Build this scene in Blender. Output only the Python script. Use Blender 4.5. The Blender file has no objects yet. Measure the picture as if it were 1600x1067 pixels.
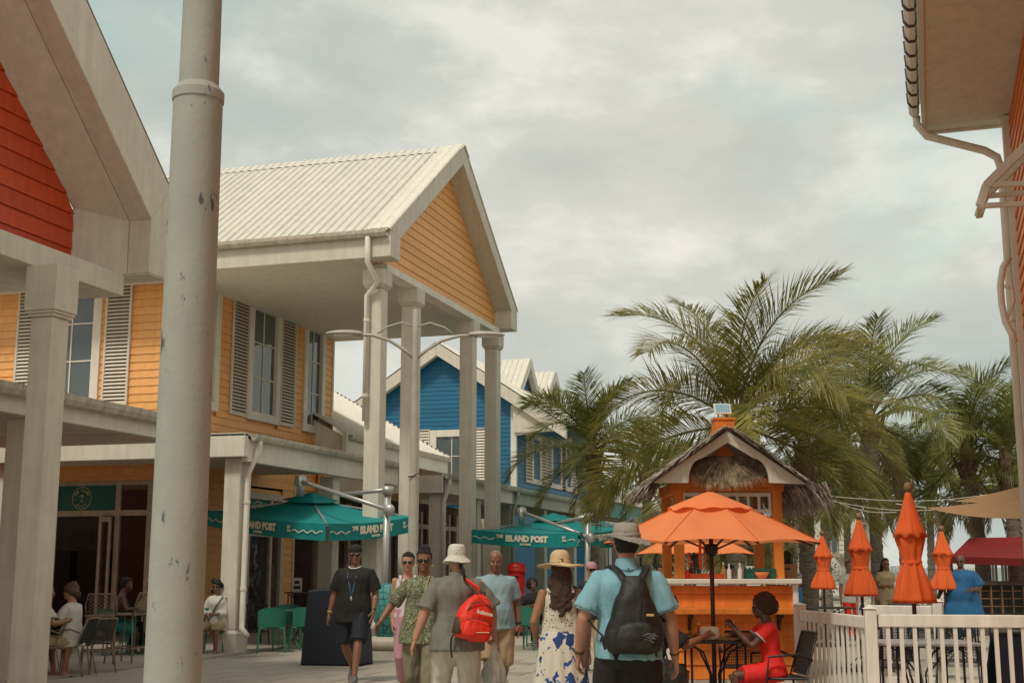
import bpy, math, random
from mathutils import Vector, Matrix, noise
random.seed(7)
R = math.radians
PI = math.pi
sc = bpy.context.scene
COL = sc.collection

# ---------------------------------------------------------------- camera
CAM_H = 1.5
PITCH = R(9.968); YAW = R(16.978)
cam_d = bpy.data.cameras.new('camera'); cam = bpy.data.objects.new('camera', cam_d); COL.objects.link(cam)
cam.location = (0, 0, CAM_H); cam.rotation_euler = (R(90) + PITCH, 0, YAW)
cam_d.lens = 45; cam_d.sensor_width = 36; cam_d.clip_end = 3000; cam_d.clip_start = .05
sc.camera = cam

# ---------------------------------------------------------------- world and sun
SUN_EL, SUN_AZ = R(56), R(196)      # azimuth measured clockwise from +Y: behind the camera
world = bpy.data.worlds.new('World'); sc.world = world; world.use_nodes = True
nt = world.node_tree; N = nt.nodes; L = nt.links
for n in list(N): N.remove(n)
wo = N.new('ShaderNodeOutputWorld'); bg = N.new('ShaderNodeBackground'); bg.inputs[1].default_value = .1
sky = N.new('ShaderNodeTexSky'); sky.sky_type = 'NISHITA'; sky.sun_disc = False
sky.sun_elevation = SUN_EL; sky.sun_rotation = SUN_AZ; sky.dust_density = 2.5; sky.air_density = 1.2; sky.ozone_density = 1.5
tc = N.new('ShaderNodeTexCoord'); mp = N.new('ShaderNodeMapping'); mp.inputs['Scale'].default_value = (1, 1, 2.1)
mp.inputs['Location'].default_value = (3.3, 1.2, .4); mp.inputs['Rotation'].default_value = (0, 0, -R(38))
L.new(tc.outputs['Generated'], mp.inputs[0])
def wnoise(scale, det, rough, dist=0):
    n = N.new('ShaderNodeTexNoise'); n.inputs['Scale'].default_value = scale; n.inputs['Detail'].default_value = det
    n.inputs['Roughness'].default_value = rough; n.inputs['Distortion'].default_value = dist
    L.new(mp.outputs[0], n.inputs['Vector']); return n
def ramp(src, stops, NN=N, LL=L):
    r = NN.new('ShaderNodeValToRGB'); e = r.color_ramp.elements
    while len(e) < len(stops): e.new(.5)
    for k, (p, c) in enumerate(stops):
        e[k].position = p; e[k].color = (*c, 1) if len(c) == 3 else c
    LL.new(src, r.inputs[0]); return r
n1 = wnoise(2.2, 9, .55, .25); n2 = wnoise(4.6, 8, .6, .1); n3 = wnoise(1.3, 5, .5)
cover = ramp(n1.outputs[0], [(.24, (0, 0, 0)), (.40, (1, 1, 1))])
tone = ramp(n2.outputs[0], [(.34, (3.3, 3.45, 3.15)), (.5, (4.7, 4.7, 4.2)), (.61, (7.6, 7.2, 6.3))])
hz = ramp(n3.outputs[0], [(.40, (3.3, 4.0, 3.8)), (.57, (5.6, 5.5, 4.9))])
mixc = N.new('ShaderNodeMix'); mixc.data_type = 'RGBA'; mixc.inputs[0].default_value = .55
L.new(tone.outputs[0], mixc.inputs[6]); L.new(hz.outputs[0], mixc.inputs[7])
skyt = N.new('ShaderNodeMix'); skyt.data_type = 'RGBA'; skyt.blend_type = 'MULTIPLY'; skyt.inputs[0].default_value = 1
skyt.inputs[7].default_value = (1.8, 1.75, 1.1, 1); L.new(sky.outputs[0], skyt.inputs[6])
mx = N.new('ShaderNodeMix'); mx.data_type = 'RGBA'
L.new(cover.outputs[0], mx.inputs[0]); L.new(skyt.outputs[2], mx.inputs[6]); L.new(mixc.outputs[2], mx.inputs[7])
L.new(mx.outputs[2], bg.inputs[0]); L.new(bg.outputs[0], wo.inputs[0])

sd = bpy.data.lights.new('sun', 'SUN'); sd.energy = 1.6; sd.angle = R(10); sd.color = (1, .92, .78)
sun = bpy.data.objects.new('sun', sd); COL.objects.link(sun)
dvec = Vector((math.sin(SUN_AZ) * math.cos(SUN_EL), math.cos(SUN_AZ) * math.cos(SUN_EL), math.sin(SUN_EL)))
sun.rotation_euler = dvec.to_track_quat('Z', 'Y').to_euler()
sun.location = (0, 0, 30)
sc.view_settings.view_transform = 'Standard'; sc.view_settings.look = 'None'
sc.view_settings.exposure = .42; sc.view_settings.gamma = 1; sc.view_settings.use_curve_mapping = False

# ---------------------------------------------------------------- measuring: photo pixel + distance -> place on site
_F = Vector((-math.sin(YAW) * math.cos(PITCH), math.cos(YAW) * math.cos(PITCH), math.sin(PITCH)))
_R = Vector((math.cos(YAW), math.sin(YAW), 0)); _U = _R.cross(_F)
def ray(x, y): return _F * 2000 + _R * (x - 800) + _U * (533.5 - y)
def at(x, y, X=None, Y=None, Z=None):
    d = ray(x, y)
    t = X / d.x if X is not None else Y / d.y if Y is not None else (Z - CAM_H) / d.z
    return Vector((0, 0, CAM_H)) + d * t
def dep(x, y, D):           # D = horizontal distance along the viewing direction
    d = ray(x, y); h = Vector((-math.sin(YAW), math.cos(YAW), 0))
    return Vector((0, 0, CAM_H)) + d * (D / d.dot(h))
def gnd(x, y, D): p = dep(x, y, D); return Vector((p.x, p.y, 0))

# ---------------------------------------------------------------- materials
M = {}
def mat(name, col, rough=.6, var=.12, scale=6, bump=0, bscale=40, spec=.5, metal=0, col2=None, stretch=(1, 1, 1), trans=0, det=6, grime=0, vary=0):
    m = bpy.data.materials.new(name); m.use_nodes = True
    n = m.node_tree.nodes; l = m.node_tree.links; b = n['Principled BSDF']
    b.inputs['Roughness'].default_value = rough; b.inputs['Metallic'].default_value = metal
    b.inputs['Specular IOR Level'].default_value = spec
    t = n.new('ShaderNodeTexCoord'); mpp = n.new('ShaderNodeMapping'); mpp.inputs['Scale'].default_value = stretch
    l.new(t.outputs['Object'], mpp.inputs[0])
    no = n.new('ShaderNodeTexNoise'); no.inputs['Scale'].default_value = scale; no.inputs['Detail'].default_value = det
    no.inputs['Roughness'].default_value = .62; l.new(mpp.outputs[0], no.inputs['Vector'])
    a = tuple(max(0, c * (1 - var)) for c in col); c2 = col2 or tuple(min(1, c * (1 + var)) for c in col)
    r = ramp(no.outputs[0], [(.3, a), (.7, c2)], n, l)
    out_c = r.outputs[0]
    if grime:       # rain streaks and soiling with a shape of their own
        gm = n.new('ShaderNodeMapping'); gm.inputs['Scale'].default_value = (5, 5, .55); l.new(t.outputs['Object'], gm.inputs[0])
        g1 = n.new('ShaderNodeTexNoise'); g1.inputs['Scale'].default_value = 1.6; g1.inputs['Detail'].default_value = 8; g1.inputs['Roughness'].default_value = .7; l.new(gm.outputs[0], g1.inputs['Vector'])
        gr = ramp(g1.outputs[0], [(.40, (1 - grime, 1 - grime * 1.08, 1 - grime * 1.2)), (.62, (1, 1, 1))], n, l)
        gx = n.new('ShaderNodeMix'); gx.data_type = 'RGBA'; gx.blend_type = 'MULTIPLY'; gx.inputs[0].default_value = 1; l.new(out_c, gx.inputs[6]); l.new(gr.outputs[0], gx.inputs[7]); out_c = gx.outputs[2]
    if vary:        # each board its own batch of paint
        oi = n.new('ShaderNodeObjectInfo'); vr = ramp(oi.outputs['Random'], [(0, (1 - vary,) * 3), (1, (1 + vary * .4,) * 3)], n, l)
        vx_ = n.new('ShaderNodeMix'); vx_.data_type = 'RGBA'; vx_.blend_type = 'MULTIPLY'; vx_.inputs[0].default_value = 1; l.new(out_c, vx_.inputs[6]); l.new(vr.outputs[0], vx_.inputs[7]); out_c = vx_.outputs[2]
    l.new(out_c, b.inputs['Base Color'])
    if bump:
        bn = n.new('ShaderNodeTexNoise'); bn.inputs['Scale'].default_value = bscale; bn.inputs['Detail'].default_value = 5
        l.new(mpp.outputs[0], bn.inputs['Vector'])
        bb = n.new('ShaderNodeBump'); bb.inputs['Strength'].default_value = bump; bb.inputs['Distance'].default_value = .02
        l.new(bn.outputs[0], bb.inputs['Height']); l.new(bb.outputs[0], b.inputs['Normal'])
    if trans:
        tr = n.new('ShaderNodeBsdfTranslucent'); l.new(r.outputs[0], tr.inputs[0])
        ms = n.new('ShaderNodeMixShader'); ms.inputs[0].default_value = trans
        out = n['Material Output']; l.new(b.outputs[0], ms.inputs[1]); l.new(tr.outputs[0], ms.inputs[2]); l.new(ms.outputs[0], out.inputs[0])
    M[name] = m; return m
mat('cream', (.74, .70, .61), .62, .07, 3, .12, 60, grime=.10)
mat('cream_old', (.60, .54, .44), .65, .16, 5, .2, 30, grime=.16)
mat('stucco', (.66, .615, .525), .8, .06, 4, .35, 90, grime=.11)
mat('roofmetal', (.70, .67, .59), .42, .05, 2.5, grime=.10, vary=.04)
mat('gutter', (.54, .49, .40), .45, .2, 9, grime=.2)
mat('orange_siding', (.88, .44, .15), .55, .05, 5, .06, 70, stretch=(1, 1, 5), grime=.14, vary=.09)
mat('kiosk_orange', (.80, .23, .03), .5, .07, 5, .06, 60, grime=.22, vary=.08)
mat('red_siding', (.60, .070, .009), .55, .10, 5, .08, 70, stretch=(1, 1, 5), grime=.2, vary=.12)
mat('blue_siding', (.003, .135, .27), .5, .07, 5, .06, 60, grime=.15, vary=.10)
mat('sage', (.36, .40, .33), .6, .1, 4)
mat('shutter', (.64, .58, .48), .55, .08, 8)
mat('slat_gap_shade', (.13, .10, .075), .8, .1, 5)  # shade between the louvre slats, put into the colour
mat('dark', (.02, .018, .016), .6, .2, 5)
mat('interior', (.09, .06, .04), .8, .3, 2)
mat('interior_floor', (.10, .08, .065), .5, .2, 2)
mat('pole_grey', (.40, .385, .32), .5, .10, 7, .1, 50)
mat('steel', (.42, .42, .40), .38, .1, 12, metal=.5)
mat('teal', (.003, .255, .25), .75, .08, 3, .1, 25, trans=.15)
mat('teal_dark', (.002, .15, .12), .5, .1, 3)
mat('cream_print', (.72, .68, .55), .7, .03, 5)
mat('brolly', (.95, .29, .10), .8, .06, 3, .15, 20, trans=.3)
mat('brolly_dark', (.86, .15, .03), .8, .08, 3, .15, 20, trans=.25)
mat('tan_sail', (.42, .24, .11), .8, .1, 4, trans=.4)
mat('red_tent', (.27, .022, .022), .7, .1, 4, trans=.25)
mat('thatch', (.20, .15, .11), .95, .5, 14, .5, 60, col2=(.52, .44, .36))
mat('thatch_light', (.30, .22, .14), .95, .4, 14, .4, 60, col2=(.60, .48, .33))
mat('wood_dark', (.05, .03, .02), .6, .3, 10, stretch=(1, 1, 6))
mat('wood', (.20, .11, .05), .6, .3, 8, stretch=(6, 1, 1))
mat('black_metal', (.018, .017, .016), .45, .2, 10)
mat('rattan', (.22, .17, .11), .7, .25, 20)
mat('green_plastic', (.02, .16, .11), .45, .08, 5)
mat('navy', (.005, .010, .020), .55, .15, 4)
mat('pillar_red', (.50, .012, .01), .35, .06, 4)
mat('base_stone', (.42, .38, .30), .7, .15, 8, .2, 50)
mat('white_pvc', (.86, .84, .77), .45, .06, 5, grime=.15)
mat('white', (.72, .69, .62), .6, .05, 6)
mat('bark', (.14, .115, .085), .95, .35, 6, .8, 22, stretch=(1, 1, 4), col2=(.30, .26, .20))
mat('boot', (.14, .09, .05), .95, .4, 12, .6, 30, col2=(.28, .20, .11))
mat('straw', (.62, .46, .26), .85, .15, 40, .5, 120, stretch=(1, 1, 4))
mat('khaki', (.36, .26, .15), .85, .08, 6, .2, 60)
mat('olive_pants', (.19, .165, .11), .85, .1, 6, .2, 60)
mat('white_pants', (.52, .49, .42), .85, .06, 6, .2, 60)
mat('grey_shirt', (.165, .165, .135), .85, .08, 6, .25, 60)
mat('black_cloth', (.012, .011, .011), .85, .2, 8, .2, 60)
mat('navy_cloth', (.008, .011, .018), .8, .2, 8, .2, 60)
mat('sky_shirt', (.20, .40, .47), .85, .07, 8, .2, 60)
mat('lblue_shirt', (.24, .36, .40), .85, .08, 8, .2, 60)
mat('pink', (.48, .24, .29), .85, .05, 6, .15, 60)
mat('pale_pink', (.60, .52, .54), .85, .05, 6)
mat('white_cloth', (.56, .54, .49), .85, .07, 6, .2, 60)
mat('blue_cloth', (.008, .09, .21), .8, .12, 8, .2, 40)
mat('red_cloth', (.72, .020, .014), .75, .07, 6, .2, 50)
mat('bag_red', (.74, .028, .010), .6, .12, 7, .3, 30)
mat('bag_black', (.012, .012, .012), .6, .3, 8, .3, 30)
mat('strap_brown', (.09, .05, .035), .7, .2, 8)
mat('hat_white', (.60, .57, .50), .85, .06, 8, .25, 60)
mat('hat_grey', (.28, .265, .22), .85, .1, 8, .25, 60)
mat('hair_dark', (.010, .007, .005), .75, .4, 30, .6, 90, stretch=(3, 3, 1))
mat('hair_brown', (.055, .026, .015), .6, .5, 30, .6, 90, stretch=(3, 3, 1))
mat('hair_auburn', (.10, .055, .03), .6, .5, 30, .6, 90)
mat('hair_grey', (.22, .20, .17), .8, .2, 30)
mat('skin_light', (.42, .22, .14), .5, .08, 8)
mat('skin_tan', (.30, .145, .08), .5, .08, 8)
mat('skin_brown', (.21, .098, .055), .45, .1, 8)
mat('skin_dark', (.115, .055, .032), .45, .1, 8)
mat('lens', (.006, .006, .006), .12, 0, 5)
mat('lip', (.26, .07, .05), .5, .05, 5)
mat('sole', (.35, .34, .31), .7, .1, 5)
mat('shoe_grey', (.12, .13, .13), .7, .15, 20)
mat('cardboard', (.30, .17, .08), .85, .1, 6)
mat('crate_green', (.01, .10, .06), .5, .1, 5)
mat('food', (.45, .22, .07), .7, .4, 30)
mat('lanyard', (.05, .16, .32), .6, .05, 5)
mat('gold', (.55, .38, .12), .4, .1, 5)
mat('cable', (.55, .52, .46), .6, .05, 5)
mat('sea', (.10, .17, .18), .3, .1, 1)
mat('aqua', (.01, .32, .34), .4, .1, 5)
mat('leaf_a', (.11, .15, .025), .42, .3, 2.2, col2=(.40, .34, .08), trans=.42, vary=.3)
mat('leaf_b', (.09, .14, .03), .42, .3, 2.2, col2=(.32, .31, .08), trans=.42, vary=.3)
mat('leaf_dead', (.20, .13, .06), .85, .3, 3, col2=(.34, .25, .13), trans=.15)
mat('rib_green', (.20, .19, .06), .5, .2, 5)
mat('shrub', (.05, .08, .02), .6, .4, 3, col2=(.10, .14, .04), trans=.2)

def glass(name, tint, alpha, rough=.03):
    m = bpy.data.materials.new(name); m.use_nodes = True; n = m.node_tree.nodes; l = m.node_tree.links
    b = n['Principled BSDF']; b.inputs['Base Color'].default_value = (*tint, 1); b.inputs['Roughness'].default_value = rough
    b.inputs['Specular IOR Level'].default_value = .8
    t_ = n.new('ShaderNodeTexCoord'); w_ = n.new('ShaderNodeTexNoise'); w_.inputs['Scale'].default_value = 1.3; bp_ = n.new('ShaderNodeBump'); bp_.inputs['Strength'].default_value = .25; bp_.inputs['Distance'].default_value = .05
    l.new(t_.outputs['Object'], w_.inputs['Vector']); l.new(w_.outputs[0], bp_.inputs['Height']); l.new(bp_.outputs[0], b.inputs['Normal'])
    if alpha < 1:
        tr = n.new('ShaderNodeBsdfTransparent'); ms = n.new('ShaderNodeMixShader'); ms.inputs[0].default_value = alpha
        l.new(tr.outputs[0], ms.inputs[1]); l.new(b.outputs[0], ms.inputs[2]); l.new(ms.outputs[0], n['Material Output'].inputs[0])
    M[name] = m
glass('pane_mirror', (.09, .12, .125), 1)
glass('pane_clear', (.03, .035, .035), .35)

def pattern(name, base, cols, kind, scale, thr, stretch=(1, 1, 1), rough=.85):
    """cloth print: flat colours chosen by a cell or noise pattern"""
    m = bpy.data.materials.new(name); m.use_nodes = True; n = m.node_tree.nodes; l = m.node_tree.links
    b = n['Principled BSDF']; b.inputs['Roughness'].default_value = rough
    t = n.new('ShaderNodeTexCoord'); mpp = n.new('ShaderNodeMapping'); mpp.inputs['Scale'].default_value = stretch
    l.new(t.outputs['Object'], mpp.inputs[0]); cur = base
    last = None
    for k, (c, sc_, th) in enumerate(zip(cols, scale, thr)):
        if kind == 'vor':
            v = n.new('ShaderNodeTexVoronoi'); v.inputs['Scale'].default_value = sc_
            no = n.new('ShaderNodeTexNoise'); no.inputs['Scale'].default_value = sc_ * 1.3
            mxv = n.new('ShaderNodeMix'); mxv.data_type = 'RGBA'; mxv.inputs[0].default_value = .16
            l.new(mpp.outputs[0], no.inputs['Vector']); l.new(mpp.outputs[0], mxv.inputs[6]); l.new(no.outputs[1], mxv.inputs[7])
            l.new(mxv.outputs[2], v.inputs['Vector']); f = v.outputs['Distance']
            r = ramp(f, [(th, (1, 1, 1)), (th + .04, (0, 0, 0))], n, l)
        else:
            no = n.new('ShaderNodeTexNoise'); no.inputs['Scale'].default_value = sc_; no.inputs['Detail'].default_value = 2
            l.new(mpp.outputs[0], no.inputs['Vector']); r = ramp(no.outputs[0], [(th, (0, 0, 0)), (th + .03, (1, 1, 1))], n, l)
        mi = n.new('ShaderNodeMix'); mi.data_type = 'RGBA'; l.new(r.outputs[0], mi.inputs[0])
        if last is None: mi.inputs[6].default_value = (*base, 1)
        else: l.new(last, mi.inputs[6])
        mi.inputs[7].default_value = (*c, 1); last = mi.outputs[2]
    l.new(last, b.inputs['Base Color']); M[name] = m
pattern('crochet', (.085, .10, .05), [(.36, .37, .25), (.035, .045, .02)], 'vor', [34, 40], [.36, .20], (1, 1, .7))
pattern('lace', (.62, .57, .47), [(.10, .06, .045), (.30, .22, .16)], 'vor', [26, 42], [.27, .22])
pattern('skirt', (.58, .54, .45), [(.012, .045, .17), (.02, .075, .24), (.10, .09, .07)], 'vor', [9, 14, 30], [.36, .25, .09], (1, 1, .75))
def net(name, base, line, scale):
    m = bpy.data.materials.new(name); m.use_nodes = True; n = m.node_tree.nodes; l = m.node_tree.links; b = n['Principled BSDF']; b.inputs['Roughness'].default_value = .6
    t = n.new('ShaderNodeTexCoord'); v = n.new('ShaderNodeTexVoronoi'); v.feature = 'DISTANCE_TO_EDGE'; v.inputs['Scale'].default_value = scale; v.inputs['Randomness'].default_value = .55
    l.new(t.outputs['Object'], v.inputs['Vector']); r = ramp(v.outputs['Distance'], [(.045, line), (.07, base)], n, l); l.new(r.outputs[0], b.inputs['Base Color']); M[name] = m
net('teal_net', (.06, .30, .28), (.015, .09, .09), 9)

def ground_mat(name, col, slab=None):
    m = mat(name, col, .75, .10, 1.1, .25, 30)
    n = m.node_tree.nodes; l = m.node_tree.links; b = n['Principled BSDF']
    src = b.inputs['Base Color'].links[0].from_socket
    no = n.new('ShaderNodeTexNoise'); no.inputs['Scale'].default_value = .35; no.inputs['Detail'].default_value = 8
    t = n.new('ShaderNodeTexCoord'); l.new(t.outputs['Object'], no.inputs['Vector'])
    r = ramp(no.outputs[0], [(.38, (.62, .61, .60)), (.6, (1, 1, 1))], n, l)
    mi = n.new('ShaderNodeMix'); mi.data_type = 'RGBA'; mi.blend_type = 'MULTIPLY'; mi.inputs[0].default_value = .8
    l.new(src, mi.inputs[6]); l.new(r.outputs[0], mi.inputs[7]); l.new(mi.outputs[2], b.inputs['Base Color'])
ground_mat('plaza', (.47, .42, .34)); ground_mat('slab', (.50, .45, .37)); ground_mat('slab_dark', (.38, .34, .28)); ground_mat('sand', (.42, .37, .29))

# weathered pole: scuffs with their own shape
def scuffed(name, col):
    m = mat(name, col, .7, .07, 5, .1, 50, spec=.2)
    n = m.node_tree.nodes; l = m.node_tree.links; b = n['Principled BSDF']; src = b.inputs['Base Color'].links[0].from_socket
    t = n.new('ShaderNodeTexCoord'); mpp = n.new('ShaderNodeMapping'); mpp.inputs['Scale'].default_value = (15, 15, 5.5); mpp.inputs['Location'].default_value = (.7, .3, 2.2)
    no = n.new('ShaderNodeTexNoise'); no.inputs['Scale'].default_value = 1.1; no.inputs['Detail'].default_value = 7; no.inputs['Roughness'].default_value = .7
    l.new(t.outputs['Object'], mpp.inputs[0]); l.new(mpp.outputs[0], no.inputs['Vector'])
    r = ramp(no.outputs[0], [(.62, (0, 0, 0)), (.65, (1, 1, 1))], n, l)
    mi = n.new('ShaderNodeMix'); mi.data_type = 'RGBA'; mi.inputs[7].default_value = (.10, .11, .11, 1)
    l.new(r.outputs[0], mi.inputs[0]); l.new(src, mi.inputs[6]); l.new(mi.outputs[2], b.inputs['Base Color'])
scuffed('pole_scuffed', (.33, .335, .295))

# ---------------------------------------------------------------- object helpers
def thing(name, label, cat, loc=(0, 0, 0), rz=0, group=None):
    o = bpy.data.objects.new(name, None); COL.objects.link(o); o.empty_display_size = .2
    o.location = loc; o.rotation_euler = (0, 0, rz); o['label'] = label; o['category'] = cat
    if group: o['group'] = group
    return o
def tag(o, label, cat, group=None):
    o['label'] = label; o['category'] = cat
    if group: o['group'] = group
    return o
def root_inv(p):
    while p is not None and p.parent is not None: p = p.parent
    if p is None: return Matrix()
    return (Matrix.Translation(p.location) @ p.rotation_euler.to_matrix().to_4x4()).inverted()
def link(name, me, m, parent=None, loc=None, kind=None, label=None):
    o = bpy.data.objects.new(name, me); COL.objects.link(o)
    if m is not None and not me.materials: me.materials.append(M[m])
    if parent is not None: o.parent = parent
    if loc is not None: o.location = loc
    if kind: o['kind'] = kind
    if label: o['label'] = label
    return o
class MB:
    def __init__(s): s.v = []; s.f = []
    def add(s, v, f):
        n = len(s.v); s.v += [Vector(p) for p in v]; s.f += [tuple(i + n for i in q) for q in f]; return s
    def box(s, x0, x1, y0, y1, z0, z1):
        return s.add([(x0, y0, z0), (x1, y0, z0), (x1, y1, z0), (x0, y1, z0), (x0, y0, z1), (x1, y0, z1), (x1, y1, z1), (x0, y1, z1)],
                     [(0, 3, 2, 1), (4, 5, 6, 7), (0, 1, 5, 4), (1, 2, 6, 5), (2, 3, 7, 6), (3, 0, 4, 7)])
    def prism(s, pts, vec):     # pts planar polygon, extruded by vec
        n = len(pts); vec = Vector(vec); pts = [Vector(p) for p in pts]
        f = [tuple(range(n))[::-1], tuple(range(n, 2 * n))] + [(i, (i + 1) % n, n + (i + 1) % n, n + i) for i in range(n)]
        return s.add(pts + [p + vec for p in pts], f)
    def bar(s, a, b, w, h=None, up=(0, 0, 1)):      # square bar between two points
        a = Vector(a); b = Vector(b); d = (b - a).normalized(); h = h or w
        u = Vector(up); 
        if abs(d.dot(u)) > .98: u = Vector((0, 1, 0))
        x = d.cross(u).normalized() * (w / 2); y = x.cross(d).normalized() * (h / 2)
        return s.add([a - x - y, a + x - y, a + x + y, a - x + y, b - x - y, b + x - y, b + x + y, b - x + y],
                     [(0, 3, 2, 1), (4, 5, 6, 7), (0, 1, 5, 4), (1, 2, 6, 5), (2, 3, 7, 6), (3, 0, 4, 7)])
    def tube(s, pts, rad, n=10, caps=True, flat=1):
        pts = [Vector(p) for p in pts]
        if not hasattr(rad, '__len__'): rad = [rad] * len(pts)
        k = len(pts); t0 = (pts[1] - pts[0]).normalized()
        ref = Vector((0, 0, 1)) if abs(t0.z) < .9 else Vector((1, 0, 0))
        x = t0.cross(ref).normalized(); vs = []
        for i, p in enumerate(pts):
            t = (pts[min(i + 1, k - 1)] - pts[max(i - 1, 0)]).normalized()
            x = (x - t * x.dot(t)); x = x.normalized() if x.length > 1e-6 else t.cross(Vector((0, 1, 0.1))).normalized()
            y = t.cross(x)
            r = rad[i]; r = r if hasattr(r, '__len__') else (r, r * flat)
            for j in range(n):
                a = 2 * PI * j / n; vs.append(p + x * math.cos(a) * r[0] + y * math.sin(a) * r[1])
        f = [(i * n + j, i * n + (j + 1) % n, (i + 1) * n + (j + 1) % n, (i + 1) * n + j) for i in range(k - 1) for j in range(n)]
        if caps: f += [tuple(range(n))[::-1], tuple((k - 1) * n + j for j in range(n))]
        return s.add(vs, f)
    def lathe(s, c, prof, n=20, flat=1):    # prof: (radius, z)
        c = Vector(c); vs = []
        for r, z in prof:
            for j in range(n):
                a = 2 * PI * j / n; vs.append(c + Vector((r * math.cos(a), r * flat * math.sin(a), z)))
        k = len(prof)
        f = [(i * n + j, i * n + (j + 1) % n, (i + 1) * n + (j + 1) % n, (i + 1) * n + j) for i in range(k - 1) for j in range(n)]
        f += [tuple(range(n))[::-1], tuple((k - 1) * n + j for j in range(n))]
        return s.add(vs, f)
    def ell(s, c, r, n=14, m=9, rot=None):
        c = Vector(c); vs = []; f = []
        for i in range(m + 1):
            ph = PI * i / m
            for j in range(n):
                a = 2 * PI * j / n
                p = Vector((r[0] * math.sin(ph) * math.cos(a), r[1] * math.sin(ph) * math.sin(a), r[2] * math.cos(ph)))
                vs.append(c + (rot @ p if rot else p))
        for i in range(m):
            for j in range(n): f.append((i * n + j, (i + 1) * n + j, (i + 1) * n + (j + 1) % n, i * n + (j + 1) % n))
        return s.add(vs, f)
    def rings(s, rs):           # list of rings (same count), closed loft
        n = len(rs[0]); k = len(rs); vs = [p for r in rs for p in r]
        f = [(i * n + j, i * n + (j + 1) % n, (i + 1) * n + (j + 1) % n, (i + 1) * n + j) for i in range(k - 1) for j in range(n)]
        f += [tuple(range(n))[::-1], tuple((k - 1) * n + j for j in range(n))]
        return s.add(vs, f)
    def mesh(s, name='mesh', smooth=False, inv=None):
        me = bpy.data.meshes.new(name)
        me.from_pydata([tuple(inv @ p) if inv else tuple(p) for p in s.v], [], s.f); me.update()
        if smooth:
            for p in me.polygons: p.use_smooth = True
        return me
    def build(s, name, m, parent=None, world=True, smooth=False, bevel=0, kind=None, label=None):
        me = s.mesh(name, smooth, root_inv(parent) if (world and parent is not None) else None)
        o = link(name, me, m, parent, kind=kind, label=label)
        if bevel:
            b = o.modifiers.new('bevel', 'BEVEL'); b.width = bevel; b.segments = 2; b.limit_method = 'ANGLE'; b.angle_limit = R(40)
        return o
def copy_tree(o, parent=None, loc=None, rz=None, label=None):
    c = o.copy(); COL.objects.link(c)
    if parent is not None: c.parent = parent
    if loc is not None: c.location = loc
    if rz is not None: c.rotation_euler = (0, 0, rz)
    if label: c['label'] = label
    for ch in list(o.children): copy_tree(ch, c)
    return c

# lap siding: every board an object; o = lower left corner (world), u = along, nrm = outward
_plk = {}
def siding(parent, o, u, nrm, z0, z1, m, course=.17, lim=None, W=1, holes=(), world=True, name='plank', thick=.024):
    inv = root_inv(parent) if world else Matrix(); o = Vector(o); u = Vector(u); nrm = Vector(nrm)
    z = z0
    while z < z1 - .02:
        zt = min(z + course, z1); gap = .006
        lb = lim(z) if lim else (0, W); lt = lim(zt) if lim else (0, W)
        if lb is None: z = zt; continue
        if lt is None: lt = ((lb[0] + lb[1]) / 2 - .01, (lb[0] + lb[1]) / 2 + .01)
        segs = [(lb[0], lb[1], lt[0], lt[1])]
        for (a, b, c, d) in holes:
            if d > z + .03 and c < zt - .03:
                ns = []
                for s_ in segs:
                    if b <= s_[0] or a >= s_[1]: ns.append(s_); continue
                    if a > s_[0] + .02: ns.append((s_[0], a, s_[2], a))
                    if b < s_[1] - .02: ns.append((b, s_[1], b, s_[3]))
                segs = ns
        long_ = []
        for s_ in segs:     # butt joints between board lengths
            j0 = (1.37 * round((z - z0) / course)) % 3.6 + .4; cuts = [s_[0]] + [c for c in (j0 + 3.6 * k for k in range(8)) if max(s_[0], s_[2]) + .5 < c < min(s_[1], s_[3]) - .5] + [s_[1]]
            for k in range(len(cuts) - 1):
                long_.append((cuts[k] + (.002 if k else 0), cuts[k + 1], cuts[k] + .002 if k else s_[2], cuts[k + 1] if k < len(cuts) - 2 else s_[3]))
        segs = long_
        for (a0, b0, a1, b1) in segs:
            key = (m, tuple(round(c, 3) for c in (b0 - a0, a1 - a0, b1 - a0, zt - z, *u, *nrm, thick)))
            if key not in _plk:
                h = zt - z - gap
                P = [u * 0, u * (b0 - a0), u * (b1 - a0), u * (a1 - a0)]
                Z = [0, 0, h, h]; th = [thick, thick, thick * .3, thick * .3]
                v = [P[i] + Vector((0, 0, Z[i])) for i in range(4)] + [P[i] + nrm * th[i] + Vector((0, 0, Z[i])) for i in range(4)]
                mb = MB(); mb.add(v, [(3, 2, 1, 0), (4, 5, 6, 7), (0, 1, 5, 4), (1, 2, 6, 5), (2, 3, 7, 6), (3, 0, 4, 7)])
                _plk[key] = mb.mesh('plank')
            org = o + u * a0 + Vector((0, 0, z - o.z))
            link(name, _plk[key], m, parent, loc=inv @ org)
        z = zt

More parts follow.
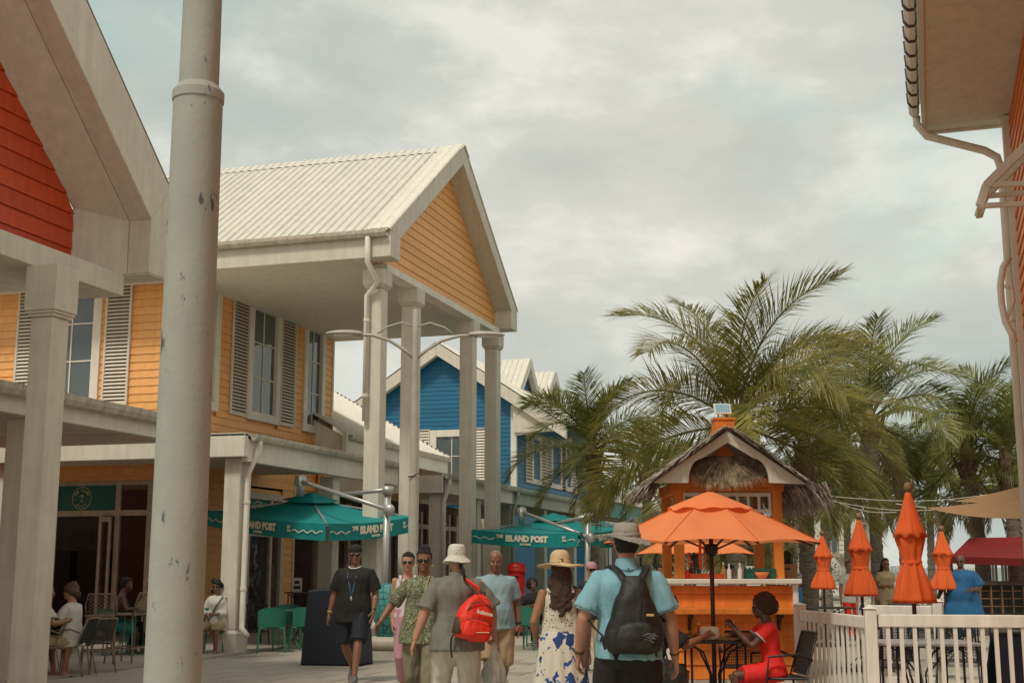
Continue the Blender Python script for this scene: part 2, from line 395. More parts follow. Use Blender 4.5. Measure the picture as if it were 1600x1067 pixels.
def frame_box(mb, o, u, n, a0, a1, z0, z1, t0, t1):     # box in wall coordinates
    o = Vector(o); u = Vector(u); n = Vector(n); q = lambda a, t, z: Vector((o.x, o.y, 0)) + u * a + n * t + Vector((0, 0, z))
    mb.add([q(a0, t0, z0), q(a1, t0, z0), q(a1, t1, z0), q(a0, t1, z0), q(a0, t0, z1), q(a1, t0, z1), q(a1, t1, z1), q(a0, t1, z1)],
           [(0, 3, 2, 1), (4, 5, 6, 7), (0, 1, 5, 4), (1, 2, 6, 5), (2, 3, 7, 6), (3, 0, 4, 7)])
_slat = {}
def shutter(parent, o, u, n, a0, a1, z0, z1, pitch=.08, world=True, m='shutter'):
    mb = MB(); e = .045
    frame_box(mb, o, u, n, a0, a0 + e, z0, z1, .03, .075); frame_box(mb, o, u, n, a1 - e, a1, z0, z1, .03, .075)
    frame_box(mb, o, u, n, a0 + e, a1 - e, z0, z0 + e, .032, .073); frame_box(mb, o, u, n, a0 + e, a1 - e, z1 - e, z1, .032, .073)
    fr = mb.build('shutter', m, parent, world=world)
    bk_ = MB(); frame_box(bk_, o, u, n, a0 + .01, a1 - .01, z0 + .01, z1 - .01, .024, .028); bk_.build('backing', 'slat_gap_shade', fr, world=world)  # dark sheet added behind the slats so their gaps look shaded
    inv = root_inv(parent) if world else Matrix(); u = Vector(u); n = Vector(n); w = a1 - a0 - 2 * e
    key = (round(w, 3), *u, *n, pitch)
    if key not in _slat:
        s = MB(); h = pitch * .66
        # louvre blade leaning outwards at the bottom
        p = [n * .004 + Vector((0, 0, h)), n * .014 + Vector((0, 0, h)), n * .048 + Vector((0, 0, 0)), n * .038 + Vector((0, 0, 0))]
        s.prism(p, u * w); _slat[key] = s.mesh('slat')
    z = z0 + e
    base = Vector((Vector(o).x, Vector(o).y, 0))
    while z < z1 - e - pitch * .7:
        link('slat', _slat[key], m, fr, loc=inv @ (base + u * (a0 + e) + n * .026 + Vector((0, 0, z)))); z += pitch
    return fr
def window(parent, o, u, n, a0, a1, z0, z1, cols=2, rows=3, fw=.14, world=True, pane='pane_mirror', mull=.03, curtain=False):
    mb = MB()
    frame_box(mb, o, u, n, a0 - fw, a0, z0 - fw, z1 + fw, -.06, .07); frame_box(mb, o, u, n, a1, a1 + fw, z0 - fw, z1 + fw, -.06, .07)
    frame_box(mb, o, u, n, a0, a1, z0 - fw, z0, -.06, .075); frame_box(mb, o, u, n, a0, a1, z1, z1 + fw, -.06, .065)
    f = mb.build('window', 'cream', parent, world=world, bevel=.008)
    mm = MB()
    for i in range(1, cols):
        c = a0 + (a1 - a0) * i / cols; frame_box(mm, o, u, n, c - mull / 2, c + mull / 2, z0, z1, -.035, .0)
    for j in range(1, rows):
        c = z0 + (z1 - z0) * j / rows; frame_box(mm, o, u, n, a0, a1, c - mull / 2, c + mull / 2, -.037, -.002)
    if mm.v: mm.build('glazing_bar', 'cream', f, world=world)
    for i in range(cols):
        for j in range(rows):
            p = MB(); frame_box(p, o, u, n, a0 + (a1 - a0) * i / cols + mull / 2, a0 + (a1 - a0) * (i + 1) / cols - mull / 2,
                                z0 + (z1 - z0) * j / rows + mull / 2, z0 + (z1 - z0) * (j + 1) / rows - mull / 2, -.03, -.02)
            p.build('pane', pane, f, world=world)
    return f
def square_column(parent, x, y, z1, w=.32, cap=.33, m='stucco', base=True, shaft_name='column'):
    h = w / 2; mb = MB()
    z0 = .42 if base else 0
    mb.box(x - h, x + h, y - h, y + h, z0, z1 - cap)
    c = mb.build(shaft_name, m, parent, bevel=.018)
    if base:
        b = MB(); b.box(x - h - .055, x + h + .055, y - h - .055, y + h + .055, 0, .36)
        b.add([(x + sx * (h + .055), y + sy * (h + .055), .36) for sx, sy in ((-1, -1), (1, -1), (1, 1), (-1, 1))] +
              [(x + sx * h, y + sy * h, .42) for sx, sy in ((-1, -1), (1, -1), (1, 1), (-1, 1))],
              [(0, 1, 5, 4), (1, 2, 6, 5), (2, 3, 7, 6), (3, 0, 4, 7)])
        b.build('column_base', m, c, bevel=.012)
    k = MB()
    if cap:
        for e, a, b_ in ((.025, z1 - cap, z1 - cap + .035), (.045, z1 - cap + .037, z1 - cap + .07), (.06, z1 - cap + .072, z1)):
            k.box(x - h - e, x + h + e, y - h - e, y + h + e, a, b_)
        k.build('column_cap', m, c, bevel=.006)
    return c
def gutter(parent, a, b, r=.065, m='gutter', step=.75):
    a = Vector(a); b = Vector(b); mb = MB(); d = (b - a).normalized(); side = d.cross(Vector((0, 0, 1))).normalized()
    prof = [(-r, r * .9), (-r * .95, 0), (-r * .5, -r * .8), (0, -r), (r * .5, -r * .8), (r * .95, 0), (r, r * .9), (r * .8, r * .9), (r * .7, 0), (0, -r * .8), (-r * .7, 0), (-r * .8, r * .9)]
    mb.prism([a + side * p + Vector((0, 0, q)) for p, q in prof], b - a)
    g = mb.build('gutter', m, parent)
    nb = MB(); L_ = (b - a).length; t = step / 2; nb.prism([side * p_ * 1.12 + Vector((0, 0, q * 1.12)) for p_, q in prof], d * .03); bme = nb.mesh('gutter_bracket'); inv = root_inv(parent)
    while t < L_: link('gutter_bracket', bme, m, g, loc=inv @ (a + d * t)); t += step
    return g
def downpipe(parent, pts, r=.045, m='cream'):
    mb = MB(); mb.tube(pts, r, 10); o = mb.build('downpipe', m, parent, smooth=True)
    nb = MB()
    for i in range(len(pts) - 1):
        a, b = Vector(pts[i]), Vector(pts[i + 1])
        if (b - a).length > 1.5:
            for t in (.2, .8):
                p = a.lerp(b, t); nb.tube([p - Vector((0, 0, .025)), p + Vector((0, 0, .025))], r * 1.2, 10)
    if nb.v: nb.build('pipe_clip', m, o)
    return o
def corrugated(parent, o, along, up, La, Lu, m='roofmetal', pitch=.2, per=5, name='roof_panel'):
    """ribbed metal sheets on a slope; o lower corner, along = eave dir, up = up-slope dir"""
    o = Vector(o); along = Vector(along).normalized(); up = Vector(up).normalized(); n = along.cross(up)
    if n.z < 0: n = -n
    x = 0; w = pitch * per
    while x < La - .01:
        ww = min(w, La - x); k = max(1, round(ww / pitch)); pr = []
        for i in range(k):
            b = x + i * ww / k; q = ww / k
            pr += [(b, 0), (b + q * .62, 0), (b + q * .70, .035), (b + q * .88, .035), (b + q * .96, 0)]
        pr.append((x + ww - .004, 0)); mb = MB(); s = len(pr); vs = []
        for lvl in (0, Lu):
            vs += [o + along * a + n * h + up * lvl for a, h in pr]
        vs += [p - n * .012 for p in vs]
        f = [(i, i + 1, s + i + 1, s + i) for i in range(s - 1)] + [(2 * s + i + 1, 2 * s + i, 3 * s + i, 3 * s + i + 1) for i in range(s - 1)]
        f += [(i + 1, i, 2 * s + i, 2 * s + i + 1) for i in range(s - 1)] + [(s + i, s + i + 1, 3 * s + i + 1, 3 * s + i) for i in range(s - 1)]
        mb.add(vs, f); mb.build(name, m, parent); x += ww

def text_obj(s, size, origin, u, v, m, parent, name='lettering', bold=.0, align='LEFT', depth=.004, world=True):
    cu = bpy.data.curves.new('t', 'FONT'); cu.body = s; cu.size = size; cu.extrude = depth; cu.offset = bold; cu.align_x = align; cu.resolution_u = 2
    o = bpy.data.objects.new('t', cu); SCR.collection.objects.link(o)
    VL.update(); me = bpy.data.meshes.new_from_object(o.evaluated_get(VL.depsgraph)); bpy.data.objects.remove(o)
    u = Vector(u).normalized(); v = Vector(v).normalized(); n = u.cross(v)
    mt = Matrix(((u.x, v.x, n.x, origin[0]), (u.y, v.y, n.y, origin[1]), (u.z, v.z, n.z, origin[2]), (0, 0, 0, 1)))
    me.transform((root_inv(parent) if world else Matrix()) @ mt); me.materials.clear()
    return link(name, me, m, parent)
SCR = bpy.data.scenes.new('scratch'); VL = SCR.view_layers[0]
def remesh(mb, voxel=.012, smooth=3, disp=None, name='mesh'):
    me = mb.mesh(name); o = bpy.data.objects.new('r', me); SCR.collection.objects.link(o)
    r = o.modifiers.new('r', 'REMESH'); r.mode = 'VOXEL'; r.voxel_size = voxel
    if smooth:
        s = o.modifiers.new('s', 'SMOOTH'); s.iterations = smooth; s.factor = .5
    VL.update(); out = bpy.data.meshes.new_from_object(o.evaluated_get(VL.depsgraph)); bpy.data.objects.remove(o); bpy.data.meshes.remove(me)
    if disp:
        nn = [v.normal.copy() for v in out.vertices]
        for v, q in zip(out.vertices, nn): v.co = v.co + q * disp(v.co, q)
        out.update()
    for p in out.polygons: p.use_smooth = True
    out.name = name
    return out

# ================================================================ SETTING: ground
XA = -11.35      # arcade column line of the whole west side
XP = -9.9        # portico column line
XW = -14.5       # wall line behind the arcades
g = MB(); g.add([(-900, -60, 0), (900, -60, 0), (900, 1800, 0), (-900, 1800, 0)], [(0, 1, 2, 3)])
ground = g.build('ground', 'sand'); ground['kind'] = 'structure'
pv = MB(); pv.add([(-11.0, -12, .004), (14, -12, .004), (14, 90, .004), (-11.0, 90, .004)], [(0, 1, 2, 3)])
pav = pv.build('pavement', 'plaza'); pav['kind'] = 'structure'
# slabs one can tell apart: large stone flags with open joints
_sl = {}
rs = random.Random(3)
for i in range(14):
    for j in range(17):
        x0 = -10.95 + i * .82 - (.41 if j % 2 else 0); y0 = 11.2 + j * .62
        key = (i + 2 * j) % 4
        if key not in _sl:
            b = MB(); e = .010; z = .018 + rs.uniform(0, .002)
            b.add([(e, e, 0), (.82 - e, e, 0), (.82 - e, .62 - e, 0), (e, .62 - e, 0), (.012, .012, z), (.808, .012, z), (.808, .608, z), (.012, .608, z)],
                  [(4, 5, 6, 7), (0, 1, 5, 4), (1, 2, 6, 5), (2, 3, 7, 6), (3, 0, 4, 7)])
            _sl[key] = [b.mesh('slab'), b.mesh('slab')]
            _sl[key][0].materials.append(M['slab']); _sl[key][1].materials.append(M['slab_dark'])
        link('slab', _sl[key][1 if rs.random() < .16 else 0], None, pav, loc=(x0, y0, .005))
# raised tiled floor of the arcades
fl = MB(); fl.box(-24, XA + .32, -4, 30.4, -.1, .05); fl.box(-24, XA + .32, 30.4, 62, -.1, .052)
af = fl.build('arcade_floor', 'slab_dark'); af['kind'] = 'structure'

E, Wd, S_, Nn = Vector((1, 0, 0)), Vector((-1, 0, 0)), Vector((0, -1, 0)), Vector((0, 1, 0))

def gable_porch(parent, yc, half, z_soff, z_eave, z_apex, x_face, x_back, sid_mat, plank_course=.19, depth=.5, drop=.42, m='stucco'):
    """gable end looking east: barge frame, siding of boards, soffit; ridge runs along X"""
    y0, y1 = yc - half, yc + half
    iy0, iy1 = y0 + .5, y1 - .5; iz = z_soff + .45 * (z_eave - z_soff) / .5
    outer = [(y0, z_soff), (y0, z_eave), (yc, z_apex), (y1, z_eave), (y1, z_soff)]
    inner = [(iy0, z_soff), (iy0, iz), (yc, z_apex - drop), (iy1, iz), (iy1, z_soff)]
    fr = MB()
    for k in range(4):
        a, b, c, d = outer[k], outer[k + 1], inner[k + 1], inner[k]
        fr.prism([(x_face, *a), (x_face, *b), (x_face, *c), (x_face, *d)], (-depth, 0, 0))
    o = fr.build('barge_board', m, parent, bevel=.01)
    # siding plane set back
    xs = x_face - depth + .03
    sl = (z_apex - drop - iz) / (yc - iy0)
    def lim(z):
        if z <= iz: return (0, iy1 - iy0)
        t = (z - iz) / sl
        if t >= yc - iy0 - .02: return None
        return (t, iy1 - iy0 - t)
    bk = MB(); bk.prism([(xs - .02, iy0, z_soff), (xs - .02, iy0, iz), (xs - .02, yc, z_apex - drop), (xs - .02, iy1, iz), (xs - .02, iy1, z_soff)], (-.05, 0, 0))
    bk.build('gable_backing', sid_mat, parent)
    siding(parent, (xs, iy0, z_soff + .04), Nn, E, z_soff + .04, z_apex - drop, sid_mat, plank_course, lim=lim)
    return o

# ---------------------------------------------------------------- two-storey orange building with the tall portico
A = thing('building', 'two-storey pale orange building with white louvred shutters and tall gabled portico on slim columns', 'building', (XW, 23.6, 0))
yS, yN = 23.56, 31.0; zS = 7.5; zE = 8.01; zT = 11.1; yc = 26.95; half = 4.3; XF = -9.4
# backing walls (siding hangs on them)
w = MB(); w.box(-27, XW - .03, yS + .03, yS + .2, 3.3, zS); w.box(XW - .2, XW - .03, yS + .2, yN, 3.3, zS); w.box(-27, XW - .2, yN - .2, yN, 3.3, zS)
w.build('wall', 'orange_siding', A)
# south wall, upper storey. photo window 110..150 glass, shutters 20..50 and 163..208
def sx(px, py): return at(px, py, Y=yS).x
wx0, wx1 = sx(76, 540), sx(146, 540); zb = at(150, 622, Y=yS).z; zt = at(150, 438, Y=yS).z - .12
wo_ = (-27, yS, 0)
a0, a1 = wx0 + 27, wx1 + 27
fw = .2
siding(A, (-27, yS, 3.4), E, S_, 3.4, zS, 'orange_siding', .172, lim=lambda z: (5.5, 27 + XW), holes=[(a0 - fw, a1 + fw, zb - fw, zt + fw)])
window(A, wo_, E, S_, a0, a1, zb, zt, 2, 3, fw)
s0, s1 = sx(165, 540) + 27, sx(205, 540) + 27
shutter(A, wo_, E, S_, s0, s1, zb - .18, zt + .16)
s0, s1 = sx(17, 540) + 27, sx(52, 540) + 27
shutter(A, wo_, E, S_, a0 - fw - .02 - (s1 - s0), a0 - fw - .02, zb - .18, zt + .16)
cb = MB(); cb.box(XW - .06, XW + .045, yS - .045, yS + .06, 3.6, zS - .01); cb.build('corner_trim', 'cream', A, bevel=.006)
# east wall upper storey
def ey(px, py=560): return at(px, py, X=XW).y - yS
eo = (XW, yS, 0)
zt_e = at(420, 495, X=XW).z; zb_e = at(411, 655, X=XW).z
h2 = (ey(393), ey(430)); h3 = (ey(479), ey(501)); h1 = (ey(300), ey(333))
zb_e = zb; zt_e = zt
holes = [(h1[0] - fw, h1[1] + fw, zb_e - fw, zt_e + fw), (h2[0] - fw, h2[1] + fw, zb_e - fw, zt_e + fw), (h3[0] - fw, h3[1] + fw, zb_e - fw, zt_e + fw)]
siding(A, (XW, yS + .03, 3.4), Nn, E, 3.4, zS, 'orange_siding', .172, W=yN - yS - .03, holes=[(a - .03, b - .03, c, d) for a, b, c, d in holes])
for h in (h1, h2, h3): window(A, eo, Nn, E, h[0], h[1], zb_e, zt_e, 2, 3, fw)
shutter(A, eo, Nn, E, h2[0] - fw - .02 - .78, h2[0] - fw - .02, zb_e - .18, zt_e + .16)
shutter(A, eo, Nn, E, h2[1] + fw + .02, h2[1] + fw + .80, zb_e - .18, zt_e + .16)
cb = MB(); cb.box(XW - .06, XW + .045, yN - .04, yN + .05, 3.4, zS - .01); cb.build('corner_trim', 'cream', A, bevel=.006)
# soffit slab over building and portico, fascia along the south eave
sf = MB(); sf.box(-27, XF - .5, yc - half + .24, yc + half - .24, zS, zS + .06); sf.build('soffit', 'stucco', A)
fa = MB(); fa.box(-27, XF - .502, yc - half, yc - half + .24, zS - .01, zE - .02); fa.box(-27, XF - .502, yc + half - .24, yc + half, zS - .01, zE - .02); fa.build('fascia', 'stucco', A, bevel=.01)
gable_porch(A, yc, half, zS - .01, zE, zT, XF, -27, 'orange_siding', .19)
bm_ = MB(); bm_.box(XF - .62, XF - .30, yc - half + .55, yc + half - .55, zS - .16, zS - .012); bm_.build('beam', 'cream', A, bevel=.008)
# roof slopes
rise = zT - zE; run = half; ln = math.hypot(rise, run); up_s = Vector((0, run, rise)); up_n = Vector((0, -run, rise))
Lx = 27 + XF + .02
corrugated(A, (-27, yc - half - .06, zE + .0), E, up_s, Lx, ln + .06, pitch=.2, per=5)
corrugated(A, (-27, yc + half + .06, zE + .0), E, up_n, Lx, ln + .06, pitch=.2, per=5)
rc = MB(); rc.prism([(-27, yc - .32, zT - .17), (-27, yc, zT + .055), (-27, yc + .32, zT - .17), (-27, yc, zT + .03)], (Lx + .02, 0, 0)); rc.build('ridge_cap', 'roofmetal', A)
dk = MB(); x = -26.8
while x < XF - .5: dk.box(x, x + .13, yc - .335, yc - .30, zT - .215, zT - .175); x += .2
dk.build('ridge_vent', 'dark', A)
# barge caps on top of the gable
for s_, u_ in ((-1, up_s), (1, up_n)):
    k = MB(); n_ = Vector((0, s_ * rise, run)).normalized()
    o_ = Vector((XF + .012, yc + s_ * half, zE + .02)); k.prism([o_, o_ + u_, o_ + u_ + n_ * .05, o_ + n_ * .05], (-.52, 0, 0)); k.build('verge_cap', 'cream', A)
gutter(A, (-27, yc - half - .075, zE - .06), (XF - .06, yc - half - .075, zE - .06), .075)
# portico columns
for px, cp in ((590, 438), (643, 467), (732, 512), (770, 533)):
    p = at(px, cp, X=XP); square_column(A, XP, p.y, zS - .16, .33, .38)
y1_ = at(590, 438, X=XP).y
xg = at(574, 370, Y=yc - half - .1).x
downpipe(A, [(xg, yc - half - .08, zE - .12), (xg, yc - half - .07, zS - .12), (xg + .1, y1_ - .3, zS - .45), (XP - .12, y1_ - .23, zS - .7), (XP - .12, y1_ - .23, 4.3)], .055)

# lean-to canopy around the ground floor
zc = 3.62; yA = 20.41; yB = 27.2
cs = MB(); cs.box(-27, XA + .3, yA - .3, yS, zc, zc + .06); cs.box(XW, XA + .3, yS, yB, zc, zc + .06); cs.build('canopy_ceiling', 'stucco', A)
cf = MB(); cf.box(-27, XA + .33, yA - .36, yA - .22, zc - .22, zc + .19); cf.box(XA + .19, XA + .33, yA - .22, yB, zc - .30, zc + .10); cf.build('canopy_fascia', 'cream', A, bevel=.01)
ct = MB(); ct.add([(-27, yA - .36, zc + .2), (XA + .33, yA - .36, zc + .2), (XW, yS - .03, 4.05), (-27, yS - .03, 4.05), (XA + .33, yB, zc + .2), (XW, yB, 4.05),
                   (-27, yA - .36, zc + .15), (XA + .33, yA - .36, zc + .15), (XA + .33, yB, zc + .15)], [(0, 1, 2, 3), (1, 4, 5, 2), (6, 7, 1, 0), (7, 8, 4, 1)])
ct.build('canopy_roof', 'roofmetal', A)
gutter(A, (XA + .42, yA - .2, zc + .13), (XA + .42, yB, zc + .13), .065)
square_column(A, XA, yA, zc - .22, .32, 0)
for y in (yA + 3.88, yA + 6.5): square_column(A, XA, y, zc - .3, .32, 0)
for x in (-16.2, -21): square_column(A, x, yA, zc - .22, .32, 0)
downpipe(A, [(XA + .42, yA + .02, zc + .08), (XA + .42, yA + .02, zc - .05), (XA + .26, yA - .06, zc - .5), (XA + .24, yA - .06, .62), (XA + .26, yA - .1, .45), (XA + .42, yA - .2, .33)], .052)

# ground floor: shopfronts with siding between
yL = 24.3; zh = 3.25
xg0, xg1 = at(88, 800, Y=yL).x, at(232, 800, Y=yL).x      # glazed front
def lx(px, py=800): return at(px, py, Y=yL).x + 27
so = (-27, yL, 0)
lw = MB(); lw.box(-27, xg0 - .12, yL + .03, yL + .2, 0, zc); lw.box(xg1 + .14, XW - .03, yL + .03, yL + .2, 0, zc); lw.box(xg0 - .12, xg1 + .14, yL + .03, yL + .2, zh + .12, zc)
yE = at(458, 800, X=XW).y
dy0, dy1 = at(356, 800, X=XW).y, at(436, 800, X=XW).y
lw.box(XW - .2, XW - .03, yL + .2, dy0 - .1, 0, zc); lw.box(XW - .2, XW - .03, dy1 + .1, yE, 0, zc); lw.box(XW - .2, XW - .03, dy0 - .1, dy1 + .1, 3.2, zc)
lw.build('wall', 'orange_siding', A)
siding(A, (-27, yL, .08), E, S_, .08, zc, 'orange_siding', .172, lim=lambda z: (5.5, 27 + XW), holes=[(xg0 + 27 - .12, xg1 + 27 + .14, 0, zh + .12)])
siding(A, (XW, yL, .08), Nn, E, .08, zc, 'orange_siding', .172, W=yE - yL, holes=[(dy0 - yL - .14, dy1 - yL + .14, 0, 3.22)])
for y_ in (yL, yE):
    cb = MB(); cb.box(XW - .05, XW + .04, y_ - .04, y_ + .06, .06, zc); cb.build('corner_trim', 'cream_old', A)
# shopfront frame facing south
SF = MB(); q = lambda *a: frame_box(SF, so, E, S_, *a)
g0, g1 = xg0 + 27, xg1 + 27; zm = at(150, 801, Y=yL).z
q(g0 - .12, g1 + .14, zh, zh + .14, -.06, .07); q(g1, g1 + .14, .05, zh, -.061, .068); q(g0 - .12, g0, .05, zh, -.061, .068)
dvx = lx(186, 780); q(dvx - .05, dvx + .07, .05, zh, -.05, .05); q(g0, g1, zm - .07, zm + .05, -.045, .045)
dx = lx(156, 850); q(dx - .03, dx + .05, .05, zm - .07, -.04, .04)
sf_ = SF.build('shopfront_frame', 'cream_old', A)
for a, b, c, d in ((dvx + .07, g1, zm + .05, zh), (dvx + .07, g1, .1, zm - .07)):
    p = MB(); frame_box(p, so, E, S_, a, b, c, d, -.01, .0); p.build('pane', 'pane_clear', sf_)
# open door leaf
dl = MB(); a = at(158, 850, Y=yL).x; b0 = lx(162); b1 = lx(180)
for z0_, z1_ in ((.06, .2), (zm - .2, zm - .09)): frame_box(dl, so, E, S_, b0, b1, z0_, z1_, .1, .14)
frame_box(dl, so, E, S_, b0, b0 + .06, .2, zm - .2, .1, .14); frame_box(dl, so, E, S_, b1 - .06, b1, .2, zm - .2, .1, .14)
dl_ = dl.build('door', 'cream_old', A); p = MB(); frame_box(p, so, E, S_, b0 + .06, b1 - .06, .2, zm - .2, .115, .125); p.build('pane', 'pane_clear', dl_)
# sign panel with round emblem
def emblem(parent, c, u, v, n, r):
    c = Vector(c); u = Vector(u); v = Vector(v); n = Vector(n)
    mb = MB()
    for rr, t in ((r, .035 * r), (r * .93, .02 * r)):
        vs = []; f = []; k = 48
        for i in range(k):
            a = 2 * PI * i / k; d = u * math.cos(a) + v * math.sin(a)
            vs += [c + d * rr, c + d * (rr - t), c + d * rr + n * .004, c + d * (rr - t) + n * .004]
        for i in range(k):
            j = (i + 1) % k; f += [(4 * i, 4 * j, 4 * j + 2, 4 * i + 2), (4 * i + 2, 4 * j + 2, 4 * j + 3, 4 * i + 3), (4 * i + 1, 4 * i + 3, 4 * j + 3, 4 * j + 1)]
        mb.add(vs, f)
    # palm glyph: trunk, fronds, ground line
    def bar2(p, q_, w): 
        P = c + u * p[0] * r + v * p[1] * r + n * .003; Q = c + u * q_[0] * r + v * q_[1] * r + n * .003; mb.bar(P, Q, w * r, .004, up=n)
    bar2((.02, -.22), (.0, .18), .05); bar2((-.2, -.24), (.2, -.24), .035); bar2((-.14, -.31), (.14, -.31), .03)
    for a in (10, 55, 90, 125, 170):
        e1 = (.18 * math.cos(R(a)), .18 + .14 * math.sin(R(a))); e2 = (.30 * math.cos(R(a)), .18 + .06 * math.sin(R(a)) - .05)
        bar2((0, .18), e1, .05); bar2(e1, e2, .04)
    for a in (-172, -8): 
        e = (.72 * math.cos(R(a)), .72 * math.sin(R(a))); bar2((e[0] - .04, e[1]), (e[0] + .04, e[1]), .08)
    mb.build('emblem', 'cream_print', parent)
    def arc(s, rad, a0, a1, size, flip=False):
        for i, ch in enumerate(s):
            if ch == ' ': continue
            a = R(a0 + (a1 - a0) * i / (len(s) - 1)); d = u * math.cos(a) + v * math.sin(a)
            tv = -d if flip else d; tu = tv.cross(n)
            if tu.dot(u) < 0 and not flip and math.sin(a) > 0: tu = -tu
            tu = tv.cross(n)
            text_obj(ch, size, c + d * rad + n * .004, tu, tv, 'cream_print', parent, bold=.004 * r / .45, align='CENTER')
    arc('THE ISLAND', .60 * r, 155, 25, .26 * r)
    arc('POST', .80 * r, 235, 305, .26 * r, True)
def sign_panel(parent, o, u, n, a0, a1, z0, z1, cx, r):
    p = MB(); frame_box(p, o, u, n, a0, a1, z0, z1, -.02, .012); s = p.build('sign_panel', 'teal_dark', parent)
    o = Vector(o); u = Vector(u); n = Vector(n)
    emblem(s, Vector((o.x, o.y, 0)) + u * cx + n * .016 + Vector((0, 0, (z0 + z1) / 2)), u, Vector((0, 0, 1)), n, r)
sign_panel(A, so, E, S_, g0, dvx - .05, zm + .05, zh, lx(129, 774), (zh - zm) * .42)
# shopfront facing east with a second sign
eo2 = (XW, yL, 0); SF = MB(); q = lambda *a: frame_box(SF, eo2, Nn, E, *a); e0, e1 = dy0 - yL, dy1 - yL
q(e0 - .14, e1 + .14, 3.05, 3.2, -.06, .08); q(e0 - .14, e0, .05, 3.05, -.06, .08); q(e1, e1 + .14, .05, 3.05, -.06, .08)
q(e0, e1, 2.2, 2.3, -.05, .05); em = e1 - .45; q(em - .05, em + .05, .05, 3.05, -.05, .052); q(e0 + .9, e0 + .98, .05, 2.2, -.05, .05)
sf2 = SF.build('shopfront_frame', 'cream_old', A)
sign_panel(A, eo2, Nn, E, e0, em - .05, 2.3, 3.05, at(403, 775, X=XW).y - yL, .34)
for a, b in ((e0, e0 + .9), (e0 + .98, em - .05), (em + .05, e1)):
    p = MB(); frame_box(p, eo2, Nn, E, a, b, .1, 2.2, -.01, 0); p.build('pane', 'pane_clear', sf2)
# interior seen through the glass
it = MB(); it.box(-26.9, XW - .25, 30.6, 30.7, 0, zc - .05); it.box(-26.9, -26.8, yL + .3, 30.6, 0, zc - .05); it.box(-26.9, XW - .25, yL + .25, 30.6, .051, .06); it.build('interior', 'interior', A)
it = MB()
for k in range(5): it.box(-21.5 + k * 1.1, -20.6 + k * 1.1, 28.6, 29.1, .06, 1.9)
for k in range(3): it.box(-19.5, -15.5, 29.2, 29.5, .9 + k * .5, .94 + k * .5)
it.build('shelving', 'wood_dark', A)
sg = MB(); sg.box(*[c for c in (at(6, 765, Y=yL - .1).x, at(20, 765, Y=yL - .1).x)], yL - .12, yL - .06, 2.35, 3.1); sg.build('hanging_board', 'wood_dark', A)

# ---------------------------------------------------------------- near building, dark orange gable
B = thing('building', 'nearest building with a red boarded gable and thick cream barge boards above a square column', 'building', (XW, 8, 0))
zs = 5.32; zsE = 6.57; yFar = 14.81; nh = 4.6; ncy = yFar - nh
zap = zsE + nh * .88
outer = [(ncy - nh, zs), (ncy - nh, zsE), (ncy, zap), (yFar, zsE), (yFar, zs)]
y_in = at(235, 380, X=XF).y
innr = [(ncy - nh + .45, zs), (ncy - nh + .45, 6.05), (ncy, zap - .90), (y_in, 6.05), (y_in, zs)]
fr = MB()
for k in range(4):
    fr.prism([(XF, *outer[k]), (XF, *outer[k + 1]), (XF, *innr[k + 1]), (XF, *innr[k])], (-.34, 0, 0))
fr.build('barge_board', 'stucco', B, bevel=.012)
# second, deeper band and the siding behind it
xd = XF - .34; ys_ = at(112, 360, X=XF - .95).y
in2 = [(ncy - nh + .85, zs), (ncy - nh + .85, 6.17), (ncy, zap - 1.15), (ys_, 6.17), (ys_, zs)]
fr = MB()
for k in range(4):
    fr.prism([(xd, *innr[k]), (xd, *innr[k + 1]), (xd - .6, *in2[k + 1]), (xd - .6, *in2[k])], (-.012, .0, .0))
    fr.prism([(xd - .02, *outer[k]), (xd - .02, *outer[k + 1]), (xd - .02, *innr[k + 1]), (xd - .02, *innr[k])], (-.55, 0, 0))
fr.build('inner_barge', 'stucco', B)
xs_ = XF - .95
ws_ = (zap - 1.55 - 6.0) / (ncy - (ncy - nh + 1.3))
lo_ = ncy - nh + .85
def nlim(z):
    wid = ys_ - lo_
    if z <= 6.17: return (0, wid)
    t = (z - 6.17); s1 = ncy - lo_; s2 = ys_ - ncy; H_ = zap - 1.15 - 6.17
    f = t / H_
    if f > .97: return None
    return (s1 * f, wid - s2 * f)
bk = MB(); bk.prism([(xs_ - .02, *p) for p in in2], (-.05, 0, 0)); bk.build('gable_backing', 'red_siding', B)
siding(B, (xs_, lo_, zs + .06), Nn, E, zs + .06, zap - 1.2, 'red_siding', .235, lim=nlim, thick=.03)
bt = MB(); bt.box(XF - 1.0, XF - .36, ncy - nh + .3, y_in - .01, zs - .30, zs - .01); bt.build('beam', 'stucco', B, bevel=.012)
sof = MB(); sof.box(-22, XF - .9, ncy - nh + .2, yFar - .05, zs - .02, zs + .04); sof.box(-22, XF - .006, y_in + .004, yFar - .004, zs - .016, zs - .003); sof.build('soffit', 'stucco', B)
fa = MB(); fa.box(-22, XF - .35, yFar - .2, yFar, zs + .02, zsE - .35); fa.build('fascia', 'stucco', B)
up2 = Vector((0, -nh, zap - zsE))
corrugated(B, (-22, yFar + .04, zsE + .0), E, up2, 22 + XF, up2.length, per=5)
corrugated(B, (-22, ncy - nh - .04, zsE + .0), E, Vector((0, nh, zap - zsE)), 22 + XF, up2.length, per=5)
cn = at(85, 470, X=XF - .05)
for yy in (cn.y + .17, cn.y - 1.7, cn.y - 5.2, cn.y - 7):
    if yy > 5.6: square_column(B, XF - .22, yy, zs - .30, .31, .62, base=False)
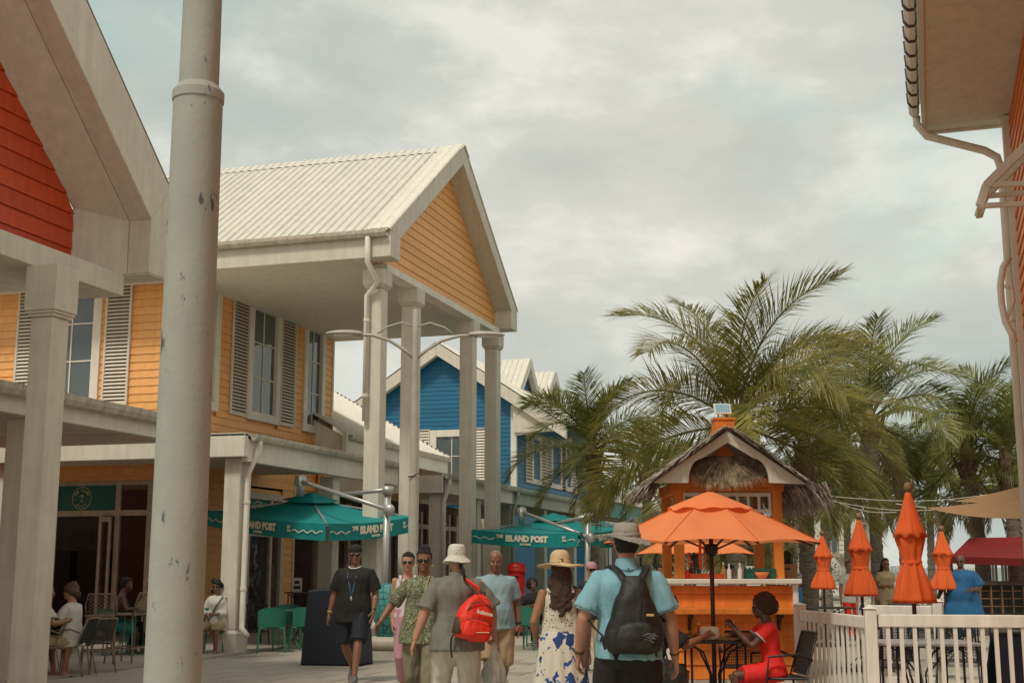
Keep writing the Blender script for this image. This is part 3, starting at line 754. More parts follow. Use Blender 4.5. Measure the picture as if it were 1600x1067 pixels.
# wall and arcade of the near building
nw = MB(); nw.box(-22, XW, 5, 17.0, 0, zs - .05); nw.build('wall', 'red_siding', B)
yq0, yq1 = 8.0, 18.05
z3 = 3.62
cf = MB(); cf.box(XA + .19, XA + .33, yq0, yq1, z3 - .16, z3 + .1); cf.box(XA - 3.1, XA + .19, yq1 - .14, yq1, z3 - .16, z3 + .1); cf.build('canopy_fascia', 'cream', B, bevel=.01)
cf = MB(); cf.box(XW, XA + .19, yq0, yq1 - .14, z3 + .0, z3 + .05); cf.build('canopy_ceiling', 'stucco', B)
cf = MB(); cf.add([(XA + .35, yq0, z3 + .17), (XA + .35, yq1, z3 + .17), (XW, yq1, z3 + .5), (XW, yq0, z3 + .5), (XA + .35, yq0, z3 + .12), (XA + .35, yq1, z3 + .12)], [(0, 1, 2, 3), (4, 5, 1, 0)]); cf.build('canopy_roof', 'roofmetal', B)
gutter(B, (XA + .42, yq0, z3 + .13), (XA + .42, yq1, z3 + .13), .085, step=.9)
for yy in (14.6,): square_column(B, XA, yy, z3 - .16, .34, 0, base=False)
yd_ = yFar + .12; downpipe(B, [at(146, 405, Y=yd_), at(146, 428, Y=yd_), at(138, 442, Y=yd_), at(112, 470, Y=yd_), at(98, 500, Y=yd_)], .055)

# ---------------------------------------------------------------- low building with white roof between
Cc = thing('building', 'low orange building with white sloping roof between the tall portico and the blue gable', 'building', (-17, 33, 0))
xe = -13.5; ye0 = 29.9; ye1 = 37.4; ze = 4.78
xr_ = at(517, 613, Y=ye1).x; zr = at(517, 613, Y=ye1).z
upc = Vector((xr_ - xe, 0, zr - ze))
corrugated(Cc, (xe + .05, ye0, ze + .02), Nn, upc, ye1 - ye0, upc.length, pitch=.22, per=5)
fa = MB(); fa.box(xe - .1, xe, ye0, ye1, ze - .45, ze - .03); fa.box(xe - .1, xe + .02, ye0 - .12, ye0, ze - .75, ze + .1); fa.build('fascia', 'cream', Cc, bevel=.01)
for yg_ in (ye0 + .1, ye1 - .2):
    gb = MB(); gb.prism([(xe - .1, yg_, ze - .5), (xe - .1, yg_, ze - .05), (xr_, yg_, zr - .1), (xr_, yg_, ze - .5)], (0, .1, 0)); gb.build('gable_wall', 'cream', Cc)
cp = MB()
o_ = Vector((xe + .05, ye1, ze + .06)); cp.bar(o_, o_ + upc, .12, .05); cp.build('verge_cap', 'cream', Cc)
k = MB(); t = .03
while t < .97: p = o_ + upc * t; k.bar(p + Vector((0, -.07, .03)), p + upc * .012 + Vector((0, -.07, .03)), .02, .03); t += .035
k.build('ridge_vent', 'dark', Cc)
ww = MB(); ww.box(xe - .9, xe - .75, ye0 + .2, ye1 - .3, 3.4, ze - .1); ww.build('wall', 'orange_siding', Cc)
siding(Cc, (xe - .75, ye0 + .2, 3.6), Nn, E, 3.6, ze - .1, 'orange_siding', .172, W=ye1 - ye0 - .5)
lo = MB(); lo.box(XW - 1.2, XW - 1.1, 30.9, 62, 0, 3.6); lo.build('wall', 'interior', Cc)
gutter(Cc, (xe + .06, ye0, ze - .03), (xe + .06, ye1, ze - .03), .07, step=.5)
# its arcade
y2 = 30.61; y3 = 36.2
cf = MB(); cf.box(XA + .16, XA + .3, y2 - .3, y3, zc - .3, zc + .1); cf.box(-19, XA + .3, y2 - .36, y2 - .2, zc - .3, zc + .1); cf.build('canopy_fascia', 'cream', Cc, bevel=.01)
cf = MB(); cf.box(-19, XA + .16, y2 - .2, y3, zc + .11, zc + .15); cf.build('canopy_ceiling', 'stucco', Cc)
gutter(Cc, (XA + .38, y2 - .3, zc + .12), (XA + .38, y3, zc + .12), .075)
for yy in (y2, y2 + 3.0): square_column(Cc, XA, yy, zc - .3, .3, 0)
downpipe(Cc, [(XA + .38, y2 - .1, zc + .05), (XA + .38, y2 - .1, zc - .1), (XA + .24, y2 - .1, zc - .5), (XA + .24, y2 - .1, .3)], .06)

# ---------------------------------------------------------------- blue building
D_ = thing('building', 'bright blue boarded building with broad cream gable, louvred shutters and two small roof dormers', 'building', (-17.8, 48, 0))
Yb = 48.0; bx1 = -14.5; bap = at(682, 535, Y=Yb - .5); bxc = bap.x; hw = bx1 - bxc; bx0 = bxc - hw
bre = at(884, 664, Y=Yb - .5); sb = (bap.z - bre.z) / (bre.x - bap.x); rh = bre.x - bap.x
zw = lambda x: bap.z - .45 - abs(x - bxc) * sb
bw = MB(); bw.prism([(bx0, Yb + .03, 0), (bx1, Yb + .03, 0), (bx1, Yb + .03, zw(bx1)), (bxc, Yb + .03, zw(bxc)), (bx0, Yb + .03, zw(bx0))], (0, .15, 0)); bw.box(bx1 - .2, bx1 - .03, Yb + .18, 62, 0, zw(bx1) + .3); bw.build('wall', 'blue_siding', D_)
def bl(z):
    if z <= zw(bx1): return (0, 2 * hw)
    t = (z - zw(bx1)) / sb
    return (t, 2 * hw - t) if t < hw - .05 else None
bwin = (at(672, 700, Y=Yb).x - bx0, at(740, 700, Y=Yb).x - bx0); bz0 = at(705, 752, Y=Yb).z; bz1 = at(705, 672, Y=Yb).z
siding(D_, (bx0, Yb, 3.9), E, S_, 3.9, zw(bxc) - .05, 'blue_siding', .175, lim=bl, holes=[(bwin[0], bwin[1], bz0, bz1)])
bo = (bx0, Yb, 0)
window(D_, bo, E, S_, bwin[0] + .28, bwin[1] - .28, bz0 + .22, bz1 - .26, 2, 2, .27)
sw = at(672, 700, Y=Yb).x - at(651, 700, Y=Yb).x
shutter(D_, bo, E, S_, bwin[0] - sw, bwin[0], bz0, bz1 + .05, pitch=.11); shutter(D_, bo, E, S_, bwin[1] + .02, bwin[1] + .02 + sw, bz0, bz1 + .05, pitch=.11)
ct_ = MB(); ct_.box(bx1 - .2, bx1 + .03, Yb - .03, Yb + .1, 3.8, zw(bx1) - .05); ct_.build('corner_trim', 'cream', D_)
siding(D_, (bx1, Yb + .1, 3.9), Nn, E, 3.9, zw(bx1) + .2, 'blue_siding', .175, W=13.6)
fo = [(bxc - rh, bre.z), (bxc, bap.z), (bxc + rh, bre.z)]
bg_ = MB()
for s_ in (-1, 1):
    bg_.prism([(bxc, Yb - .5, bap.z), (bxc + s_ * rh, Yb - .5, bap.z - rh * sb), (bxc + s_ * rh, Yb - .5, bap.z - rh * sb - .52), (bxc, Yb - .5, bap.z - .52)], (0, .22, 0))
bg_.build('barge_board', 'stucco', D_, bevel=.01)
for s_ in (-1, 1):
    u_ = Vector((-s_ * rh, 0, rh * sb)); corrugated(D_, (bxc + s_ * (rh + .05), Yb - .52, bap.z - rh * sb + .02), Nn, u_, 14.5, u_.length + .02, pitch=.25, per=5)
sfb = MB(); sfb.prism([(bx1 - .02, Yb - .28, zw(bx1) + .26), (bxc + rh, Yb - .28, bre.z - .08), (bxc + rh, Yb - .28, bre.z - .2), (bx1 - .02, Yb - .28, bre.z - .2)], (0, .1, 0)); sfb.build('soffit', 'stucco', D_)
# dormers with little gables looking east
def dormer(yd, hd, zb_, zt_, wd):
    xf = xdm - .35; xk = bxc + .6
    m_ = MB(); m_.prism([(xf, yd - wd, zb_), (xf, yd + wd, zb_), (xf, yd + wd, zb_ + hd), (xf, yd, zt_ - .2), (xf, yd - wd, zb_ + hd)], (xk - xf, 0, 0)); d = m_.build('dormer', 'blue_siding', D_)
    r_ = MB()
    for s_ in (-1, 1):
        r_.prism([(xf + .35, yd, zt_), (xf + .35, yd + s_ * (wd + .45), zb_ + hd - .05), (xf + .35, yd + s_ * (wd + .45), zb_ + hd - .4), (xf + .35, yd, zt_ - .36)], (-.25, 0, 0))
    r_.build('dormer_barge', 'cream', d)
    for s_ in (-1, 1):
        u_ = Vector((0, -s_ * (wd + .45), zt_ - (zb_ + hd - .05))); corrugated(d, (xk, yd + s_ * (wd + .5), zb_ + hd - .03), E, u_, xf + .35 - xk, u_.length, pitch=.25, per=5, name='dormer_roof')
    l_ = MB(); z = zb_ + .1
    while z < zb_ + hd - .1: l_.box(xf + .0, xf + .06, yd - .4, yd + .4, z, z + .05); z += .11
    l_.box(xf - .02, xf + .08, yd - .52, yd - .4, zb_, zb_ + hd + .05); l_.box(xf - .02, xf + .08, yd + .4, yd + .52, zb_, zb_ + hd + .05); l_.build('louvre', 'shutter', d)
    t = MB(); t.bar((xf + .2, yd - wd - .3, zb_ + hd - .1), (xf + .2, yd + .2, zb_ - .9), .12); t.bar((xf + .2, yd + wd + .3, zb_ + hd - .1), (xf + .2, yd - .2, zb_ - .9), .12); t.build('brace', 'cream', d)
xdm = -15.3
d1 = at(830, 561, X=xdm); d1b = at(822, 596, X=xdm); d2 = at(869, 581, X=xdm)
dormer(d1.y, 1.1, d1b.z - 1.5, d1.z, 1.1); dormer(d2.y, 1.1, d2.z - 2.4, d2.z, 1.0)
# windows and shutters along the east wall
eo = (bx1, Yb, 0)
for k, (pa, pb) in enumerate(((832, 842), (862, 874), (884, 890))):
    ya, yb_ = at(pa, 720, X=bx1).y - Yb, at(pb, 720, X=bx1).y - Yb
    window(D_, eo, Nn, E, ya, yb_, bz0 + .2, bz1 - .2, 1, 2, .2)
    shutter(D_, eo, Nn, E, ya - 1.1, ya - .22, bz0, bz1, .13); shutter(D_, eo, Nn, E, yb_ + .22, yb_ + 1.1, bz0, bz1, .13)
br = MB(); br.bar((bx1, Yb - .1, zw(bx1) - 1.2), (bx1 + 1.3, Yb - .1, bre.z - .1), .14); br.bar((bx1, Yb + 3, zw(bx1) - 1.6), (bx1 + 1.5, Yb + 3, bre.z - .2), .14); br.build('brace', 'cream', D_)
yb0, yb1 = 36.2, 44.6
cf = MB(); cf.box(XA + .16, XA + .3, yb0, yb1, zc - .3, zc + .1); cf.box(-15, XA + .16, yb1 - .15, yb1, zc - .3, zc + .1); cf.build('canopy_fascia', 'sage', D_, bevel=.01)
cf = MB(); cf.box(-19, XA + .16, yb0, yb1 - .15, zc + .11, zc + .15); cf.build('canopy_ceiling', 'stucco', D_)
cr = MB(); cr.add([(XA + .32, yb0, zc + .17), (XA + .32, yb1, zc + .17), (-14.6, yb1, zc + .55), (-14.6, yb0, zc + .55)], [(0, 1, 2, 3)]); cr.build('canopy_roof', 'sage', D_)
gutter(D_, (XA + .38, yb0, zc + .12), (XA + .38, yb1, zc + .12), .075, m='sage')
for yy in (36.6, 40.4, 44.3): square_column(D_, XA, yy, zc - .3, .32, 0, m='sage')
downpipe(D_, [(XA + .38, yb0 + .3, zc + .05), (XA + .38, yb0 + .3, zc - .1), (XA + .24, yb0 + .3, zc - .5), (XA + .24, yb0 + .3, .3)], .06, 'sage')
# ground floor openings: tall narrow doors and posts in the shade
gf = MB(); y = 31.3
while y < 47:
    gf.box(XW - 1.08, XW - .95, y, y + .16, .06, 3.3); y += 1.15 if int(y * 3) % 2 else .8
gf.build('door_frames', 'cream_old', D_)
gf = MB(); gf.box(XW - 1.07, XW - .96, 31.2, 47, 2.75, 2.9); gf.box(XW - 1.07, XW - 1.0, 31.2, 47, .06, .7); gf.build('transom', 'cream_old', D_)

# ---------------------------------------------------------------- far shops
F_ = thing('building', 'long low shop row with teal frieze and cream eave beyond the blue building', 'building', (-14, 55, 0))
xf = -14.4
y5, y6 = 62.6, 96
f = MB(); f.box(xf - .2, xf, y5, y6, 3.3, 3.75); f.box(xf - 6, xf - .2, y5, y5 + .2, 3.3, 3.75); f.build('canopy_fascia', 'cream_old', F_)
f = MB(); f.box(xf - 6, xf - .2, y5 + .2, y6, 3.55, 3.65); f.build('canopy_ceiling', 'stucco', F_)
f = MB(); f.box(xf - 3.2, xf - 3, y5, y6, 0, 6.0); f.build('wall', 'cream_old', F_)
f = MB(); f.box(xf - 1.3, xf - 1.2, y5 + 1, y6 - 12, 4.2, 5.0); f.build('frieze', 'teal_dark', F_)
f = MB(); f.box(xf - 4, xf - .9, y5 + .2, y6, 5.05, 5.5); f.build('eave', 'cream', F_)
for i in range(8): square_column(F_, xf - .15, y5 + .3 + i * 3.2, 3.3, .35, 0, m='cream_old')
f = MB()
for i in range(16): f.box(xf - 2.98, xf - 2.94, y5 + 1 + i * 1.9, y5 + 2 + i * 1.9, .3, 2.7)
f.build('shop_window', 'pane_mirror', F_)

# ---------------------------------------------------------------- right building (its street line is turned one degree)
RZ = R(-.95)
Rb = thing('building', 'orange boarded building at the right edge with a wide overhanging eave and gutter', 'building', (0, 0, 0), RZ)
ex = .17; wx_ = 1.17; yend = 16.6; ez = 7.0
# soffit / eave box
s = MB(); s.box(ex + .04, wx_ + .4, 2, yend, ez - .02, ez + .05); s.build('soffit', 'stucco', Rb, world=False)
s = MB(); s.box(ex, ex + .04, 2, yend, ez - .05, ez + .30); s.box(ex + .04, wx_ + .6, yend - .06, yend, ez - .05, ez + .30); s.build('fascia', 'stucco', Rb, world=False)
s = MB(); s.prism([(ex - .1, 2, ez + .31), (ex - .1, yend, ez + .31), (3, yend, ez + 2.2), (3, 2, ez + 2.2)], (0, 0, .04)); s.build('roof', 'roofmetal', Rb, world=False)
s = MB(); s.prism([(ex - .02 + a * .07, 2, ez + .16 + b * .07) for a, b in ((-1.9, 1), (-1.8, -.2), (-1.2, -1), (-.4, -1), (-.05, -.2), (0, 1))], (0, yend - 2.3, 0))
gt = s.build('gutter', 'cream', Rb, world=False)
s = MB(); y = 2.4
s.prism([(ex - .02 + a * .08, 0, ez + .16 + b * .08) for a, b in ((-1.9, 1.3), (-1.8, -.3), (-1.2, -1.1), (-.4, -1.1), (-.0, -.3), (0, 1.3))], (0, .035, 0)); bme = s.mesh('gutter_bracket')
while y < yend - .5: link('gutter_bracket', bme, 'wood_dark', gt, loc=(0, y, 0)); y += .42
s = MB(); s.box(wx_ + .03, wx_ + .4, 2, yend - .25, 0, ez - .02); s.build('wall', 'kiosk_orange', Rb, world=False)
siding(Rb, (wx_ + .03, 2, .1), (0, 1, 0), (-1, 0, 0), .1, ez - .04, 'kiosk_orange', .15, W=yend - 2.35, world=False)
s = MB(); s.box(wx_ - .06, wx_ + .1, yend - .42, yend - .22, 0, ez - .03); s.build('corner_trim', 'cream', Rb, world=False, bevel=.006)
s = MB(); s.tube([(ex - .06, yend - .32, ez + .1), (ex - .06, yend - .32, ez - .0), (ex + .05, yend - .30, ez - .16), (wx_ - .28, yend - .30, ez - .42), (wx_ - .14, yend - .30, ez - .52), (wx_ - .10, yend - .32, ez - .7), (wx_ - .10, yend - .32, .3)], .05, 10); s.build('downpipe', 'cream', Rb, world=False, smooth=True)
# bracket frame of an awning
def rb(px, py, y):      # pixel to local coordinates of the right building at distance y along it
    d = Matrix.Rotation(-RZ, 3, 'Z') @ ray(px, py); return Vector((0, 0, CAM_H)) + d * (y / d.y)
ya, yb_ = 11.6, 11.95
P1, P2, P3 = rb(1590, 215, ya), rb(1541, 290, ya), rb(1531, 322, ya)
s = MB(); w_ = .055
top = Vector((wx_, ya, P1.z + .1)); s.bar(top, P2, w_, .075); s.bar(P2, P3, w_, .075)
s.bar(P2, Vector((wx_, ya, P2.z - .02)), w_ * .8); s.bar(P3, Vector((wx_, ya, P3.z - .02)), w_ * .8)
for a in (top, P2, P3): s.bar(a, a + Vector((.0, yb_ - ya, 0)), w_ * .8)
q2 = Vector((0, yb_ - ya, 0)); s.bar(top + q2, P2 + q2, w_, .075); s.bar(P2 + q2, P3 + q2, w_, .075); s.bar(P2 + q2, Vector((wx_, yb_, P2.z)), w_ * .8)
s.bar((wx_, ya, P1.z + .3), (wx_, ya, P3.z - .4), .1)
s.build('awning_frame', 'stucco', Rb, world=False, bevel=.005)
yy = 13.6; s = MB(); pts = [rb(x, y, yy) for x, y in ((1577, 402), (1567, 418), (1563, 445), (1565, 475), (1571, 503), (1580, 520), (1586, 535))]
s.tube(pts, .034, 8); s.tube([pts[2], rb(1584, 452, yy)], .018, 8); s.tube([pts[4], rb(1586, 500, yy)], .018, 8); s.tube([pts[4], rb(1584, 470, yy), rb(1580, 440, yy)], .018, 8)
s.build('lamp_bracket', 'cream', Rb, world=False, smooth=True)

# ---------------------------------------------------------------- white building and background at the right
G_ = thing('building', 'white rendered building with balcony rail and outside stair behind the folded parasols', 'building', (10, 60, 0))
def bb(mb, x0, y0, x1, y1, Dn, thick):  # upright box seen at pixel rectangle, facing the camera
    a = dep(x0, y1, Dn); b = dep(x1, y1, Dn); t = dep(x1, y0, Dn); h = Vector((-math.sin(YAW), math.cos(YAW), 0))
    v = [a, b, b + h * thick, a + h * thick]; mb.add([Vector((p.x, p.y, z)) for z in (a.z, t.z) for p in v],
        [(0, 3, 2, 1), (4, 5, 6, 7), (0, 1, 5, 4), (1, 2, 6, 5), (2, 3, 7, 6), (3, 0, 4, 7)])
m_ = MB(); bb(m_, 1276, 800, 1352, 908, 58, 7); bb(m_, 1290, 768, 1344, 800, 60, 6); m_.build('wall', 'cream', G_)
m_ = MB(); bb(m_, 1309, 864, 1352, 870, 56, 2); bb(m_, 1270, 776, 1350, 781, 57.5, 3); m_.build('balcony_floor', 'cream_old', G_)
m_ = MB()
for y in (834, 843, 851, 858): bb(m_, 1310, y, 1352, y + 1.2, 56, .04)
for x in (1310, 1324, 1338, 1350): bb(m_, x, 834, x + 1.5, 864, 56, .05)
m_.build('railing', 'steel', G_)
m_ = MB()
for k in range(9): bb(m_, 1292 + k * 3.2, 866 + k * 4, 1300 + k * 3.2, 868 + k * 4, 54, 1.2)
m_.bar(dep(1292, 866, 54), dep(1325, 905, 54), .12, .3); m_.build('stair', 'white', G_)
m_ = MB(); bb(m_, 1300, 838, 1308, 862, 57.9, .1); bb(m_, 1285, 872, 1300, 905, 57.9, .1); bb(m_, 1330, 878, 1345, 905, 57.9, .1); m_.build('window', 'pane_mirror', G_)
H2 = thing('building', 'pale low building with dark openings far behind the kiosk counter', 'building', (0, 60, 0))
m_ = MB(); bb(m_, 990, 838, 1275, 905, 62, 5); m_.build('wall', 'cream_old', H2)
m_ = MB()
for k in range(13): bb(m_, 1000 + k * 21, 856, 1011 + k * 21, 888, 61.9, .1)
m_.build('window', 'dark', H2)
m_ = MB(); bb(m_, 985, 832, 1280, 839, 61, 6); m_.build('eave', 'cream', H2)
# sea glimpsed between the trunks
sea = MB(); c = dep(1500, 885, 100); h = Vector((-math.sin(YAW), math.cos(YAW), 0)); r_ = Vector((h.y, -h.x, 0)); b_ = h * 110 - r_ * 20; b_.z = .02
sea.add([b_, b_ + r_ * 600, b_ + r_ * 600 + h * 1500, b_ - r_ * 500 + h * 1500, b_ - r_ * 500 + h * 20], [(0, 1, 2, 3, 4)]); so_ = sea.build('sea', 'sea'); so_['kind'] = 'structure'

# ================================================================ STREET LAMPS
def street_lamp(x, y, rz, label, m='pole_grey'):
    t = thing('street_lamp', label, 'street lamp', (x, y, 0), rz, 'twin-arm street lamps')
    p = MB(); p.lathe((0, 0, 0), [(.17, 0), (.17, .02), (.105, .03), (.088, .4), (.0795, 3.0), (.0835, 3.0), (.0835, 3.03), (.079, 3.035), (.0645, 3.055), (.052, 5.45), (.052, 5.9), (.04, 5.93)], 28)
    p.build('pole', m, t, world=False, smooth=False); o = t.children[0]
    for f in o.data.polygons: f.use_smooth = len(f.vertices) == 4
    em = o.modifiers.new('edge', 'EDGE_SPLIT'); em.split_angle = R(35)
    for s in (-1, 1):
        a = MB(); a.tube([(0, 0, 5.05), (s * .2, 0, 5.22), (s * .45, 0, 5.38), (s * .75, 0, 5.47), (s * 1.0, 0, 5.48)], [.03] * 5, 8)
        a.tube([(0, 0, 5.62), (s * .25, 0, 5.70), (s * .5, 0, 5.62), (s * .66, 0, 5.5)], [.016] * 4, 8); arm = a.build('lamp_arm', m, t, world=False, smooth=True)
        h = MB(); h.rings([[Vector((s * xx, math.cos(2 * PI * k / 12) * w, 5.49 + math.sin(2 * PI * k / 12) * hh * (1 if math.sin(2 * PI * k / 12) > 0 else .35))) for k in range(12)]
                           for xx, w, hh in ((.92, .035, .035), (1.0, .08, .06), (1.15, .11, .075), (1.35, .12, .065), (1.5, .09, .04), (1.56, .03, .015))]); hd = h.build('lamp_head', m, t, world=False, smooth=True)
        g_ = MB(); g_.box(min(s * 1.1, s * 1.42), max(s * 1.1, s * 1.42), -.07, .07, 5.455, 5.47); g_.build('diffuser', 'white', hd, world=False)
    return t
p = dep(293, 533, 4.0); street_lamp(p.x, p.y, YAW, 'thick scuffed grey lamp post in the near left foreground, cut off at the top', 'pole_scuffed')
p = dep(647, 700, 22.0); sl = street_lamp(p.x, p.y, YAW + .05, 'slim pale double-armed lamp in front of the tall portico columns')
b = MB(); b.tube([(-.1, -.082, 3.01), (0, -.09, 3.03), (.09, -.082, 3.07)], .012, 6); b.build('cable_tie', 'dark', sl, world=False)
sl.scale = (1, 1, 1)

# ================================================================ PALMS
rp = random.Random(11)
def frond_mesh(seed, Ln, e0, bend, nl=60, leaf=.62, w=.030, twist=0, dead=False):
    r = random.Random(seed); mb = MB(); K = 18; pts = []; p = Vector((0, 0, 0)); e = e0
    for i in range(K + 1):
        pts.append(p.copy()); t = i / K
        p = p + Vector((math.cos(R(e)), 0, math.sin(R(e)))) * (Ln / K); e -= bend / K * (.45 + 1.25 * t)
        if e < -88: e = -88
    mb.tube(pts, [.032 * (1 - .85 * i / K) for i in range(K + 1)], 5)
    def onr(t):
        f = t * K; i = min(int(f), K - 1); return pts[i].lerp(pts[i + 1], f - i), (pts[i + 1] - pts[i]).normalized()
    for s in (-1, 1):
        for i in range(nl):
            t = .13 + .87 * (i + r.random() * .6) / nl; P, T = onr(min(t, .999))
            prof = math.sin(min(1, (t - .05) / .30) * PI / 2) * (1 - .55 * max(0, (t - .5) / .5) ** 1.6)
            Lf = leaf * prof * r.uniform(.82, 1.1); ang = R(68 - 40 * t + r.uniform(-6, 6))
            side = Vector((0, s, 0)); upn = side.cross(T) * s
            if upn.z < 0: upn = -upn
            tw = R(twist); side = (side * math.cos(tw) + upn * math.sin(tw) * s)
            d = (T * math.cos(ang) + side * math.sin(ang) + upn * r.uniform(.05, .42)).normalized()
            droop = r.uniform(.10, .55) * (1.5 if dead else 1)
            a = P; m1 = a + d * Lf * .5 + Vector((0, 0, -droop * .10 * Lf)); d2 = (d + Vector((0, 0, -droop * 1.1))).normalized(); b_ = m1 + d2 * Lf * .5
            wd = (T - d * T.dot(d)).normalized() * w / 2 * r.uniform(.8, 1.2)
            n0 = d.cross(wd).normalized() * w * .18
            mb.add([a - wd * .5, a + wd * .5, m1 - wd + n0, m1 + wd + n0, b_], [(0, 1, 3, 2), (2, 3, 4)])
    return mb.mesh('frond')
FR = {}
def fronds(kind, leafmat, Ln, nl, leaf, w):
    out = []
    for k, (e0, bd) in enumerate(((82, 66), (73, 88), (62, 96), (50, 100), (36, 100), (20, 88), (2, 80), (-22, 62), (-48, 40))):
        lst = []
        for v in range(2):
            me = frond_mesh(kind * 100 + k * 7 + v, Ln * (1 - .03 * abs(k - 3)), e0, bd, nl, leaf, w, twist=(-25, 22)[v] + k * 3); me.materials.append(M[leafmat]); lst.append(me)
        out.append(lst)
    dd = []
    for v in range(2):
        me = frond_mesh(kind * 100 + 90 + v, Ln * .62, -50, 36, nl // 2, leaf * .7, w, dead=True); me.materials.append(M['leaf_dead']); dd.append(me)
    return out, dd
FR['big'] = fronds(1, 'leaf_a', 3.7, 120, 1.12, .024)
FR['mid'] = fronds(2, 'leaf_b', 2.8, 92, .88, .025)
FR['far'] = fronds(3, 'leaf_b', 2.5, 60, .8, .036)
def palm(label, base, crown, r0, kind, n, size=1, wind=0, group='coconut palms', seed=0, dead=4, up_bias=0):
    r = random.Random(seed * 31 + 5); t = thing('palm_tree', label, 'palm tree', base, 0, group); base = Vector(base); c = Vector(crown) - base
    K = max(8, int(c.length / .13)); mb = MB(); pts = []; rad = []
    for i in range(K + 1):
        f = i / K; q = Vector((c.x * f ** 1.5, c.y * f ** 1.5, c.z * f)); pts.append(q)
        rr = r0 * (1.22 - .5 * f if f < .5 else .97 - .2 * (f - .5)) * (1.35 if f < .03 else 1); rad.append(rr * (1.07 if i % 2 else .95) * r.uniform(.97, 1.03))
    mb.tube(pts, rad, 12); tr = mb.build('trunk', 'bark', t, world=False, smooth=False)
    b = MB()
    for k in range(9):      # dry leaf bases wrapped round the top
        a = k * 2.4; d = Vector((math.cos(a), math.sin(a), 0)); p0 = c + Vector((0, 0, -.75 + .06 * k)); b.tube([p0 + d * rad[-1] * .6, p0 + d * (rad[-1] + .10) + Vector((0, 0, .22)), p0 + d * (rad[-1] + .24) + Vector((0, 0, .55))], [(.12, .05), (.09, .04), (.035, .03)], 6)
    b.lathe(c, [(rad[-1] * .9, -.8), (rad[-1] * 1.35, -.3), (rad[-1] * 1.25, .1), (.06, .35)], 10); b.build('leaf_base', 'boot', t, world=False)
    live, dd = FR[kind]
    for i in range(n):
        k = min(8, max(0, int((i / n) ** .92 * 9 - up_bias * .5))); az = i * 2.399963 + r.uniform(-.25, .25)
        if wind: az -= wind * .55 * math.sin(az - YAW)      # swept to the right
        o = link('frond', live[k][r.randrange(2)], None, t, loc=c + Vector((0, 0, -.02 * k + .1)))
        s = size * r.uniform(.86, 1.08); o.scale = (s, s, s); o.rotation_euler = (R(r.uniform(-14, 14)), R(r.uniform(-7, 7)), az)
    for i in range(dead):
        o = link('frond', dd[i % 2], None, t, loc=c + Vector((0, 0, -.35)), label='dry brown frond hanging down')
        s = size * r.uniform(.7, 1); o.scale = (s, s, s); o.rotation_euler = (R(r.uniform(-20, 20)), 0, r.uniform(0, 6.28))
    return t
def P(label, bx, cx_, cy_, D, r0, kind, n, **k):
    b = gnd(bx, 885, D); c = dep(cx_, cy_, D); return palm(label, b, c, r0, kind, n, **k)
P('largest palm, its windswept crown rising above the thatched kiosk roof', 1148, 1152, 664, 27, .19, 'big', 24, size=1.08, wind=.8, seed=1, dead=4)
P('palm with a broad drooping crown just right of the thatched roof', 1262, 1256, 705, 30, .19, 'big', 14, size=.80, wind=1, seed=2, dead=4, up_bias=1.5)
P('palm with three high bare-tipped fronds behind the second tallest folded parasol', 1366, 1360, 660, 32, .20, 'mid', 14, size=1.15, wind=.3, seed=3, dead=4, up_bias=1.5)
P('leaning palm right of the tallest folded parasol, trunk passing before the red tent', 1538, 1512, 712, 33, .17, 'mid', 14, size=1.05, wind=.4, seed=4, dead=4, up_bias=1)
P('palm furthest right, standing straight beside the tan shade sail', 1590, 1574, 722, 32, .17, 'mid', 14, size=1.1, wind=.2, seed=5, dead=5, up_bias=1)
P('small palm in front of the blue building, crown above the second teal umbrella', 929, 926, 705, 34, .14, 'mid', 20, size=.94, wind=-.1, seed=6, dead=3, up_bias=1.2)
P('little palm half hidden behind the left edge of the thatched roof', 1012, 1010, 742, 40, .16, 'far', 13, size=1.0, wind=.6, seed=7, dead=2)
P('far palm with dead hanging fronds between the kiosk and the white building', 1290, 1288, 728, 40, .15, 'far', 16, size=1.0, seed=8, dead=7)
P('distant palm seen just right of the pale flag pole', 1412, 1408, 752, 46, .15, 'far', 18, size=1.15, seed=9, up_bias=2)
P('distant palm behind the smallest gap right of the tallest folded parasol', 1455, 1452, 765, 52, .15, 'far', 18, size=1.2, seed=10, up_bias=2)
P('distant low palm behind the white balcony', 1325, 1322, 765, 54, .15, 'far', 16, size=1.2, seed=12, up_bias=2)
P('distant palm behind the shade sail near the right edge', 1615, 1612, 735, 40, .16, 'far', 18, size=1.1, seed=13, up_bias=2)
P('distant palm behind the largest crown, filling the gap left of it', 1075, 1075, 765, 50, .15, 'far', 16, size=1.0, seed=14, up_bias=2)

# low shrubs at the foot of the palms
def shrub(label, px, D, w, h, seed, n=900):
    b = gnd(px, 900, D); r = random.Random(seed); t = thing('shrub', label, 'shrub', b)
    m_ = MB()
    for _ in range(n):
        p_ = Vector((r.gauss(0, .38) * w, r.gauss(0, .3) * w * .7, abs(r.gauss(.45, .28)) * h)); d = Vector((r.uniform(-1, 1), r.uniform(-1, 1), r.uniform(-.3, 1))).normalized(); s = d.cross(Vector((r.random(), r.random(), r.random()))).normalized()
        l_ = r.uniform(.07, .15); m_.add([p_ - s * .02, p_ + d * l_ * .5 - s * l_ * .25, p_ + d * l_, p_ + d * l_ * .5 + s * l_ * .25], [(0, 1, 2, 3)])
    m_.build('foliage', 'shrub', t, world=False)
    s = MB()
    for k in range(5): s.tube([(0, 0, 0), (r.uniform(-.2, .2) * w, r.uniform(-.2, .2) * w, h * .7)], [.03, .01], 5)
    s.build('stem', 'bark', t, world=False)
shrub('leafy green bush behind the second palm trunk at the kiosk side', 1240, 38, 1.6, 2.6, 3)
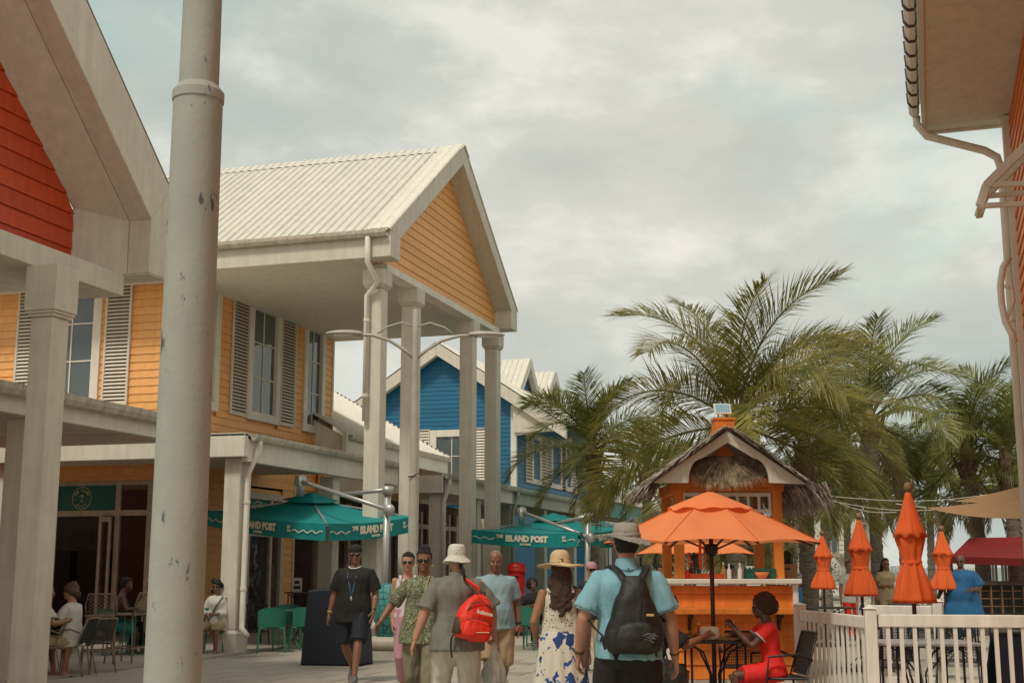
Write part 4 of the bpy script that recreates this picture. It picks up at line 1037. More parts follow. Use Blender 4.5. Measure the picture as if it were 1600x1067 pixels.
shrub('bush behind the little palm at the left eave of the kiosk', 1042, 42, 1.7, 2.6, 4)
shrub('dark low bush at the foot of the palm behind the folded parasols', 1395, 40, 1.2, .9, 5, 600)

# ================================================================ PARASOLS
def open_parasol(label, c, rz, z_rim, z_top, rad, pole=True, D=1, tilt=0):
    t = thing('parasol', label, 'parasol', c, rz, 'orange parasols')
    n = 8; sub = 6; vs = []; f = []; K = 7
    for k in range(K + 1):
        fr_ = k / K; 
        for j in range(n * sub):
            a = 2 * PI * j / (n * sub); ph = (j % sub) / sub; sag = math.sin(ph * PI)
            rr = rad * (.20 + .80 * fr_) * (math.cos(PI / n) / math.cos((ph - .5) * 2 * PI / n) if True else 1) * (1 - .035 * sag * fr_)
            z = z_top - .12 - (z_top - .12 - z_rim) * (fr_ ** 1.12) - .045 * sag * math.sin(fr_ * PI) + .03 * sag * fr_ ** 3
            vs.append((rr * math.cos(a), rr * math.sin(a), z))
    S = n * sub; f = [(k * S + j, (k + 1) * S + j, (k + 1) * S + (j + 1) % S, k * S + (j + 1) % S) for k in range(K) for j in range(S)]
    base = K * S
    m_ = MB(); m_.add(vs, f); cn_ = m_.build('canopy', 'brolly', t, world=False, smooth=True)
    # top vent cap with a wavy edge
    vs = []; K2 = 4
    for k in range(K2 + 1):
        fr_ = k / K2
        for j in range(S):
            a = 2 * PI * j / S; ph = (j % sub) / sub; rr = rad * (.02 + .36 * fr_); wob = .018 * math.sin(a * 9) * fr_
            vs.append((rr * math.cos(a), rr * math.sin(a), z_top - (z_top - z_rim) * .31 * fr_ ** 1.05 - .03 * math.sin(ph * PI) * fr_ + wob))
    m_ = MB(); m_.add(vs, [(k * S + j, (k + 1) * S + j, (k + 1) * S + (j + 1) % S, k * S + (j + 1) % S) for k in range(K2) for j in range(S)]); m_.build('vent_flap', 'brolly', t, world=False, smooth=True)
    def cz(fr_): return z_top - .12 - (z_top - .12 - z_rim) * (fr_ ** 1.12)
    for j in range(n):      # stitched seams over the ribs
        a = 2 * PI * j / n; sm_ = MB(); sm_.tube([(rad * (.20 + .80 * q_ / 6) * math.cos(a), rad * (.20 + .80 * q_ / 6) * math.sin(a), cz(q_ / 6) + .004) for q_ in range(7)], .0035, 5); sm_.build('seam', 'brolly_dark', t, world=False)
    # ribs, hub, pole
    zh = z_rim - .06
    for j in range(n):
        a = 2 * PI * j / n; d = Vector((math.cos(a), math.sin(a), 0)); r_ = MB()
        r_.bar(d * .04 + Vector((0, 0, z_top - .2)), d * rad * .99 + Vector((0, 0, z_rim - .012)), .018, .022); r_.bar(d * .05 + Vector((0, 0, zh)), d * rad * .52 + Vector((0, 0, z_rim + (z_top - .15 - z_rim) * .50 - .03)), .016, .016); r_.build('rib', 'wood_dark', t, world=False)
    m_ = MB(); m_.tube([(0, 0, .02), (0, 0, z_top - .1)], .023, 12); m_.build('pole', 'wood_dark', t, world=False, smooth=True)
    m_ = MB(); m_.lathe((0, 0, zh - .06), [(.05, 0), (.07, .03), (.07, .09), (.05, .12)], 12); m_.build('hub', 'black_metal', t, world=False)
    m_ = MB(); m_.ell((0, 0, z_top + .03), (.04, .04, .045)); m_.build('finial', 'wood', t, world=False, smooth=True)
    s = MB(); s.tube([(-.14, -.05, z_rim + .05), (-.15, -.06, z_rim - .12), (-.14, -.05, z_rim - .26)], [(.03, .012), (.03, .012), (.026, .012)], 6); s.tube([(-.1, -.04, z_rim - .02), (-.09, -.05, z_rim - .25)], .008, 5); s.build('tie_strap', 'brolly_dark', t, world=False)
    m_ = MB(); m_.lathe((0, 0, 0), [(.26, 0), (.26, .05), (.06, .09), (.04, .3), (.035, .3)], 20); m_.build('foot', 'black_metal', t, world=False)
    return t
KD = 17.5
p = dep(1112, 885, 13.4); zt_ = dep(1110, 768, 13.4).z
zr_ = dep(1110, 846, 13.4).z
par1 = open_parasol('open orange parasol over the metal table in front of the thatched kiosk', (p.x, p.y, 0), YAW + R(14), zr_ - .02, zt_, 1.16)
p = dep(1085, 885, 24); open_parasol('open orange parasol behind the kiosk counter, only its rim showing', (p.x, p.y, 0), YAW + .3, dep(1085, 866, 24).z, dep(1085, 820, 24).z, 1.15)

def closed_parasol(label, px, D, ytop, ybot, wpx, lean=0, seed=0):
    c = gnd(px, 885, D); t = thing('parasol', label, 'parasol', c, YAW + seed, 'orange parasols')
    z1 = dep(px, ytop, D).z; z0 = dep(px, ybot, D).z; H = z1 - z0; w = wpx / 2030 * D / 2
    def fold(prof, folds, amp, name, m_='brolly_dark', tw=0, z_off=0):
        vs = []; S = 64; r = random.Random(seed * 13 + len(prof))
        for k, (fz, fr_) in enumerate(prof):
            for j in range(S):
                a = 2 * PI * j / S; fo_ = 1 - 2 * abs(math.sin((a * folds + tw * fz + 1.1 * math.sin(a * 2 + seed)) / 2)) ** .8; nz_ = noise.noise(Vector((math.cos(a) * 2.2, math.sin(a) * 2.2, fz * 5 + seed * 3))); ww_ = w * fr_ * (1 + amp * (.55 + .45 * fr_) * fo_ + .13 * nz_ + .04 * math.sin(a * 3 + seed * 2 + fz * 4))
                zz = z0 + H * fz + (.018 * math.sin(a * folds + 1) if k == len(prof) - 1 else 0)
                vs.append((ww_ * math.cos(a), ww_ * .8 * math.sin(a), zz))
        K = len(prof) - 1; mb = MB(); mb.add(vs, [(k * S + j, (k + 1) * S + j, (k + 1) * S + (j + 1) % S, k * S + (j + 1) % S) for k in range(K) for j in range(S)] + [tuple(range(S))]); return mb.build(name, m_, t, world=False, smooth=True)
    fold([(.99, .13), (.95, .19), (.88, .30), (.80, .42), (.72, .55), (.64, .70), (.585, .84), (.59, .78)], 7, .12, 'vent_flap', tw=.6)
    fold([(.74, .42), (.64, .62), (.56, .66), (.48, .57), (.42, .50), (.39, .47), (.36, .48), (.30, .58), (.22, .74), (.12, .90), (.04, .98), (.0, 1.0), (.012, .9)], 8, .15, 'canopy', tw=1.6)
    m_ = MB(); m_.lathe((0, 0, z0 + H * .36), [(w * .50, -.02), (w * .53, 0), (w * .50, .02)], 24, .8); m_.build('tie_strap', 'brolly_dark', t, world=False)
    m_ = MB(); m_.tube([(0, 0, .02), (0, 0, z1 - .02)], .022, 10); m_.build('pole', 'wood_dark', t, world=False, smooth=True)
    m_ = MB(); m_.lathe((0, 0, z1 - .03), [(.02, 0), (.022, .03), (.04, .04), (.046, .07), (.035, .11), (.01, .125)], 12); m_.build('finial', 'wood', t, world=False, smooth=True)
    m_ = MB(); m_.lathe((0, 0, 0), [(.26, 0), (.26, .05), (.06, .09), (.04, .3), (.035, .3)], 20); m_.build('foot', 'black_metal', t, world=False)
    t.rotation_euler = (0, R(lean), YAW + 0); return t
closed_parasol('tallest folded orange parasol, nearest behind the white fence', 1425, 13.6, 767, 942, 62, seed=1)
closed_parasol('second folded orange parasol, left of the tallest one', 1345, 19.0, 811, 931, 48, seed=2)
closed_parasol('smallest folded orange parasol beside the ringed palm trunk', 1286, 25, 836, 920, 37, seed=3)
closed_parasol('folded orange parasol right of the tallest one, beside the person in blue', 1474, 24, 829, 921, 42, seed=4)
closed_parasol('small folded orange parasol seen through the kiosk between its posts', 1199, 28, 850, 893, 17, seed=5)

# ---------------------------------------------------------------- teal cantilever umbrellas
def teal_umbrella(label, Nc, Lc, Rc, zapex, mast, mtop, boom0, group='teal cantilever umbrellas', text=True, vd=.30):
    Nc, Lc, Rc = Vector(Nc), Vector(Lc), Vector(Rc); Bc = Lc + Rc - Nc; cen = (Lc + Rc) / 2; ap = Vector((cen.x, cen.y, zapex))
    mast = Vector(mast); t = thing('cantilever_umbrella', label, 'umbrella', (mast.x, mast.y, 0), 0, group)
    cs_ = [Nc, Rc, Bc, Lc]; m_ = MB(); vs = []; K = 8; sub = 8
    def surf(f, side, s, lift=0):
        a = cs_[side].lerp(cs_[(side + 1) % 4], s); q = ap.lerp(a, f); q.z -= .10 * math.sin(f * PI) + .05 * math.sin(s * PI) * f ; q.z += lift + .05 * (1 - f) ** 2; return q
    S = 4 * sub
    for k in range(K + 1):
        for sd_ in range(4):
            for j in range(sub): vs.append(surf(.14 + .86 * k / K, sd_, j / sub))
    m_.add(vs, [(k * S + j, (k + 1) * S + j, (k + 1) * S + (j + 1) % S, k * S + (j + 1) % S) for k in range(K) for j in range(S)]); m_.build('canopy', 'teal', t, smooth=False)
    for f_ in t.children[0].data.polygons: f_.use_smooth = True
    m_ = MB(); vs = []
    for k in range(4):
        for sd_ in range(4):
            for j in range(sub): vs.append(surf(.015 + .27 * k / 3, sd_, j / sub, .05 + .02 * k / 3))
    m_.add(vs, [(k * S + j, (k + 1) * S + j, (k + 1) * S + (j + 1) % S, k * S + (j + 1) % S) for k in range(3) for j in range(S)]); m_.build('vent_flap', 'teal', t, smooth=True)
    for sd_ in range(4):
        a, b = cs_[sd_], cs_[(sd_ + 1) % 4]; u = (b - a); n_ = Vector((u.y, -u.x, 0)).normalized()
        if n_.dot(cen - a) > 0: n_ = -n_
        v = MB(); pts = [a.lerp(b, .012 + .976 * j / 12) for j in range(13)]; vv = []
        for j, q in enumerate(pts):
            s = j / 12; sag = -.05 * math.sin(s * PI)
            vv += [q + Vector((0, 0, sag)), q + n_ * (.012 * math.sin(j * 1.7)) + Vector((0, 0, sag - vd))]
        v.add(vv + [p_ - n_ * .006 for p_ in vv], [(2 * j, 2 * j + 1, 2 * j + 3, 2 * j + 2) for j in range(12)] + [(26 + 2 * j, 26 + 2 * j + 2, 26 + 2 * j + 3, 26 + 2 * j + 1) for j in range(12)]); va = v.build('valance', 'teal', t)
        if text and sd_ in (0, 3):
            # left to right as read from outside
            A_, B_ = (a, b); un = u.normalized()
            Ln = u.length
            def wpos(s, dz): q = A_.lerp(B_, s); return q + n_ * .02 + Vector((0, 0, -.05 * math.sin(s * PI) + dz))
            zl = -vd * .62
            text_obj('THE', .10, wpos(.335 - .25 / Ln, zl + .06), un, Vector((0, 0, 1)), 'cream_print', va, bold=.005)
            tt = text_obj('ISLAND POST', .18, wpos(.335, zl), un, Vector((0, 0, 1)), 'cream_print', va, bold=.0115)
            text_obj('EST', .06, wpos(.335 + 1.46 / Ln, zl + .075), un, Vector((0, 0, 1)), 'cream_print', va, bold=.002)
            text_obj('2021', .06, wpos(.335 + 1.46 / Ln, zl + .01), un, Vector((0, 0, 1)), 'cream_print', va, bold=.002)
            text_obj('BAHAMAS', .062, wpos(.335 + .38 / Ln, zl - .075), un, Vector((0, 0, 1)), 'cream_print', va, bold=.002)
            for s0_, s1_ in ((.02, .23), (.335 + 1.62 / Ln, .97)):
                w_ = MB()
                K2 = int((s1_ - s0_) * Ln / .025); pp = [wpos(s0_ + (s1_ - s0_) * i / K2, zl + .03 + .022 * math.sin(i * .025 * 2 * PI / .26)) for i in range(K2 + 1)]
                for i in range(K2): w_.bar(pp[i], pp[i + 1], .006, .016, up=(0, 0, 1))
                w_.build('wave_line', 'cream_print', va)
    rb_ = MB()
    for c in cs_: rb_.bar(ap - Vector((0, 0, .06)), c - Vector((0, 0, .03)), .03)
    rb_.build('rib', 'steel', t)
    mtop = Vector(mtop); boom0 = Vector(boom0); low = mast.lerp(mtop, .78)
    m_ = MB(); m_.tube([Vector((mast.x, mast.y, .25)), mtop], .062, 14); m_.build('mast', 'steel', t, smooth=True)
    m_ = MB(); m_.tube([mtop + Vector((0, 0, -.08)), mtop + Vector((0, 0, .06))], .10, 14); m_.build('mast_cap', 'steel', t, smooth=True)
    m_ = MB(); side = Vector((.07, -.1, 0)); bz = Vector((mast.x, mast.y, 0)).lerp(mtop, 1); jl = Vector((mtop.x, mtop.y, boom0.z - .62)) + side
    m_.tube([jl, boom0 + side * .3], .04, 12); m_.build('boom', 'steel', t, smooth=True)
    m_ = MB(); m_.tube([mtop, jl.lerp(boom0, .52)], .036, 12); m_.build('strut', 'steel', t, smooth=True)
    m_ = MB(); m_.ell(jl, (.11, .07, .11)); m_.build('crank_joint', 'steel', t, smooth=True)
    m_ = MB(); m_.tube([boom0 + Vector((0, 0, .1)), boom0 + Vector((0, 0, -.28))], [.11, .06], 12); m_.ell(boom0, (.13, .09, .13)); m_.build('boom_head', 'steel', t, smooth=True)
    m_ = MB(); m_.lathe((mast.x, mast.y, 0), [(.42, .0), (.42, .22), (.40, .24)], 28); m_.build('base', 'base_stone', t)
    return t
u1 = teal_umbrella('nearest teal umbrella, lettered valance half behind the canopy post',
    dep(512, 818, 22.8), dep(322, 797, 25.6), dep(650, 806, 25.4), dep(478, 772, 24.6).z, gnd(598, 960, 22.6), dep(606, 765, 22.6), dep(470, 752, 24.4))
u2 = teal_umbrella('middle teal umbrella with its mast beside the straw hat',
    dep(905, 832, 28.0), dep(736, 827, 29.5), dep(985, 822, 31.5), dep(820, 806, 30).z, gnd(916, 960, 28.2), dep(919, 806, 28.2), dep(815, 800, 29.8))
u3 = teal_umbrella('farthest teal umbrella, just behind the middle one',
    dep(965, 838, 35.5), dep(835, 832, 37), dep(1030, 830, 38.5), dep(905, 816, 37).z, gnd(990, 940, 36), dep(990, 812, 36), dep(908, 808, 37), text=True)

# ================================================================ KIOSK
kq = gnd(1145, 885, KD)
K_ = thing('kiosk', 'small orange wooden bar kiosk with a shaggy thatched roof and cream counter', 'kiosk', kq, YAW)
kx = lambda px: (px - 1145) * KD / 2030.6
kz = lambda py: dep(1145, py, KD).z
ka = dict(world=False)
b = MB(); b.box(kx(1050), kx(1241), .05, .12, 0, kz(915)); b.box(kx(1050), kx(1050) + .07, .12, 1.5, 0, kz(915)); b.box(kx(1241) - .07, kx(1241), .12, 1.5, 0, kz(915)); b.build('bar_front', 'kiosk_orange', K_, **ka)
siding(K_, (kx(1047), .05, .03), (1, 0, 0), (0, -1, 0), .03, kz(914), 'kiosk_orange', .185, W=kx(1239) - kx(1047), world=False, thick=.03)
siding(K_, (kx(1241), .05, .03), (0, 1, 0), (1, 0, 0), .03, kz(914), 'kiosk_orange', .185, W=1.45, world=False, thick=.03)
b = MB(); b.box(kx(1034), kx(1250), -.10, .35, kz(912), kz(904)); b.box(kx(1250) - .35, kx(1250), .35, 1.6, kz(912), kz(904)); b.build('counter_top', 'cream', K_, bevel=.012, **ka)
for a_, c_ in ((1036, 1047), (1237, 1246)):
    b = MB(); b.box(kx(a_), kx(c_), -.03, .10, 0, kz(912) - .003); b.build('corner_post', 'cream', K_, bevel=.006, **ka)
b = MB(); b.box(kx(1044), kx(1243), -.34, .0, kz(958), kz(949)); b.build('shelf', 'kiosk_orange', K_, bevel=.008, **ka)
for px in (1073, 1211):
    b = MB(); b.box(kx(px), kx(px) + .04, -.02, .02, kz(985), kz(958)); b.box(kx(px), kx(px) + .04, -.26, .0, kz(958) - .05, kz(958) - .003); b.bar((kx(px) + .02, -.25, kz(958) - .03), (kx(px) + .02, -.0, kz(980)), .02); b.build('shelf_bracket', 'black_metal', K_, **ka)
zb1 = kz(757)
for px in (1056, 1212):
    for y_ in (.06, 1.45):
        b = MB(); b.box(kx(px), kx(px + 15), y_, y_ + .11, kz(904), zb1); b.build('post', 'kiosk_orange', K_, bevel=.006, **ka)
# window band above the counter
def kband(o, u, n, W, zt, zb, nlt):
    m_ = MB(); frame_box(m_, o, u, n, 0, W, zt - .05, zt, -.03, .03); frame_box(m_, o, u, n, 0, W, zb, zb + .045, -.03, .03)
    for i in range(nlt + 1):
        a = (W - .035) * i / nlt; frame_box(m_, o, u, n, a, a + .035, zb + .045, zt - .05, -.028, .028)
    f = m_.build('window', 'cream', K_, **ka)
    for i in range(nlt):
        p_ = MB(); a = (W - .035) * i / nlt; frame_box(p_, o, u, n, a + .035, a + (W - .035) / nlt, zb + .045, zt - .05, -.005, .005); p_.build('pane', 'pane_clear', f, **ka)
kband((kx(1070), .1, 0), (1, 0, 0), (0, -1, 0), kx(1210) - kx(1070), kz(769), kz(800), 8)
kband((kx(1070), 1.5, 0), (1, 0, 0), (0, -1, 0), kx(1210) - kx(1070), kz(772), kz(805), 8)
b = MB(); b.box(kx(1052), kx(1230), .03, .13, kz(767), zb1 + .05); b.box(kx(1052), kx(1230), 1.45, 1.55, kz(768), zb1 + .05); b.box(kx(1056), kx(1056) + .1, .13, 1.45, kz(768), zb1 + .05); b.box(kx(1228) - .1, kx(1228), .13, 1.45, kz(768), zb1 + .05); b.build('beam', 'kiosk_orange', K_, **ka)
# gable front of the roof: cream boards with an arched opening
ax, az = kx(1132), kz(677); lx_, lz_ = kx(1016), kz(758); rx_, rz_ = kx(1250), kz(760)
def arch(x0, x1, zb, zi, k=14):   # inner outline from left foot over the apex to the right foot
    xm = ax; pts = []
    for i in range(k + 1):
        t = i / k; xx = x0 + (xm - x0) * t
        zz = min(zb + (kz(722) - zb) * math.sin(min(1, t / .32) * PI / 2), 1e9) if t < .32 else kz(722) + (zi - kz(722)) * (t - .32) / .68
        if t < .32: xx = x0 + (xm - x0) * .32 * (1 - math.cos(t / .32 * PI / 2))
        pts.append((xx, zz))
    return pts
inL = arch(kx(1070), kx(1200), kz(758), kz(697)); inR = [(2 * ax - x_, z_) for x_, z_ in inL]
def face(side, pts_in, ox, oz):
    o_ = [(ox + (ax - ox) * i / (len(pts_in) - 1), oz + (az - oz) * i / (len(pts_in) - 1)) for i in range(len(pts_in))]
    b = MB(); n_ = len(pts_in); vs = []
    for y_ in (-.55, -.50): vs += [(x_, y_, z_) for x_, z_ in o_] + [(x_, y_, z_) for x_, z_ in pts_in]
    s = 2 * n_; f = []
    for i in range(n_ - 1): f += [(i, i + 1, n_ + i + 1, n_ + i), (s + i + 1, s + i, s + n_ + i, s + n_ + i + 1), (n_ + i, n_ + i + 1, s + n_ + i + 1, s + n_ + i), (i + 1, i, s + i, s + i + 1)]
    f += [(0, n_, s + n_, s)]
    b.add(vs, f); b.build('barge_board', 'stucco', K_, **ka)
face(-1, inL, lx_, lz_); face(1, inR, rx_, rz_)
b = MB(); b.prism([(ax - .5, -.2, az - .62), (ax + .5, -.2, az - .62), (ax, -.2, az - .18)], (0, .05, 0)); b.box(ax - .66, ax + .66, -.2, -.15, kz(761), az - .62); b.build('gable_board', 'kiosk_orange', K_, **ka)
# roof: deck under the thatch
yb1_ = 2.2; sl_ = (az - lz_) / (ax - lx_)
b = MB()
for s_, ox, oz in ((-1, lx_, lz_), (1, rx_, rz_)):
    b.prism([(ax, -.56, az - .02), (ax, -.56, az + .03), (ox - .0, -.56, oz + .05), (ox, -.56, oz - .0)], (0, yb1_ + .56, 0))
b.build('roof', 'wood_dark', K_, **ka)
def strands(name, n, seed, gen, m_, kind='stuff'):
    r = random.Random(seed); b = MB()
    for _ in range(n):
        p0, d, l_, w_, dr = gen(r); p0 = Vector(p0); d = Vector(d).normalized(); s = d.cross(Vector((0, 0, 1)) + Vector((r.uniform(-.5, .5), r.uniform(-.5, .5), 0))).normalized() * w_ / 2
        p1 = p0 + d * l_ * .6; p2 = p1 + (d + Vector((0, 0, -dr))).normalized() * l_ * .4; b.add([p0 - s, p0 + s, p1 + s, p1 - s, p2], [(0, 1, 2, 3), (3, 2, 4)])
    o = b.build(name, m_, K_, world=False); o['kind'] = kind; return o
def gen_side(s_):
    def g_(r):
        t = r.random() ** .9; y_ = r.uniform(-.66, yb1_ + .1); ox, oz = (lx_, lz_) if s_ < 0 else (rx_, rz_)
        p0 = Vector((ax + (ox - ax) * t, y_, az + (oz - az) * t + .02 + r.uniform(0, .05))); d = Vector((ox - ax, 0, oz - az)).normalized() + Vector((0, r.uniform(-.28, .28), r.uniform(.0, .13)))
        if y_ < -.5: d += Vector((0, -.25, -.05))
        return p0, d, r.uniform(.18, .36) * (1 - .35 * t), r.uniform(.012, .03), r.uniform(0, .5)
    return g_
strands('thatch', 5200, 1, gen_side(-1), 'thatch'); strands('thatch', 5200, 2, gen_side(1), 'thatch')
def gen_eave(r):        # ragged right end hanging lower towards the back
    y_ = r.uniform(-.3, yb1_ + .3); p0 = Vector((rx_ + r.uniform(-.05, .32), y_, rz_ + .06 - r.random() * .12)); return p0, (r.uniform(.2, .8), r.uniform(-.3, .3), -.7), r.uniform(.18, .42), r.uniform(.012, .028), .6
strands('thatch', 1700, 3, gen_eave, 'thatch')
def gen_eavel(r):
    y_ = r.uniform(-.5, yb1_); p0 = Vector((lx_ - r.uniform(-.12, .04), y_, lz_ + .05 - r.random() * .1)); return p0, (-r.uniform(.3, .9), r.uniform(-.3, .3), -.6), r.uniform(.10, .22), r.uniform(.012, .028), .6
strands('thatch', 1200, 4, gen_eavel, 'thatch')
def gen_fan(r):
    a = R(r.uniform(188, 352)); d = Vector((math.cos(a), -.25, math.sin(a) * .75)); t = r.uniform(.05, .40); p0 = Vector((ax, -.36, az - .33)) + Vector((d.x * 1.25, -.1 * t, d.z * .62)) * t
    return p0, d, r.uniform(.22, .36), r.uniform(.008, .018), r.uniform(.1, .5)
strands('thatch', 3600, 5, gen_fan, 'thatch_light')
# cupola with its solar panel
b = MB(); b.box(ax - .13, ax + .13, -.35, -.05, az - .05, az + .15); b.box(ax - .145, ax + .145, -.365, -.035, az + .15, az + .18)
b.prism([(ax - .2, -.37, az - .06), (ax - .2, -.37, az - .02), (ax, -.37, az + .09), (ax + .2, -.37, az - .02), (ax + .2, -.37, az - .06), (ax, -.37, az + .045)], (0, -.03, 0)); b.build('cupola', 'kiosk_orange', K_, **ka)
sp = thing('solar_panel', 'small tilted solar panel in a white frame on top of the kiosk ridge', 'solar panel', K_.matrix_basis @ Vector((ax, -.2, az + .22)), YAW + R(6))
b = MB(); c0 = Vector((0, 0, .10)); u_ = Vector((1, 0, 0)); v_ = Vector((.04, .55, .83)).normalized(); n_ = u_.cross(v_)
b.prism([c0 + u_ * a * .115 + v_ * c * .085 for a, c in ((-1, -1), (1, -1), (1, 1), (-1, 1))], n_ * -.02); pf = b.build('frame', 'white', sp, world=False)
for i in range(6):
    for j in range(5):
        b = MB(); q_ = c0 + u_ * (-.098 + i * .0335) + v_ * (-.07 + j * .029) + n_ * .002; b.prism([q_, q_ + u_ * .029, q_ + u_ * .029 + v_ * .025, q_ + v_ * .025], n_ * .002)
        b.build('solar_cell', 'sky_shirt', sp, world=False)
b = MB(); b.bar((-.06, 0, -.04), (-.06, .02, .06), .015); b.bar((.06, 0, -.04), (.06, .02, .06), .015); b.build('bracket', 'black_metal', sp, world=False)
# pole at the kiosk corner
kw = lambda x_, y_, z_: K_.matrix_basis @ Vector((x_, y_, z_))
# (matrix_basis of the empty is its placement on site)
def on_kiosk(name, label, cat, px, py, dy=0, group=None, rz=0): return thing(name, label, cat, kw(kx(px), dy, kz(py)), YAW + rz, group)
t = on_kiosk('pole', 'blue painted pole standing at the right corner of the kiosk', 'pole', 1246, 885, -.12); t.location.z = 0
b = MB(); b.box(-.022, .022, -.022, .022, 0, kz(917)); b.build('shaft', 'blue_cloth', t, world=False)
t = on_kiosk('crate', 'dark green plastic crate on the right end of the kiosk counter', 'crate', 1190, 904, .15)
b = MB(); b.box(-.19, .19, -.12, .12, 0, .02)
for s in (-1, 1): b.box(-.19, .19, s * .12 - .008, s * .12 + .008, .02, .13); b.box(s * .19 - .008, s * .19 + .008, -.112, .112, .02, .13)
b.build('body', 'crate_green', t, world=False); b = MB(); b.box(-.2, .2, -.135, -.129, .10, .135); b.build('rim', 'crate_green', t, world=False)
t = on_kiosk('bowl', 'orange bowl leaning in front of the green crate', 'bowl', 1190, 904, .0)
b = MB(); b.lathe((0, 0, 0), [(.04, 0), (.07, .03), (.10, .09), (.095, .09), (.06, .03), (.01, .015)], 20); b.build('body', 'brolly', t, world=False, smooth=True)
t = on_kiosk('tray', 'long low red-brown tray on the kiosk counter, left of the parasol pole', 'tray', 1104, 904, .1)
b = MB(); b.box(-.22, .22, -.1, .1, 0, .012); b.box(-.22, .22, -.105, -.09, .012, .07); b.box(-.22, .22, .09, .105, .012, .07); b.box(-.225, -.21, -.09, .09, .012, .07); b.box(.21, .225, -.09, .09, .012, .07); b.build('body', 'red_siding', t, world=False)
rk = random.Random(5)
names = ['clear squat bottle at the middle of the kiosk counter', 'tall dark bottle behind the red-brown tray', 'amber bottle right of the parasol pole on the counter', 'green bottle behind the red-brown tray', 'white bottle left of the green crate', 'small clear jar beside the white bottle', 'red topped bottle at the left end of the tray']
cols_ = ['white', 'wood_dark', 'food', 'crate_green', 'white', 'cream_old', 'red_cloth']
for k, (px, nm, cm) in enumerate(zip((1141, 1083, 1132, 1096, 1158, 1164, 1076), names, cols_)):
    t = on_kiosk('bottle', nm, 'bottle', px, 904, .1 + .14 * (k % 2), 'bottles on the kiosk counter'); h_ = rk.uniform(.13, .22)
    b = MB(); b.lathe((0, 0, 0), [(.03, 0), (.032, .01), (.032, h_ * .6), (.012, h_ * .78), (.011, h_)], 12); b.build('body', cm, t, world=False, smooth=True); b = MB(); b.lathe((0, 0, h_), [(.014, -.01), (.014, .015), (.005, .018)], 10); b.build('cap', 'red_cloth' if k % 2 else 'white', t, world=False)
t = on_kiosk('box', 'cardboard box with a hand hole at the right side of the kiosk', 'box', 1240, 904, .5)
b = MB(); b.box(-.14, .14, -.1, .1, 0, .20); bx = b.build('carton', 'cardboard', t, world=False, bevel=.004); b = MB(); b.box(-.04, .04, -.104, -.101, .12, .145); b.build('hand_hole', 'dark', t, world=False)
t = on_kiosk('loudspeaker', 'rounded black loudspeaker hung under the right eave of the kiosk', 'speaker', 1237, 882, .6)
b = MB(); b.box(-.11, .11, -.08, .08, 0, .19); b.build('cabinet', 'black_cloth', t, world=False, bevel=.03); b = MB(); b.bar((0, .02, .19), (0, .02, 1.1), .015); b.build('hanger', 'black_metal', t, world=False)
b = MB(); b.lathe((0, 0, 0), [(.07, 0), (.07, .01)], 20); o = b.build('grille', 'dark', t, world=False); o.rotation_euler = (R(90), 0, 0); o.location = (0, -.081, .1)
# string wires running to the right from the roof
for k, (ya_, yb__, xe_, lb) in enumerate(((772, 770, 1560, 'topmost thin wire strung from the thatched roof towards the shade sail'), (776, 792, 1500, 'lower sagging wire strung from the thatched roof'), (764, 800, 1400, 'steeply sloping wire from the thatched roof to the palms'))):
    a = dep(1268, ya_, 18); b_ = dep(xe_, yb__, 24 - k); m_ = MB(); m_.tube([a.lerp(b_, i / 12) - Vector((0, 0, .12 * math.sin(PI * i / 12))) for i in range(13)], .006, 5)
    o = m_.build('wire', 'cable'); tag(o, lb, 'wire')

# ================================================================ FENCE
def fence(label, p0, p1, z1, pitch, m='white_pvc', rail=.115, pk=1, post0=True, post1=True, group='white picket fences'):
    p0 = Vector((p0[0], p0[1], 0)); p1 = Vector((p1[0], p1[1], 0)); t = thing('fence', label, 'fence', p0, math.atan2(p1.y - p0.y, p1.x - p0.x), group); Lf = (p1 - p0).length
    b = MB(); b.box(.07, Lf - .07, -.03, .03, z1 - rail, z1); b.build('top_rail', m, t, world=False, bevel=.008)
    b = MB(); b.box(.07, Lf - .07, -.03, .03, .12, .12 + rail); b.build('bottom_rail', m, t, world=False, bevel=.008)
    pm = MB(); pm.box(-.018 * pk, .018 * pk, -.016 * pk, .016 * pk, .12 + rail, z1 - rail); pme = pm.mesh('picket')
    x = .07 + pitch * .7
    while x < Lf - .1: link('picket', pme, m, t, loc=(x, 0, 0)); x += pitch
    for f_, x_ in ((post0, 0), (post1, Lf)):
        if f_:
            b = MB(); b.box(x_ - .055, x_ + .055, -.055, .055, 0, z1 + .05); po = b.build('post', m, t, world=False, bevel=.008)
            b = MB(); b.add([(x_ - .066, -.066, z1 + .052), (x_ + .066, -.066, z1 + .052), (x_ + .066, .066, z1 + .052), (x_ - .066, .066, z1 + .052), (x_, 0, z1 + .08)], [(3, 2, 1, 0), (0, 1, 4), (1, 2, 4), (2, 3, 4), (3, 0, 4)]); b.build('post_cap', m, po, world=False)
    return t
fz = 1.06
n0 = gnd(1356, 885, 12.3); n1 = gnd(1700, 885, 12.0); w0 = gnd(1247, 885, 14.2)
fence('near white picket fence running to the right edge in front of the tables', n0, n1, fz, .121)
fence('short white picket fence going back from the corner post to the kiosk', w0, n0, fz - .02, .13, pk=.72, post1=False)
b0_ = gnd(1340, 885, 15.6); b1_ = gnd(1462, 885, 15.2)
fence('far white fence behind the dining tables, seen over the near rail', b0_, b1_, fz - .01, .121, post0=False)
